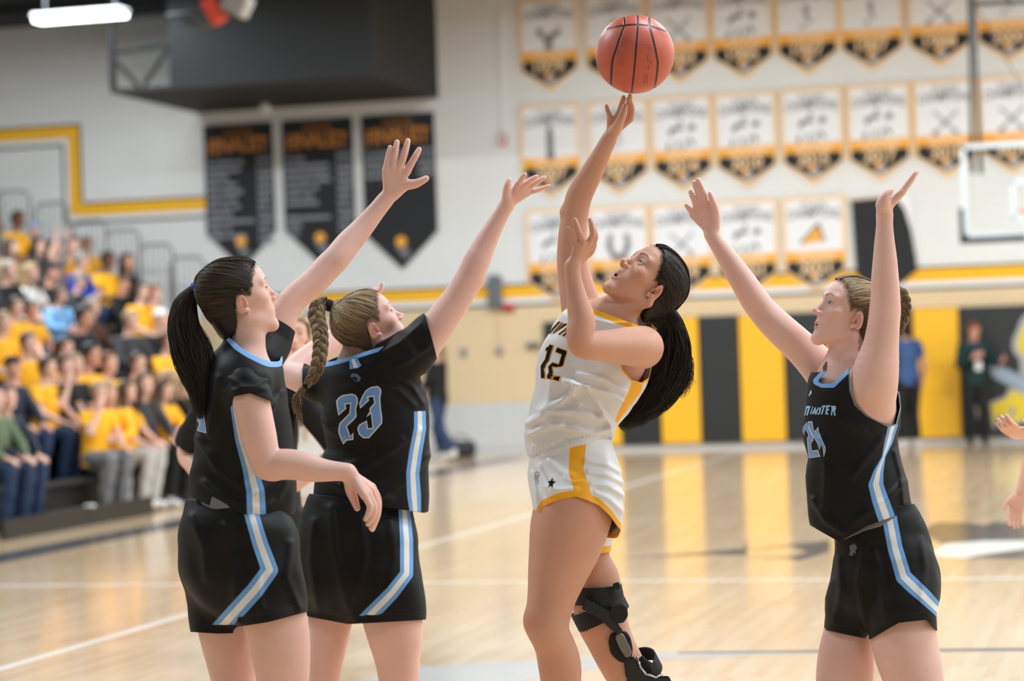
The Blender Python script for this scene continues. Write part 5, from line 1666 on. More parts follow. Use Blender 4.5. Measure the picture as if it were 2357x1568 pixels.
    el = MB(); c0 = p.world(p.P(703, 889, -.12)[None])[0]; ax = p.world(p.P(712, 880, -.12)[None])[0] - c0; ax /= np.linalg.norm(ax)
    e1 = np.cross(ax, [0, 1., 0]); e1 /= np.linalg.norm(e1); e2 = np.cross(ax, e1)
    for k in range(3):
        el.tube([c0 + ax * (k - 1) * .004 + (e1 * math.cos(q) + e2 * math.sin(q)) * .0085 for q in np.linspace(0, 2 * PI, 15)], .0028, 6)
    el.build('hair_tie', M_ELASTIC, br, smooth=True)
    shoe(p, 748, 0, .07, (.8, .8), 0); shoe(p, 902, 0, -.04, (.9, .7), 0)
    return p

# ================================================================= player 12: shooting
M_JERSEY_W = cloth_mat('white_jersey_with_gold_trim', srgb(228, 228, 230),
                       [('stripe', -1, 1.0, GOLD), ('collar', -.0145, .02, GOLD), ('arm', -.005, .02, GOLD)], rough=.42, sheen=.1, bscale=300)
M_SHORTS_W = cloth_mat('white_shorts_with_gold_trim', srgb(232, 232, 234),
                       [('stripe', -1, 1.0, GOLD), ('hem', -.020, .02, GOLD)], rough=.42, sheen=.1, bscale=300)
def player_12():
    p = Player('c', 5.9, 'leaping shooter number 12 in white and gold uniform, black brace on knee', (1330, 0))
    H = Head(2.2018, .835, -.2729, (.402, 5.9, .1737), .998, mo=.9, eo=.85)
    s = p.skin; H.skin(s)
    p.limb([(1418, 742, .02, 62), (1440, 712, .02, 54), (1468, 676, .015, 50), (1490, 655, .01, 48)], .02)
    s.u(s_cone(p.P(1412, 722, -.03), .010, p.P(1492, 700, -.06), .011), .02)
    p.loft([(1405, 765, .02, 98, .085), (1385, 800, .02, 112, .105), (1360, 850, .02, 108, .11), (1335, 910, .02, 92, .105), (1318, 975, .02, 82, .10), (1314, 1040, .02, 84, .11), (1325, 1110, .02, 92, .13), (1332, 1165, .02, 82, .12)], .03)
    # near arm: elbow towards the camera, forearm up
    p.limb([(1478, 800, -.09, 50), (1462, 798, -.15, 47), (1440, 797, -.20, 44), (1412, 797, -.25, 39), (1380, 796, -.30, 35), (1352, 796, -.335, 32), (1338, 790, -.345, 32), (1336, 765, -.345, 33), (1339, 738, -.34, 32), (1332, 705, -.335, 27.5), (1325, 672, -.33, 22.5), (1319, 640, -.33, 19.5), (1317, 614, -.33, 19)], .010)
    p.hand((1318, 611, -.33), [
        [(1362, 564, -.315), (1370, 546, -.315), (1366, 528, -.318), (1361, 511, -.32)],
        [(1353, 560, -.33), (1364, 542, -.335), (1362, 522, -.337), (1358, 506, -.337)],
        [(1341, 560, -.34), (1334, 540, -.345), (1328, 522, -.347), (1323, 506, -.347)],
        [(1328, 567, -.34, .85), (1320, 551, -.345), (1313, 538, -.347), (1307, 525, -.347)]],
        [(1326, 604, -.31), (1344, 590, -.295), (1360, 578, -.29), (1368, 562, -.29)], r=8.2)
    # far arm: straight up to the ball
    p.limb([(1350, 742, .10, 52), (1338, 705, .12, 47), (1326, 655, .125, 40), (1317, 605, .125, 35.5), (1317, 555, .12, 33.5), (1320, 520, .12, 32), (1325, 487, .115, 30.5), (1332, 455, .105, 30.5), (1346, 425, .09, 29), (1366, 390, .07, 25.5), (1388, 347, .045, 20.5), (1402, 320, .03, 18.5)], .010)
    s.u(s_ell(p.P(1300, 487, .12), np.array([.013, .016, .015])), .02)
    p.hand((1405, 312, .03), [
        [(1451, 273, .00), (1455, 254, -.01), (1452, 240, -.015), (1446, 228, -.02)],
        [(1438, 266, .0), (1445, 248, -.01), (1449, 233, -.015), (1450, 220, -.02)],
        [(1422, 268, .0), (1428, 250, -.005), (1432, 236, -.01), (1435, 224, -.01)],
        [(1405, 273, .01, .85), (1402, 262, .0), (1398, 252, .0), (1396, 244, .0)]],
        [(1414, 303, .01), (1425, 283, -.03), (1434, 262, -.045), (1439, 244, -.05)], r=7.8)
    p.flush = [(1335, 800, -.36, .05, .35), (1340, 560, -.34, .05, .3), (1300, 485, .1, .04, .35), (1222, 1435, -.15, .05, .4)]
    # legs: near thigh forward, far leg bent back
    p.limb([(1322, 1165, -.07, 92), (1310, 1215, -.08, 90), (1299, 1260, -.085, 81.5), (1284, 1315, -.095, 69), (1272, 1365, -.105, 58), (1264, 1405, -.11, 53), (1259, 1440, -.115, 50), (1268, 1466, -.105, 46.5), (1278, 1490, -.09, 47), (1287, 1525, -.075, 50), (1291, 1568, -.06, 47), (1290, 1640, -.03, 36), (1280, 1720, -.01, 24), (1276, 1760, 0, 23)], .02)
    s.u(s_ell(p.P(1227, 1428, -.13), np.array([.024, .026, .030])), .03)
    p.limb([(1350, 1170, .08, 58), (1356, 1230, .09, 46), (1360, 1290, .10, 45), (1372, 1330, .10, 53), (1376, 1380, .10, 60), (1384, 1425, .10, 59), (1400, 1465, .10, 54), (1416, 1500, .10, 52), (1440, 1545, .12, 50), (1470, 1600, .16, 44), (1510, 1660, .22, 30), (1540, 1710, .26, 24)], .012)
    p.build_skin(M_SKIN_C, H, (1445, 735, 0, .75, .75), 1120, (1195, 210), (1545, 1800))
    p.eyes((-.10, .18)); p.teeth(M_TEETH)
    # jersey
    j = Field()
    j.u(s_loft(p.lo([(1420, 745, .02, 90, .085), (1393, 790, .02, 122, .115), (1358, 862, .02, 127, .125), (1334, 915, .02, 109, .122), (1315, 965, .02, 101, .12), (1308, 1005, .02, 101, .125), (1312, 1040, .02, 99, .13), (1318, 1090, .02, 96, .13)])), .02)
    j.u(s_chain(p.nodes([(1330, 712, .11, 34), (1365, 722, .07, 44), (1420, 752, 0, 46), (1480, 785, -.08, 44)])), .05)
    j.u(s_cone(p.P(1425, 745, .02), .088, p.P(1448, 708, .02), .072), .03)
    j.disp(rnd_folds(23, 6, .004, [(.5, .3, .8), (.9, .2, .2)]))
    j.disp(ridge([([(1300, 880), (1350, 890), (1400, 905), (1440, 930)], 8, 0.0170), ([(1330, 862), (1390, 872), (1440, 905)], 7, 0.0119), ([(1245, 945), (1290, 925), (1330, 890)], 9, 0.0170),
                  ([(1215, 975), (1260, 950), (1320, 945), (1380, 965)], 9, 0.0170), ([(1240, 960), (1300, 985), (1370, 1000), (1405, 985)], 8, 0.0136), ([(1390, 950), (1408, 985), (1412, 1010)], 7, 0.0136),
                  ([(1320, 880), (1318, 905), (1335, 930)], 6, 0.0119), ([(1350, 895), (1375, 925), (1390, 960)], 7, 0.0136), ([(1218, 1000), (1250, 985), (1290, 975)], 8, 0.0136), ([(1370, 735), (1410, 745), (1450, 742)], 6, 0.0085), ([(1270, 870), (1262, 920), (1240, 945)], 8, 0.0102)]))
    # gathers above the hem
    gat = [([(x, 1058 - (x - 1216) * .30), (x + 5 + (x - 1216) * .01, 1028 - (x - 1216) * .22)], 2.6, .004) for x in range(1222, 1410, 9)]
    j.disp(ridge(gat))
    j.disp(ridge([([(1212, 1062), (1255, 1036), (1304, 1012), (1349, 1002), (1382, 1005), (1412, 1010)], 6, -.006)]))
    hem = below([(1190, 1095), (1216, 1088), (1255, 1063), (1304, 1033), (1349, 1023), (1382, 1026), (1411, 1031), (1440, 1035)])
    neckp = plane3(p.P(1353, 694, .08), p.P(1405, 724, -.06), p.P(1490, 748, -.03), p.P(1490, 600, 0))
    armc = inpoly([(1436, 768), (1470, 764), (1494, 762), (1545, 750), (1550, 842), (1510, 849), (1500, 866), (1478, 881), (1455, 875), (1434, 850), (1424, 805)], (0, p.D + .02))
    d = p.P(1317, 605, .125) - p.P(1350, 742, .1); d = (d / np.linalg.norm(d)).astype(F32); c0 = p.P(1318, 716, .11).astype(F32)
    armf = plane3(p.P(1304, 716, .05), p.P(1277, 745, .10), p.P(1352, 690, .14), p.P(1300, 560, .12))
    armf2 = lambda P: np.minimum(armf(P), F32(.12) - np.linalg.norm(P - c0, axis=1).astype(F32))
    p.cloth('jersey', j, M_JERSEY_W, (1180, 660), (1560, 1110), h=.0042, cut=gmax(hem, neckp, armc, armf2), sm=1, attrs={
        'stripe': stripe_attr([(1470, 872), (1462, 900), (1447, 925), (1432, 948), (1420, 970)], [14, 13, 10, 7, 4]),
        'collar': neckp, 'arm': gmax(armc, armf2)})
    # shorts
    f = Field()
    f.u(s_loft(p.lo([(1312, 1020, .02, 92, .125), (1314, 1045, .02, 98, .13), (1322, 1080, .02, 106, .14), (1328, 1120, .02, 109, .145), (1332, 1150, .02, 104, .135)])), .02)
    f.u(s_loft(p.lo([(1334, 1120, -.05, 98, .10), (1332, 1160, -.075, 103, .115), (1332, 1210, -.085, 100, .118), (1332, 1270, -.085, 94, .115)])), .03)
    f.u(s_loft(p.lo([(1345, 1130, .09, 76, .10), (1354, 1200, .095, 62, .095), (1358, 1240, .10, 53, .09), (1358, 1300, .105, 50, .09)])), .02)
    f.disp(rnd_folds(29, 6, .004, [(.9, .2, .3)]))
    f.disp(ridge([([(1240, 1075), (1255, 1110), (1262, 1150)], 6, 0.0136), ([(1225, 1090), (1232, 1130), (1235, 1170)], 6, 0.0136), ([(1265, 1060), (1290, 1085), (1320, 1095)], 7, 0.0102), ([(1350, 1060), (1390, 1066), (1425, 1085)], 6, 0.0102), ([(1355, 1085), (1395, 1092), (1432, 1110)], 6, 0.0102),
                  ([(1362, 1112), (1400, 1118), (1436, 1140)], 6, 0.0102), ([(1372, 1135), (1405, 1150), (1430, 1175)], 6, 0.0085), ([(1255, 1120), (1290, 1128), (1325, 1125)], 7, 0.0102), ([(1300, 1100), (1320, 1110), (1345, 1108)], 6, 0.0085)]))
    henp = below([(1200, 1200), (1231, 1193), (1248, 1167), (1285, 1151), (1326, 1143), (1349, 1150), (1379, 1164), (1405, 1188), (1420, 1209), (1445, 1240)])
    def hen(P):
        q = np.clip((P[:, 1] - (p.D - .09)) / .10, 0, 1)
        return np.maximum(henp(P) - F32(.075) * q * q * (3 - 2 * q) - F32(.3) * np.clip((P[:, 1] - (p.D + .02)) / .03, 0, 1), (p.P(0, 1276, 0)[2] - P[:, 2])).astype(F32)
    top = lambda P: -below([(1200, 1062), (1255, 1040), (1304, 1012), (1411, 1012)])(P)
    p.cloth('shorts', f, M_SHORTS_W, (1180, 1000), (1460, 1320), h=.0042, cut=gmax(hen, top), sm=1, attrs={
        'stripe': stripe_attr([(1332, 1015), (1328, 1050), (1326, 1085), (1336, 1115), (1346, 1150)], [18, 18, 17, 18, 18], near=p.D), 'hem': hen})
    # drawstring
    ds = Field()
    mb = MB()
    for pts in ([(1236, 1083), (1231, 1089), (1237, 1093), (1241, 1087), (1236, 1084)], [(1237, 1090), (1234, 1100), (1235, 1107)], [(1230, 1092), (1229, 1100), (1231, 1105)]):
        h = p.march(f, np.array(pts, float)); h = h + np.array([0, -.004, 0])
        mb.tube(p.world(spline(h, 14)), .0024, 6)
    mb.build('drawstring', M_SOCK, p.root, smooth=True)
    star = []
    for k in range(10):
        a = -PI / 2 + k * PI / 5; rr = 13 if k % 2 == 0 else 5.5
        star.append((1269 + rr * math.cos(a) * .75 + rr * math.sin(a) * -.25, 1113 + rr * math.sin(a) * 1.05))
    p.decal('star_emblem', f, [star], M_NUM_BLACK, .0015, step=4)
    Z = lambda L: [((x / 7.84) + 1230, (y / 7.84) + 690) for x, y in L]
    one = Z([(205, 920), (222, 870), (262, 850), (282, 812), (345, 832), (300, 960), (258, 1110), (212, 1165), (200, 1215), (172, 1255), (190, 1340), (192, 1416), (128, 1416), (122, 1200), (150, 1150), (200, 1080), (238, 925)])
    two = Z([(418, 866), (582, 930), (582, 972), (550, 1055), (520, 1185), (490, 1208), (385, 1218), (318, 1205), (336, 1310), (320, 1370), (380, 1392), (467, 1388), (440, 1468), (350, 1440), (238, 1422), (236, 1370), (268, 1310), (256, 1210), (330, 1136), (447, 1172), (500, 988), (386, 942)])
    p.decal('number_outline', j, [one, two], M_NUM_GOLD, .0008, grow=1.6, step=5)
    p.decal('number', j, [one, two], M_NUM_BLACK, .0020, grow=-.3, step=5)
    st = [[(216, 640), (226, 640), (440, 405), (428, 405)], [(250, 620), (278, 620), (480, 402), (455, 396)], [(330, 612), (352, 612), (528, 418), (505, 414)], [(352, 612), (372, 600), (590, 450), (585, 432), (545, 436)],
          [(432, 630), (462, 636), (540, 560), (606, 515), (602, 490)], [(470, 596), (600, 560), (602, 545), (500, 575)], [(504, 655), (534, 662), (608, 590), (606, 560)], [(566, 682), (632, 702), (632, 640)]]
    st = [Z(q) for q in st]
    p.decal('team_letters_outline', j, st, M_NUM_GOLD, .0008, grow=1.0, step=5)
    p.decal('team_letters', j, st, M_NUM_BLACK, .0020, grow=-.2, step=5)
    # hair
    tie = p.P(1536, 718, .09)
    def ex(c): c.u(s_chain([(*p.P(1530, 705, .08), .026), (*H.cam((0, -.055, .02)), .055)]), .03)
    cap, V, Q, A = hair_cap(p, H, M_HAIR_BLACK, .007, extra=ex)
    tl = H.loc(tie[None])[0]
    parts = [(V, Q, A * 0 + .08), scalp_strands(p, H, cap, tl, 420, seed=5)]
    for k, (x0, x1) in enumerate([(-.030, -.030), (.0, .0)]):
        pts = [(x0 * .8, .074, .088), (x0, .050, .108), (x0 * 1.1, .01, .120), (x1 * 1.2, -.045, .108), (x1, -.09, .065), (x1 * .6, -.105, .02)]
        q = cap.project(H.cam(np.array(pts)), 5)
        parts.append(braid([(tuple(a), w) for a, w in zip(q, [.5, .9, 1, 1, 1, .9])], .0075, 11, 20 + k))
    parts.append(baby_hairs(H, cap, 260, 41, tl))
    V, Q, A = joinq(parts)
    hair = p.put('hair', V, Q, M_HAIR_BLACK, {'rnd': A})
    el = MB(); tc = p.world(p.P(1532, 712, .085)[None])[0]
    ax = p.world(p.P(1545, 735, .1)[None])[0] - p.world(p.P(1525, 700, .08)[None])[0]; ax /= np.linalg.norm(ax)
    e1 = np.cross(ax, [0, 1., 0]); e1 /= np.linalg.norm(e1); e2 = np.cross(ax, e1)
    for k in range(4):
        el.tube([tc + ax * (k - 1.5) * .004 + (e1 * math.cos(q) + e2 * math.sin(q)) * .024 for q in np.linspace(0, 2 * PI, 19)], .003, 6)
    el.build('hair_tie', M_ELASTIC, hair, smooth=True)
    G = lambda L: [p.n(*a) for a in L]
    tails = [lock_strands(G([(1530, 712, .09, 22), (1545, 760, .11, 34), (1545, 815, .12, 46), (1530, 870, .12, 44), (1495, 920, .11, 34), (1455, 960, .10, 20), (1425, 985, .10, 7)]), 560, 30, 0, 14, .0018, .012),
             lock_strands(G([(1532, 714, .09, 18), (1556, 770, .11, 24), (1565, 820, .12, 24), (1558, 870, .12, 22), (1530, 915, .12, 20), (1490, 950, .11, 14), (1462, 975, .10, 6)]), 300, 30, 0, 15, .0018, .014),
             lock_strands(G([(1474, 694, -.02, 13), (1492, 712, .02, 18), (1516, 732, .07, 20), (1540, 756, .10, 18)]), 160, 14, 0, 18, .0018, .002, taper=.1),
             lock_strands(G([(1540, 740, .1, 12), (1568, 800, .11, 14), (1580, 850, .12, 12), (1575, 890, .12, 10), (1562, 915, .12, 4)]), 120, 24, 0, 16, .0015, .012),
             lock_strands(G([(1545, 760, .1, 8), (1575, 825, .11, 8), (1588, 865, .12, 5), (1597, 890, .12, 2)]), 24, 24, 0, 17, .0012, .010)]
    V, Q, A = joinq(tails)
    p.put('ponytail', V, Q, M_HAIR_BLACK, {'rnd': A * .7})
    # knee brace on the far leg
    MBk = mat('brace_black_webbing', srgb(20, 20, 21), .75, bump=.3, bscale=500); MBp = mat('brace_black_plastic', srgb(16, 16, 17), .22); MBg = mat('brace_grey_hinge', srgb(122, 116, 108), .3, metal=.6)
    br = empty('knee_brace', tuple(to_world(p.P(1400, 1440, .1)) - p.org)); br.parent = p.root; br['label'] = 'black hinged knee brace'
    borg = np.array(br.location)
    def bput(name, V, Q, m):
        return link(name, np_mesh(name, p.world(V) - borg, Q), m, br)
    def band(name, a, b, ra, rb, m, h=.004, skew=None):
        ff = Field(); ff.u(s_loft(p.lo([a, b])), 0)
        A0 = p.P(*a[:3]); B0 = p.P(*b[:3]); dd = B0 - A0; Ln = np.linalg.norm(dd); dd = (dd / Ln).astype(F32); A0 = A0.astype(F32)
        lo = np.minimum(A0, B0) - .15; hi = np.maximum(A0, B0) + .15
        V, Q = ff.mesh(lo, hi, h)
        V, Q = trim(V, Q, ff, lambda P: (np.abs((P - A0) @ dd - F32(Ln / 2)) - F32(Ln / 2)).astype(F32))
        o = bput(name, V, Q, m); md = o.modifiers.new('t', 'SOLIDIFY'); md.thickness = .004; md.offset = -1
        return o
    band('upper_strap', (1372, 1346, .10, 58, .090), (1374, 1386, .10, 64, .094), 0, 0, MBk)
    band('middle_strap', (1372, 1388, .10, 65, .095), (1390, 1424, .10, 65, .093), 0, 0, MBk)
    band('lower_strap', (1458, 1528, .125, 57, .086), (1474, 1556, .14, 56, .084), 0, 0, MBk)
    band('calf_cuff', (1452, 1560, .13, 60, .088), (1475, 1605, .16, 57, .084), 0, 0, MBk)
    bx = MB()
    yb = -.0
    def slab(name, poly, d0, d1, m, bev=.003):
        b = MB(); pts0 = [p.world(p.P(u, v, d0)[None])[0] - borg for u, v in poly]
        off = p.world(p.P(poly[0][0], poly[0][1], d1)[None])[0] - borg - pts0[0]
        b.prism(pts0, off * 0, off); return b.build(name, m, br, bevel=bev)
    slab('frame_bar', [(1345, 1372), (1368, 1385), (1404, 1404), (1420, 1432), (1434, 1452), (1424, 1462), (1404, 1448), (1380, 1424), (1340, 1404)], -.006, .012, MBp, .004)
    slab('strap_pad', [(1404, 1394), (1432, 1388), (1444, 1398), (1446, 1418), (1436, 1434), (1412, 1436), (1402, 1420)], -.010, .020, MBk, .006)
    slab('strap_tab', [(1410, 1344), (1424, 1339), (1428, 1350), (1426, 1358), (1411, 1356)], -.004, .03, MBk, .004)
    slab('hinge_pad', [(1406, 1458), (1424, 1452), (1442, 1453), (1452, 1468), (1457, 1495), (1454, 1515), (1444, 1528), (1424, 1524), (1405, 1505), (1400, 1478)], .012, .040, MBk, .008)
    hg = slab('hinge_plate', [(1418, 1460), (1426, 1457), (1436, 1461), (1448, 1486), (1455, 1503), (1450, 1513), (1439, 1514), (1424, 1490), (1416, 1470)], -.004, .012, MBg, .005)
    slab('lower_bar', [(1436, 1520), (1460, 1510), (1470, 1530), (1500, 1558), (1540, 1556), (1560, 1600), (1520, 1610), (1470, 1590), (1440, 1560)], .03, .05, MBp, .006)
    slab('cuff_pad', [(1468, 1520), (1478, 1508), (1494, 1524), (1504, 1542), (1496, 1551), (1480, 1545)], .05, .075, MBk, .005)
    b = MB(); b.tube([p.world(p.P(u, v, .028)[None])[0] - borg for u, v in [(1466, 1512), (1474, 1536), (1486, 1552), (1510, 1560), (1526, 1552)]], .0035, 8); b.build('frame_wire', mat('brace_chrome', srgb(190, 190, 190), .15, metal=1.), br, smooth=True)
    zf = float(to_world(p.P(1276, 1760, 0))[2]) - .10
    shoe(p, 1276, 0, 0.0, (-.9, -.1), 0, z0=zf)
    zf2 = float(to_world(p.P(1540, 1710, .26))[2]) - .10
    shoe(p, 1540, 0, .26, (-.6, -.3), 0, z0=zf2)
    return p

# ================================================================= player 24: both arms up, right edge of the group
def player_24():
    p = Player('d', 6.05, 'player number 24 in black sleeveless jersey holding both arms up', (2030, 0))
    H = Head(1.78, .3437, .0156, (1.0225, 6.05, .0804), 1.007, mo=.5, eo=1.0)
    s = p.skin; H.skin(s)
    p.limb([(1938, 872, 0, 52), (1946, 830, 0, 45), (1958, 780, 0, 43)], .02)
    p.loft([(1952, 880, 0, 72, .09), (1962, 925, 0, 100, .12), (1960, 985, 0, 97, .115), (1966, 1050, 0, 94, .11), (1982, 1130, 0, 98, .12), (2015, 1205, 0, 92, .115), (2032, 1250, 0, 84, .10)], .03)
    # near arm straight up
    p.limb([(2008, 935, -.07, 52), (2010, 890, -.10, 56), (2017, 850, -.115, 52), (2027, 800, -.125, 42), (2033, 755, -.13, 37.5), (2037, 713, -.13, 36), (2038, 675, -.13, 33.5), (2037, 640, -.135, 31.5), (2037, 600, -.14, 28), (2036, 558, -.145, 23.5), (2036, 520, -.15, 19.5), (2036, 495, -.15, 20)], .012)
    s.u(s_ell(p.P(2052, 718, -.13), np.array([.016, .018, .020])), .02)
    p.hand((2035, 484, -.15), [
        [(2076, 443, -.17), (2088, 426, -.17), (2098, 412, -.17), (2107, 399, -.17)],
        [(2077, 440, -.155), (2090, 423, -.155), (2100, 409, -.155), (2110, 396, -.155)],
        [(2075, 442, -.14), (2087, 428, -.14), (2097, 416, -.14), (2105, 404, -.14)],
        [(2070, 448, -.125, .85), (2081, 436, -.125), (2089, 427, -.125), (2096, 418, -.125)]],
        [(2030, 474, -.165), (2036, 456, -.172), (2043, 446, -.172), (2050, 439, -.170)], r=8.2)
    s.u(s_ell(p.P(2034, 470, -.155), np.array([.020, .030, .026])), .012)
    # far arm up and left
    p.limb([(1905, 870, .10, 46), (1880, 838, .125, 43), (1843, 800, .14, 39.5), (1810, 770, .14, 38), (1780, 742, .14, 36), (1756, 716, .14, 33.5), (1735, 688, .135, 32.5), (1713, 653, .13, 30), (1690, 618, .125, 26.5), (1666, 582, .12, 22), (1648, 556, .12, 19), (1639, 541, .12, 18.5)], .012)
    p.hand((1637, 537, .12), [
        [(1624, 463, .11), (1620, 445, .105), (1613, 428, .105), (1607, 414, .105)],
        [(1613, 467, .115), (1609, 449, .11), (1602, 433, .11), (1597, 420, .11)],
        [(1603, 477, .12), (1599, 463, .115), (1593, 451, .115), (1589, 442, .115)],
        [(1595, 495, .125, .85), (1590, 486, .12), (1584, 479, .12), (1579, 473, .12)]],
        [(1644, 520, .115), (1646, 490, .10), (1641, 467, .09), (1635, 447, .09)], r=7.8,
        crease=[[(1626, 474, .100, 1.3), (1618, 488, .103, 1.6), (1622, 510, .098, 1.6), (1632, 526, .10, 1.2)], [(1600, 486, .108, 1.2), (1612, 478, .104, 1.5), (1626, 470, .10, 1.2)], [(1620, 535, .10, 1.0), (1646, 524, .10, 1.0)]])
    p.flush = [(2050, 700, -.14, .05, .7), (2045, 480, -.16, .045, .5), (1610, 480, .11, .06, .35), (2108, 400, -.16, .03, .4)]
    p.limb([(2070, 1310, -.05, 64), (2077, 1405, -.07, 70), (2082, 1480, -.085, 76), (2104, 1568, -.11, 68), (2116, 1650, -.13, 52), (2122, 1720, -.10, 48), (2126, 1800, -.06, 36), (2128, 1880, -.04, 25), (2128, 1900, -.04, 25)], .02)
    p.limb([(1988, 1320, .05, 56), (1958, 1425, .07, 52), (1949, 1500, .07, 64), (1944, 1568, .06, 66), (1938, 1640, .05, 52), (1942, 1720, .07, 47), (1946, 1800, .10, 35), (1948, 1870, .11, 25), (1948, 1890, .11, 25)], .02)
    p.build_skin(M_SKIN_D, H, (1942, 855, 0, -.2, 1), 1285, (1565, 385), (2185, 1920))
    p.eyes((-.28, .12)); p.teeth(M_TEETH)
    j = Field()
    j.u(s_loft(p.lo([(1942, 875, 0, 62, .085), (1955, 905, 0, 100, .125), (1962, 945, 0, 111, .132), (1955, 1000, 0, 107, .13), (1964, 1045, 0, 107, .13), (1968, 1094, 0, 114, .135), (1979, 1162, 0, 118, .14), (1988, 1205, 0, 116, .14), (1996, 1260, 0, 108, .135)])), .02)
    j.u(s_chain(p.nodes([(1898, 862, .10, 24), (1925, 866, .06, 34), (1965, 870, -.02, 40), (2000, 880, -.08, 52)])), .05)
    j.u(s_cone(p.P(1936, 885, 0), .085, p.P(1944, 842, 0), .066), .03)
    j.disp(rnd_folds(33, 4.5, .004, [(.4, .3, .8)]))
    j.disp(ridge([([(1890, 1010), (1900, 1090), (1895, 1170)], 8, 0.0102), ([(1960, 1100), (1990, 1060), (2030, 1010)], 8, 0.0085), ([(2080, 1110), (2040, 1150), (1970, 1200)], 8, 0.0119), ([(1870, 1150), (1900, 1200), (1940, 1225)], 7, 0.0119), ([(1990, 990), (1950, 970), (1900, 950)], 6, 0.0068), ([(2060, 1040), (2075, 1100), (2080, 1160)], 6, 0.0085)]))
    hem = below([(1830, 1195), (1857, 1205), (1888, 1223), (1932, 1248), (1996, 1211), (2074, 1183), (2099, 1181), (2130, 1180)])
    neckc = inpoly([(1910, 846), (1880, 878), (1893, 884), (1916, 884), (1956, 845), (1985, 815), (1985, 760), (1880, 760)])
    neckb = plane3(p.P(1905, 852, -.05), p.P(1958, 842, -.06), p.P(1935, 838, .10), p.P(1944, 700, 0))
    neckp = gmax(neckc, neckb)
    armc = inpoly([(1955, 850), (1957, 898), (1969, 932), (1996, 957), (2020, 969), (2045, 981), (2063, 977), (2073, 938), (2068, 888), (2100, 800), (2000, 760)], (0, p.D + .01))
    c1 = p.P(1880, 838, .125)
    armf = plane3(p.P(1894, 842, .08), p.P(1858, 888, .10), p.P(1900, 850, .22), p.P(1800, 780, .14))
    cc = p.P(1870, 850, .12).astype(F32)
    armf2 = lambda P: np.minimum(armf(P), F32(.10) - np.linalg.norm(P - cc, axis=1).astype(F32))
    m24 = cloth_mat('black_sleeveless_jersey', BLACK, [('stripe', -1, 1.0, BLUE), ('stripe', -1, .40, WHITE), ('collar', -.0115, .02, LBLUE), ('arm', -.003, .02, srgb(120, 130, 140))])
    p.cloth('jersey', j, m24, (1820, 800), (2130, 1270), h=.0042, cut=gmax(hem, neckp, armc, armf2), attrs={
        'stripe': stripe_attr([(2056, 978), (2045, 1020), (2034, 1052), (2022, 1085), (2016, 1115), (2026, 1150), (2040, 1190)], [11, 9, 4, 11, 17, 19, 20], near=p.D + .03),
        'collar': neckc, 'arm': gmax(armc, armf2)})
    f = Field()
    f.u(s_loft(p.lo([(2008, 1160, 0, 92, .125), (2016, 1205, 0, 98, .13), (2032, 1250, 0, 111, .145), (2038, 1300, 0, 116, .15), (2040, 1343, 0, 120, .145)])), .02)
    f.u(s_loft(p.lo([(1990, 1310, .06, 72, .10), (1962, 1390, .075, 62, .105), (1946, 1460, .08, 54, .10), (1944, 1510, .08, 52, .10)])), .03)
    f.u(s_loft(p.lo([(2072, 1310, -.06, 80, .11), (2078, 1380, -.08, 83, .118), (2077, 1440, -.08, 79, .118), (2077, 1500, -.08, 77, .118)])), .03)
    f.disp(rnd_folds(39, 4.5, .005, [(.2, .3, 1), (.7, .3, .4)]))
    f.disp(ridge([([(1990, 1260), (1975, 1340), (1990, 1440)], 8, 0.0102), ([(1930, 1290), (1935, 1360), (1920, 1430)], 8, 0.0085), ([(2120, 1240), (2130, 1310), (2120, 1380)], 8, 0.0085), ([(2010, 1270), (2030, 1350), (2040, 1430)], 9, 0.0085)]))
    he = below([(1870, 1446), (1893, 1449), (1947, 1461), (1996, 1471), (2001, 1472), (2069, 1434), (2133, 1427), (2153, 1448), (2180, 1470)])
    top = lambda P: -below([(1900, 1215), (1990, 1180), (2100, 1160)])(P)
    p.cloth('shorts', f, M_SHORTS_K, (1860, 1150), (2190, 1500), cut=gmax(he, top), attrs={
        'stripe': stripe_attr([(2047, 1190), (2060, 1260), (2080, 1328), (2115, 1362), (2154, 1400), (2176, 1424)], [17, 17, 18, 18, 14, 12], near=p.D, hem=he), 'edge': he})
    wb = Field(); wb.u(s_loft(p.lo([(2012, 1180, 0, 94, .128), (2022, 1235, 0, 102, .136)])), .02)
    p.cloth('waistband', wb, M_BAND, (1880, 1130), (2140, 1280), cut=gmax(below([(1900, 1262), (1990, 1222), (2110, 1190)]), lambda P: -below([(1900, 1232), (1990, 1190), (2110, 1160)])(P)))
    Z = lambda L: [((x / 8.25) + 1840, (y / 8.25) + 880) for x, y in L]
    two = Z([(60, 880), (145, 765), (185, 880), (270, 1060), (265, 1100), (220, 1170), (235, 1300), (355, 1290), (395, 1410), (190, 1440), (165, 1230), (155, 1070), (185, 1000), (120, 890), (90, 1000)])
    four = Z([(170, 750), (245, 745), (270, 900), (345, 1060), (352, 1030), (300, 925), (360, 855), (375, 960), (440, 1120), (490, 1240), (490, 1300), (465, 1420), (455, 1300), (425, 1170), (385, 1280), (345, 1150), (240, 980), (190, 870)])
    p.decal('number_outline', j, [two, four], M_NUM_WHITE, .0009, grow=.5, step=4)
    p.decal('number', j, [two, four], M_NUM_BLUE, .0018, grow=-1.2, step=4)
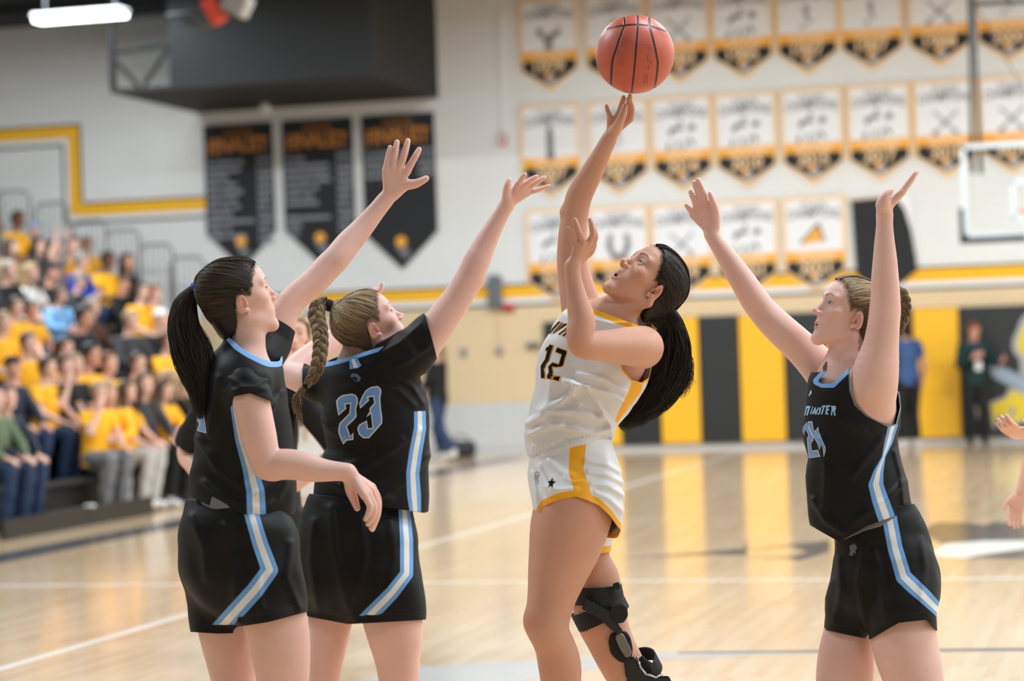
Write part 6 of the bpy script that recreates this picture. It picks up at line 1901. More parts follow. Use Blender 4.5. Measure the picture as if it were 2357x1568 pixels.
    # team name: letters follow the chest, squeezed towards its far edge
    L = {'R': [[(600, 445), (690, 450), (700, 500), (680, 545), (690, 640), (660, 635), (650, 560), (630, 560), (625, 630), (600, 625), (615, 500)]], 'E': [[(520, 435), (590, 440), (585, 470), (550, 470), (545, 510), (570, 512), (565, 540), (535, 540), (530, 585), (555, 590), (552, 612), (495, 605)]],
         'T': [[(425, 470), (440, 445), (512, 440), (500, 470), (480, 478), (445, 610), (415, 605), (455, 475)]], 'S': [[(400, 480), (425, 470), (408, 560), (385, 618), (350, 618), (352, 600), (375, 580), (385, 540), (372, 520)]],
         'N': [[(240, 600), (300, 480), (320, 475), (318, 560), (360, 475), (380, 480), (330, 618), (300, 612), (296, 560), (275, 612)]], 'I': [[(205, 600), (255, 460), (272, 465), (225, 610)]], 'M': [[(100, 632), (135, 460), (150, 452), (222, 450), (165, 632), (135, 632), (175, 490), (150, 500), (118, 632)]]}
    st = [Z(q) for k in L.values() for q in k]
    p.decal('team_letters', j, st, mat('print_pale_blue', srgb(150, 196, 232), .5), .0014, step=4)
    p.decal('maker_mark', j, [Z([(180, 262), (205, 205), (215, 165), (242, 155), (232, 195), (248, 210), (222, 225), (195, 268)])], M_NUM_WHITE, .0014, step=3)
    Y = lambda L: [((x / 2.0425) + 1800, (y / 2.0425) + 800) for x, y in L]
    p.decal('shorts_emblem', f, [Y([(318, 935), (328, 926), (350, 930), (354, 945), (346, 952), (350, 975), (340, 962), (334, 980), (316, 976), (322, 955)]), Y([(330, 922), (352, 924), (340, 928)])], mat('print_slate', srgb(92, 104, 128), .5), .0015, step=3)
    # hair: plaits into a low bun
    tie = p.P(2055, 705, .07)
    def ex(c): c.u(s_chain([(*p.P(2050, 705, .07), .022), (*H.cam((0, -.06, .02)), .055)]), .03)
    cap, V, Q, A = hair_cap(p, H, M_HAIR_BLOND, .007, extra=ex)
    tl = H.loc(tie[None])[0]
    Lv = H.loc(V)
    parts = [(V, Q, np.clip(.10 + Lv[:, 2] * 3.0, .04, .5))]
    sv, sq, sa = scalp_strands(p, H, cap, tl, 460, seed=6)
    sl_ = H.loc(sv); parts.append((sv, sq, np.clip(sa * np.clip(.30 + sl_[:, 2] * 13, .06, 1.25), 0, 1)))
    for k, x0 in enumerate([-.030, .016]):
        pts = [(x0 * .7, .072, .088), (x0, .045, .108), (x0 * 1.1, .01, .119), (x0 * 1.1, -.045, .105), (x0, -.092, .06)]
        q = cap.project(H.cam(np.array(pts)), 5)
        bv, bq, ba = braid([(tuple(a), w) for a, w in zip(q, [.5, .8, 1, 1, 1])], .0062, 10, 30 + k); parts.append((bv, bq, ba * .6))
    parts.append(baby_hairs(H, cap, 260, 41, tl))
    V, Q, A = joinq(parts)
    hair = p.put('hair', V, Q, M_HAIR_BLOND, {'rnd': A})
    bv, bq, ba = braid([(tuple(p.P(*a[:3])), a[3]) for a in [(2052, 668, .07, .8), (2072, 675, .07, 1), (2080, 700, .07, 1.1), (2078, 730, .07, 1), (2068, 755, .07, .8), (2052, 745, .09, .8), (2046, 712, .10, .8), (2058, 690, .09, .6)]], .020, 4.2, 33)
    fv, fq, fa = lock_strands([p.n(*a) for a in [(2062, 745, .07, 5), (2072, 758, .07, 6), (2076, 775, .07, 5)]], 40, 10, 0, 34, .0010, .006)
    f2v, f2q, f2a = lock_strands([p.n(*a) for a in [(1905, 835, -.03, 5), (1902, 850, -.04, 8), (1904, 870, -.045, 5)]], 50, 10, 0, 35, .0010, .004)
    V, Q, A = joinq([(bv, bq, ba * .55), (fv, fq, fa)])
    p.put('braided_bun', V, Q, M_HAIR_BLOND, {'rnd': A}); p.put('hair_lock', f2v, f2q, M_HAIR_BLOND, {'rnd': f2a})
    shoe(p, 2128, 0, -.04, (-.9, -.2), 0); shoe(p, 1948, 0, .11, (-.9, -.1), 0)
    return p
# ------------------------------------------------------------------ people further back
def hand_ops(f, w, d, nrm, sx, curl=.35):
    """hand at wrist w pointing along d, palm facing nrm"""
    w = np.asarray(w, float); d = np.asarray(d, float); d /= np.linalg.norm(d)
    n = np.asarray(nrm, float); n = n - d * (n @ d); n /= np.linalg.norm(n); l = np.cross(d, n) * sx
    f.u(s_ell(w + d * .045, (.040, .050, .016), np.stack([l, d, n], 1)), .012)
    for i, (o, L) in enumerate(((.028, .072), (.010, .080), (-.009, .074), (-.026, .058))):
        b = w + d * .085 + l * o * .95
        m = b + (d * math.cos(curl) + n * math.sin(curl)) * L * .5 + l * o * .10
        t = m + (d * math.cos(curl * 2.4) + n * math.sin(curl * 2.4)) * L * .5
        f.u(s_chain([(*b, .0090), (*m, .0082), (*t, .0065)]), .006)
    b = w + d * .025 + l * .026
    f.u(s_chain([(*b, .014), (*(b + l * .030 + d * .030 + n * .008), .010), (*(b + l * .034 + d * .058 + n * .016), .008)]), .010)

def figure(arms, legs, head=(0, .02, 1.0), neck=(0, -.005, .86), chest=(0, -.01, .66), pelvis=(0, 0, .30), sw=.165, hy=(0, 0, 0), sleeve=.55, trouser=1.0, slim=1.0, shirt_len=0., hairs=('short', 'long', 'tied', 'beanie')):
    """builds one pose; arms: (shoulder, elbow, wrist, hand dir, palm normal); legs: (hip, knee, ankle)"""
    out = {}
    H = Head(*hy, np.array(head) / np.array([1, FPX / 4583.0, 1]), 1.0, mo=.25)
    hd, nk, ch, pv = (np.asarray(q, float) for q in (head, neck, chest, pelvis))
    sk = Field(); H.skin(sk)
    sk.u(s_chain([(*nk, .056), (*(nk * .4 + hd * .6 - np.array([0, .02, .04])), .050)]), .02)
    f0 = sk
    V1, Q1 = f0.mesh(hd - .2, hd + .2, .0062); 
    V1, Q1 = trim(V1, Q1, f0, lambda P: (nk[2] - .02 - P[:, 2]).astype(F32))
    parts = [(V1, Q1)]
    body = Field()
    for s, e, w, d, n in arms:
        s, e, w = (np.asarray(q, float) for q in (s, e, w))
        body.u(s_chain(catmull([(*s, .050), (*(s * .5 + e * .5), .044), (*e, .038), (*(e * .7 + w * .3), .039), (*(e * .25 + w * .75), .029), (*w, .025)], 2)), .02)
    for hp, kn, an in legs:
        hp, kn, an = (np.asarray(q, float) for q in (hp, kn, an))
        body.u(s_chain(catmull([(*hp, .080), (*(hp * .5 + kn * .5), .076), (*kn, .055), (*(kn * .7 + an * .3), .055), (*(kn * .2 + an * .8), .036), (*an, .033)], 2)), .02)
    body.u(s_loft([(*(pv - [0, 0, .02]), .15, .11), (*(pv * .5 + ch * .5), .125, .095), (*ch, .15, .105), (*(ch * .4 + nk * .6), .13, .085)]), .03)
    body.u(s_chain([(arms[0][0][0], arms[0][0][1], arms[0][0][2] - .005, .05), (*(nk - [0, 0, .03]), .06), (arms[1][0][0], arms[1][0][1], arms[1][0][2] - .005, .05)]), .04)
    V2, Q2 = body.mesh((-.9, -.9, -.6), (.9, 1.0, 1.9), .014)
    V2 = relax(V2, Q2, 3); parts.append((V2, Q2))
    for i, (s, e, w, d, n) in enumerate(arms):
        hf = Field(); hand_ops(hf, w, d, n, 1 if i == 0 else -1)
        w = np.asarray(w, float); V3, Q3 = hf.mesh(w - .2, w + .2, .0065); parts.append((V3, Q3))
    V = np.concatenate([q[0] for q in parts]); o = 0; Qs = []
    for v, q in parts: Qs.append(q + o); o += len(v)
    lip, brow, fl = H.attrs(V); lip[len(V1):] = 0; brow[len(V1):] = 0
    # dark of the eyes, seen from far away
    L = H.loc(V[:len(V1)]); e = np.sqrt(((np.abs(L[:, 0]) - .0312) / .0105) ** 2 + ((L[:, 2] - .0078) / .0052) ** 2)
    brow[:len(V1)] = np.maximum(brow[:len(V1)], np.clip(1.5 - e, 0, 1) * .8 * (L[:, 1] > .055))
    fl[len(V1):] = 0
    out['body'] = np_mesh('body', V, np.concatenate(Qs), {'lip': lip, 'brow': brow, 'flush': fl})
    # shirt
    t = Field()
    t.u(s_loft([(*(pv - [0, 0, .10 + shirt_len]), .185 * slim, .145), (*pv, .18 * slim, .145), (*(pv * .5 + ch * .5), .165 * slim, .135), (*ch, .178 * slim, .132), (*(ch * .4 + nk * .6), .15, .10)]), .03)
    t.u(s_chain([(*(np.asarray(arms[0][0]) - [0, 0, .005]), .066), (*(nk - [0, 0, .04]), .074), (*(np.asarray(arms[1][0]) - [0, 0, .005]), .066)]), .05)
    t.disp(rnd_folds(41, 4.5, .006))
    cuts = [lambda P: (pv[2] - .10 - shirt_len - P[:, 2]).astype(F32), lambda P: (P[:, 2] - (nk[2] + .005) - .25 * (np.abs(P[:, 1] - nk[1]) * 0)).astype(F32)]
    V, Q = t.mesh((-.9, -.9, -.6), (.9, 1.0, 1.9), .013); V, Q = trim(V, Q, t, gmax(*cuts)); V = relax(V, Q, 2)
    SV, SQ = [V], [Q]; o = len(V)
    if sleeve > 0:
        for s, e, w, d, n in arms:
            s, e, w = (np.asarray(q, float) for q in (s, e, w))
            a = Field()
            if sleeve <= 1:
                c = s + (e - s) * sleeve; a.u(s_chain([(*s, .066), (*c, .060), (*(c + (e - s) * .2), .058)]), 0); dr = e - s
            else:
                c = e + (w - e) * (sleeve - 1); a.u(s_chain([(*s, .068), (*e, .054), (*c, .040), (*(c + (w - e) * .1), .040)]), 0); dr = w - e
            a.disp(rnd_folds(43, 7, .005))
            dr = (dr / np.linalg.norm(dr)).astype(F32); c = c.astype(F32)
            V, Q = a.mesh((-.9, -.9, -.6), (.9, 1.0, 1.9), .012); V, Q = trim(V, Q, a, lambda P: ((P - c) @ dr).astype(F32))
            SV.append(V); SQ.append(Q + o); o += len(V)
    out['shirt'] = np_mesh('shirt', np.concatenate(SV), np.concatenate(SQ))
    # trousers or shorts
    t = Field()
    t.u(s_loft([(*(pv + [0, 0, .06]), .158, .125), (*(pv - [0, 0, .05]), .178, .145), (*(pv * .6 + (np.asarray(legs[0][0]) + np.asarray(legs[1][0])) * .2), .175, .14)]), .02)
    for hp, kn, an in legs:
        hp, kn, an = (np.asarray(q, float) for q in (hp, kn, an))
        t.u(s_chain(catmull([(*hp, .098), (*(hp * .5 + kn * .5), .092), (*kn, .076), (*(kn * .5 + an * .5), .070), (*an, .062)], 2)), .03)
    t.disp(rnd_folds(47, 6, .005))
    V, Q = t.mesh((-.9, -.9, -.6), (.9, 1.0, 1.9), .014)
    def cutl(P):
        r = np.full(len(P), -1.0, F32)
        for hp, kn, an in legs:
            hp, kn, an = (np.asarray(q, float) for q in (hp, kn, an))
            a, b = (hp, kn) if trouser < 1 else (kn, an)
            c = (a + (b - a) * (trouser if trouser < 1 else .93)).astype(F32); dr = b - a; dr = (dr / np.linalg.norm(dr)).astype(F32)
            dd = np.linalg.norm(P - c, axis=1)
            r = np.maximum(r, np.where(dd < .5, np.minimum((P - c) @ dr, .14 - np.abs(P[:, 0] - c[0]) if abs(hp[0]) > .05 else 9.), -1.0))
        return np.maximum(r, (P[:, 2] - pv[2] - .07)).astype(F32)
    V, Q = trim(V, Q, t, cutl); V = relax(V, Q, 2)
    out['trousers' if trouser >= 1 else 'shorts'] = np_mesh('trousers', V, Q)
    # shoes
    SV = []; 
    for i, (hp, kn, an) in enumerate(legs):
        an = np.asarray(an, float); fw = np.array([0, 1., 0]) if len(legs[i]) < 4 else legs[i][3]
        a = Field(); a.u(s_ell(an + fw * .05 + [0, 0, -.045], (.046, .085, .040)), 0); a.u(s_ell(an + fw * .12 + [0, 0, -.055], (.045, .07, .032)), .02); a.u(s_cone(an + [0, 0, .02], .044, an + [0, 0, -.04], .044), .02)
        V, Q = a.mesh(an - .25, an + .25, .012); V, Q = trim(V, Q, a, lambda P: (an[2] - .082 - P[:, 2]).astype(F32))
        SV.append(np_mesh('shoe', V, Q))
    out['shoe'] = SV
    # hair kinds
    for kd in hairs:
        cap = H.scalp(.018)
        if kd == 'long':
            cap.u(s_loft([(*(hd + [0, -.05, .02]), .085, .07), (*(hd + [0, -.075, -.10]), .095, .06), (*(hd + [0, -.10, -.26]), .10, .05), (*(hd + [0, -.11, -.40]), .06, .03)]), .03)
            for sx in (-1, 1): cap.u(s_chain([(*(hd + [sx * .072, .01, .03]), .028), (*(hd + [sx * .085, .0, -.10]), .032), (*(hd + [sx * .10, .03, -.25]), .030), (*(hd + [sx * .09, .06, -.36]), .014)]), .02)
            cap.disp(rnd_folds(51, 9, .006, [(1, .3, .1)]))
        if kd == 'tied':
            cap.u(s_chain([(*(hd + [0, -.10, .08]), .030), (*(hd + [0, -.16, .06]), .038), (*(hd + [0, -.18, -.06]), .036), (*(hd + [0, -.15, -.18]), .014)]), .02)
        V, Q = cap.mesh(hd - .5, hd + .22, .010)
        def hl(P):
            L = H.loc(P); d = hairline(L, -.010)
            if kd == 'beanie': d = L[:, 2] - .045 - .2 * np.abs(np.minimum(L[:, 1], 0)) * 0 + .25 * np.minimum(L[:, 1], 0) * 0
            if kd == 'long': d = np.maximum(d, np.where((L[:, 1] < .035), .02 - np.maximum(0, .055 - np.abs(L[:, 0])) * (L[:, 1] > -.02), -.1))
            if kd == 'tied': d = np.maximum(d, np.where(L[:, 1] < -.105, .03, -.1))
            return -d.astype(F32)
        V, Q = trim(V, Q, cap, hl)
        V = relax(V, Q, 2)
        r = np.random.RandomState(3); rn = .3 + .25 * np.sin(V[:, 0] * 160 + 3 * np.sin(V[:, 2] * 30)) + .1 * r.normal(size=len(V))
        out['hair_' + kd] = np_mesh('hair', V, Q, {'rnd': np.clip(rn, 0, 1)})
    return out

def objmat(o, m):
    if len(o.data.materials) == 0: o.data.materials.append(None)
    o.material_slots[0].link = 'OBJECT'; o.material_slots[0].material = m
def place(fig, loc, yaw, label, skin, shirt, pants, hair, hairm, shoes, scale=1.0, group=None, name='person'):
    r = empty(name, loc, yaw); r.scale = (scale,) * 3
    tag(r, label, 'person', group)
    def add(nm, me, m):
        o = bpy.data.objects.new(nm, me); C.objects.link(o); o.parent = r; objmat(o, m); return o
    add('body', fig['body'], skin); add('shirt', fig['shirt'], shirt)
    if 'trousers' in fig: add('trousers', fig['trousers'], pants)
    else: add('shorts', fig['shorts'], pants)
    for s in fig['shoe']: add('shoe', s, shoes)
    add('knit_hat' if hair == 'beanie' else 'hair', fig['hair_' + hair], hairm)
    return r

SKF = [skin_mat('skin_crowd_fair', srgb(232, 186, 166), LIP, srgb(90, 70, 60)), skin_mat('skin_crowd_warm', srgb(212, 158, 132), LIP, srgb(60, 44, 36)), skin_mat('skin_crowd_deep', srgb(126, 82, 60), srgb(120, 70, 60), srgb(26, 20, 18))]
HR = {'black': hair_mat('hair_crowd_black', srgb(18, 15, 14), srgb(54, 44, 38)), 'brown': hair_mat('hair_crowd_brown', srgb(48, 34, 26), srgb(112, 82, 58)), 'blond': hair_mat('hair_crowd_blond', srgb(122, 92, 60), srgb(214, 184, 138)), 'grey': hair_mat('hair_crowd_grey', srgb(110, 104, 98), srgb(180, 174, 166)), 'red': hair_mat('hair_crowd_red', srgb(96, 48, 26), srgb(160, 88, 50))}
def cl(n, c): return cloth_mat('cloth_' + n, srgb(*c), bscale=120) if ('cloth_' + n) not in bpy.data.materials else bpy.data.materials['cloth_' + n]
CL = {'yellow': cl('yellow', (250, 180, 36)), 'black': cl('black', (28, 28, 30)), 'navy': cl('navy', (34, 40, 56)), 'white': cl('white', (226, 224, 222)), 'grey': cl('grey', (126, 126, 128)), 'light grey': cl('light_grey', (196, 194, 192)), 'blue': cl('blue', (36, 62, 150)), 'pale blue': cl('pale_blue', (128, 178, 222)), 'brown': cl('brown', (84, 58, 44)), 'green': cl('green', (96, 110, 84)), 'dark green': cl('dark_green', (20, 48, 46)), 'denim': cl('denim', (46, 62, 92)), 'tan': cl('tan', (168, 140, 108)), 'slate blue': cl('slate_blue', (58, 84, 130)), 'charcoal': cl('charcoal', (58, 58, 62))}

# ---- bleachers
ROW0, TREAD, RISE = -10.25, .62, .24
bl = empty('bleachers', (-9.8, 20.0, 0)); tag(bl, 'dark tiered bleachers packed with seated spectators along the left side', 'bleachers')
M_BL = mat('bleacher_dark', srgb(36, 34, 33), .5, var=.15, vscale=2); M_SEAT = mat('bleacher_seat', srgb(46, 44, 42), .45); M_RAIL = mat('rail_grey', srgb(112, 112, 112), .45)
Y0, Y1 = 15.0, 32.6
L0 = np.array(bl.location)
NR = 14
for i in range(NR):
    z = RISE * i; xf = -9.8 - TREAD * i
    if i:
        b = MB(); b.box(np.array([xf - TREAD / 2, (Y0 + Y1) / 2, z - .02]) - L0, (TREAD / 2, (Y1 - Y0) / 2, .02)); b.build('deck', M_BL, bl)
        b = MB(); b.box(np.array([xf - .012, (Y0 + Y1) / 2, z - RISE / 2 - .02]) - L0, (.012, (Y1 - Y0) / 2, RISE / 2 - .002)); b.build('riser', M_BL, bl)
    b = MB(); b.box(np.array([xf - .50, (Y0 + Y1) / 2, z + .385]) - L0, (.115, (Y1 - Y0) / 2, .02)); b.build('seat_board', M_SEAT, bl, bevel=.006)
    b = MB(); b.box(np.array([xf - .56, (Y0 + Y1) / 2, z + .19]) - L0, (.03, (Y1 - Y0) / 2, .175)); b.build('seat_support', M_BL, bl)
b = MB(); b.box(np.array([-9.8 - TREAD * NR / 2, Y1 + .02, RISE * NR / 2 - .25]) - L0, (TREAD * NR / 2, .02, .02)); b.build('end_rail_base', M_BL, bl)
# end guard rails, one per tier, stepping down to the right
for u, v in ((30, 440), (118, 468), (205, 508), (282, 530), (358, 563), (430, 592)):
    p = on_y(u, v, 33.0) - L0; w = .55; hh = .95
    b = MB()
    b.tube([p + np.array([-w / 2, 0, -hh]), p + np.array([-w / 2, 0, -.12]), p + np.array([-w / 2 + .08, 0, 0]), p + np.array([w / 2 - .08, 0, 0]), p + np.array([w / 2, 0, -.10]), p + np.array([w / 2, 0, -hh])], .020, 8)
    for k in range(5): b.tube([p + np.array([-w / 2 + .09 * (k + 1), 0, -.02]), p + np.array([-w / 2 + .09 * (k + 1), 0, -hh])], .005, 6)
    b.build('end_rail', M_RAIL, bl, smooth=True)
# a small white post on the front kick board
p = on_z(208, 1208, 0); r = empty('floor_post', (p[0], p[1], 0)); tag(r, 'short white post at the front of the bleachers', 'post')
b = MB(); b.box((0, 0, .085), (.035, .035, .085)); b.build('post_body', M_WHT, r, bevel=.008)
b = MB(); b.box((0, 0, .18), (.042, .042, .012)); b.build('post_cap', M_WHT, r, bevel=.006)
b = MB(); b.box(np.array([-9.78, 20.4, .09]) - L0, (.02, 1.6, .09)); b.build('kick_board', M_BL, bl)

# ---- seated poses (origin at the seat)
def seated(elb, wr, hd, nrm, head=(0, .05, .80), lean=0., sleeve=.6, hy=(0, 0, 0), sp=.11, hairs=('short', 'long', 'tied', 'beanie')):
    arms = []; legs = []
    for sx in (1, -1):
        e = np.array(elb[0 if sx > 0 else 1], float); w = np.array(wr[0 if sx > 0 else 1], float); d = np.array(hd[0 if sx > 0 else 1], float); n = np.array(nrm, float)
        e[0] *= sx; w[0] *= sx; d[0] *= sx
        arms.append(((sx * .165, lean - .01, .545), e, w, d, n))
    for sx in (1, -1): legs.append(((sx * .09, .03, .085), (sx * sp, .38, .09), (sx * sp, .27, -.43)))
    return figure(arms, legs, head=head, neck=(0, lean, .60), chest=(0, lean * .7 - .01, .40), pelvis=(0, 0, .10), sleeve=sleeve, hy=hy, hairs=hairs)
S1 = seated([(.24, .12, .32), (.24, .12, .32)], [(.12, .34, .20), (.12, .34, .20)], [(-.1, 1, -.2), (-.1, 1, -.2)], (0, 0, -1), sleeve=.62)
S2 = seated([(.23, .16, .34), (.23, .16, .34)], [(.04, .33, .30), (.05, .33, .27)], [(-.8, .5, .1), (-.8, .5, .1)], (0, -1, 0), lean=.05, head=(0, .11, .79), hy=(.2, -.12, 0), sleeve=1.85)
S3 = seated([(.22, .18, .36), (.23, .12, .32)], [(.07, .18, .62), (.10, .34, .20)], [(-.3, .1, 1), (-.1, 1, -.2)], (0, -1, 0), lean=.04, head=(0, .09, .80), hy=(-.25, -.05, .05), sleeve=.62)
S4 = seated([(.25, .10, .66), (.25, .10, .66)], [(.16, .16, .93), (.16, .16, .93)], [(-.2, 0, 1), (-.2, 0, 1)], (0, 1, 0), head=(0, .04, .81), hy=(.15, .05, 0), sleeve=.62)
S5 = seated([(.24, .12, .32), (.24, .12, .32)], [(.12, .34, .20), (.12, .34, .20)], [(-.1, 1, -.2), (-.1, 1, -.2)], (0, 0, -1), sleeve=1.9, hy=(-.2, .05, 0))
POSE = {1: S1, 2: S2, 3: S3, 4: S4, 5: S5}
# (u, v of the face, pose, skin, shirt, trousers, hair style, hair colour, label, turn)
CROWD = [
 (40, 506, 1, 2, 'yellow', 'navy', 'short', 'black', 'seated man in yellow shirt, topmost in the stand, near the left edge', 0),
 (16, 566, 2, 0, 'tan', 'denim', 'long', 'brown', 'seated woman in tan top with long light hair, below the topmost yellow shirt', 0),
 (82, 566, 2, 0, 'charcoal', 'black', 'long', 'black', 'seated woman in charcoal top with long dark hair below a blue cap', 0),
 (78, 528, 5, 0, 'grey', 'denim', 'beanie', 'pale blue', 'spectator in pale blue knit hat near the top of the stand', 0),
 (128, 572, 4, 0, 'grey', 'black', 'tied', 'brown', 'spectator in grey raising both forearms beside the end rail', 0),
 (170, 566, 1, 0, 'yellow', 'black', 'long', 'black', 'seated woman in yellow with long black hair, beside a short haired man in yellow', 0),
 (202, 562, 1, 1, 'yellow', 'navy', 'short', 'brown', 'seated man in yellow with short brown hair high in the stand', -.1),
 (177, 600, 2, 0, 'blue', 'denim', 'short', 'grey', 'pale haired spectator in a royal blue hooded top', 0),
 (248, 597, 1, 2, 'yellow', 'black', 'short', 'black', 'seated man in yellow beside the upper end rails', 0),
 (292, 604, 5, 1, 'black', 'black', 'long', 'black', 'spectator in black with dark hood of hair, highest at the right end of the stand', 0),
 (174, 648, 2, 0, 'charcoal', 'black', 'beanie', 'grey', 'spectator in grey knit hat and charcoal jacket below the royal blue top', 0),
 (70, 628, 1, 0, 'white', 'denim', 'long', 'blond', 'woman in white top with long blond hair in the upper stand', 0),
 (20, 622, 5, 0, 'black', 'black', 'short', 'grey', 'man in black top at the left edge with grey hair', 0),
 (118, 628, 5, 1, 'black', 'denim', 'beanie', 'black', 'spectator in black knit hat and black jacket', 0),
 (132, 676, 2, 0, 'pale blue', 'grey', 'short', 'brown', 'spectator in pale blue top in the middle of the stand', 0),
 (211, 706, 5, 0, 'brown', 'black', 'short', 'grey', 'thin haired man in brown jacket in the middle of the stand', 0),
 (182, 726, 2, 1, 'black', 'black', 'short', 'black', 'bearded looking man in black hooded top next to the brown jacket', 0),
 (285, 656, 5, 1, 'black', 'black', 'beanie', 'brown', 'large man in black coat with brown hat in the right half of the stand', 0),
 (327, 672, 1, 0, 'yellow', 'black', 'short', 'brown', 'spectator in yellow right of the large black coat', 0),
 (356, 676, 1, 0, 'yellow', 'navy', 'tied', 'red', 'red haired spectator in yellow close to the ponytail', 0),
 (300, 738, 5, 0, 'charcoal', 'black', 'short', 'blond', 'fair haired spectator in charcoal below the large black coat', 0),
 (370, 736, 5, 0, 'black', 'black', 'beanie', 'white', 'spectator in white knit hat and black jacket', 0),
 (37, 706, 1, 0, 'yellow', 'denim', 'short', 'brown', 'boy in yellow with brown hair at the left, mid height', 0),
 (73, 712, 1, 1, 'yellow', 'black', 'short', 'black', 'boy in yellow with black hair beside the brown haired boy', 0),
 (8, 742, 1, 0, 'yellow', 'black', 'short', 'blond', 'fair haired spectator in yellow at the left edge, mid height', 0),
 (66, 790, 1, 0, 'yellow', 'denim', 'short', 'brown', 'brown haired spectator in yellow behind the man in jeans', 0),
 (386, 786, 1, 0, 'yellow', 'navy', 'short', 'brown', 'spectator in yellow just left of the ponytail tip', 0),
 (28, 846, 5, 1, 'navy', 'denim', 'beanie', 'black', 'spectator in navy jacket and black knit hat at the left edge', 0),
 (108, 846, 1, 0, 'yellow', 'denim', 'short', 'brown', 'man in yellow shirt and jeans seated at the left, hands on knees', 0),
 (140, 842, 3, 0, 'black', 'black', 'short', 'brown', 'spectator in black touching his chin beside the yellow shirt man', 0),
 (173, 840, 5, 0, 'black', 'charcoal', 'short', 'blond', 'blond spectator in black, right of the man in yellow and jeans', 0),
 (207, 818, 1, 1, 'yellow', 'black', 'short', 'black', 'dark haired spectator in yellow between two rows, lower middle', 0),
 (252, 836, 1, 0, 'yellow', 'black', 'short', 'red', 'red haired spectator in yellow in the lower middle of the stand', 0),
 (317, 836, 1, 0, 'yellow', 'navy', 'short', 'brown', 'brown haired spectator in yellow, lower right of the stand', 0),
 (334, 884, 5, 0, 'charcoal', 'black', 'long', 'brown', 'woman in charcoal with long brown hair, lower right', 0),
 (396, 878, 5, 0, 'black', 'black', 'long', 'blond', 'blond spectator in black beside the ponytailed player', 1.6),
 (223, 904, 3, 0, 'yellow', 'grey', 'short', 'blond', 'spectator in yellow with hand at the mouth in the second row', -.2),
 (293, 928, 1, 0, 'yellow', 'light grey', 'long', 'brown', 'girl in yellow with long brown hair and pale trousers, front row', 0),
 (256, 950, 2, 0, 'yellow', 'light grey', 'long', 'blond', 'girl in yellow with very long blond hair, front row', -.5),
 (372, 934, 2, 0, 'yellow', 'black', 'long', 'brown', 'girl in yellow shirt and black trousers, front row', 0),
 (424, 938, 1, 0, 'yellow', 'light grey', 'long', 'brown', 'girl in yellow partly behind the black jersey, front row', 0),
 (-8, 918, 5, 0, 'green', 'denim', 'short', 'brown', 'spectator in olive jacket and jeans at the lower left corner', 0),
 (150, 800, 1, 0, 'yellow', 'black', 'tied', 'brown', 'spectator in yellow with tied hair, centre of the stand', 0),
 (20, 960, 5, 0, 'navy', 'denim', 'short', 'brown', 'spectator in navy jacket at the left edge in the front rows', 0),
]
rc = np.random.RandomState(17)
hatm = {'pale blue': CL['pale blue'], 'grey': CL['grey'], 'black': CL['black'], 'brown': CL['brown'], 'white': CL['white']}
occ = set()
for (u, v, ps, sk_, sh, tr, hs, hc, lb, turn) in CROWD:
    best = None
    for i in range(NR):
        p = on_x(u, v, ROW0 - TREAD * i + .03)
        e = p[2] - (RISE * i + .52 + .80)
        if best is None or abs(e) < abs(best[0]): best = (e, i, p)
    e, i, p = best
    sc = float(np.clip((p[2] - RISE * i - .52) / .80, .92, 1.08))
    yaw = -PI / 2 - rc.uniform(.1, .55) + turn
    place(POSE[ps], (float(ROW0 - TREAD * i), float(p[1]), RISE * i + .405 + .118 * sc), yaw, lb, SKF[sk_], CL[sh], CL[tr], hs, hatm[hc] if hs == 'beanie' else HR[hc], CL['white'] if rc.uniform() > .5 else CL['charcoal'], sc, 'spectators in the bleachers')

# ---- people standing further back
def standing(arms, head=(0, .03, 1.61), hy=(0, 0, 0), sleeve=.6, trouser=1.0, legs=None, hairs=('short', 'long', 'tied'), shirt_len=0.):
    A = []
    for sx, (e, w, d, n) in zip((1, -1), arms):
        A.append(((sx * .17, 0, 1.40), e, w, np.array(d, float), np.array(n, float)))
    L = legs or [((.09, 0, .88), (.10, .02, .47), (.11, -.01, .09)), ((-.09, 0, .88), (-.10, .02, .47), (-.11, -.01, .09))]
    return figure(A, L, head=head, neck=(0, -.01, 1.45), chest=(0, 0, 1.24), pelvis=(0, 0, .95), sleeve=sleeve, trouser=trouser, hy=hy, hairs=hairs, shirt_len=shirt_len)
def floor_at(u, v): p = on_z(u, v, 0); return (float(p[0]), float(p[1]), 0.0)
ST1 = standing([((.24, .10, 1.14), (.06, .26, 1.24), (-.6, .5, .3), (0, -1, 0)), ((-.30, -.02, 1.13), (-.36, .12, 1.16), (-.4, .8, .6), (1, 0, 0))], hy=(.2, -.25, 0), sleeve=1.9, hairs=('short',))
def toward(u, v, wx, wy): return math.atan2(wy, wx) - PI / 2
p = on_z(2262, 1016, 0)
man = place(ST1, (float(p[0]), min(float(p[1]), WY - .45), 0), math.radians(180 + 15), 'man in dark green jacket and black trousers standing by the dark mural', SKF[1], CL['dark green'], CL['black'], 'short', HR['red'], CL['black'], 1.0)
r = bpy.data.objects.new('x', None)
b = MB(); b.box((0, 0, 0), (.045, .006, .065)); o = b.build('name_badge', M_WHT, man, bevel=.003); o.location = (-.02, .165, 1.12); o['label'] = 'white badge on a lanyard'
b = MB(); b.tube([(-.06, .10, 1.44), (-.03, .155, 1.25), (-.02, .16, 1.18)], .004, 6); b.tube([(.06, .10, 1.44), (.0, .155, 1.25), (-.02, .16, 1.18)], .004, 6); b.build('lanyard', CL['blue'], man)
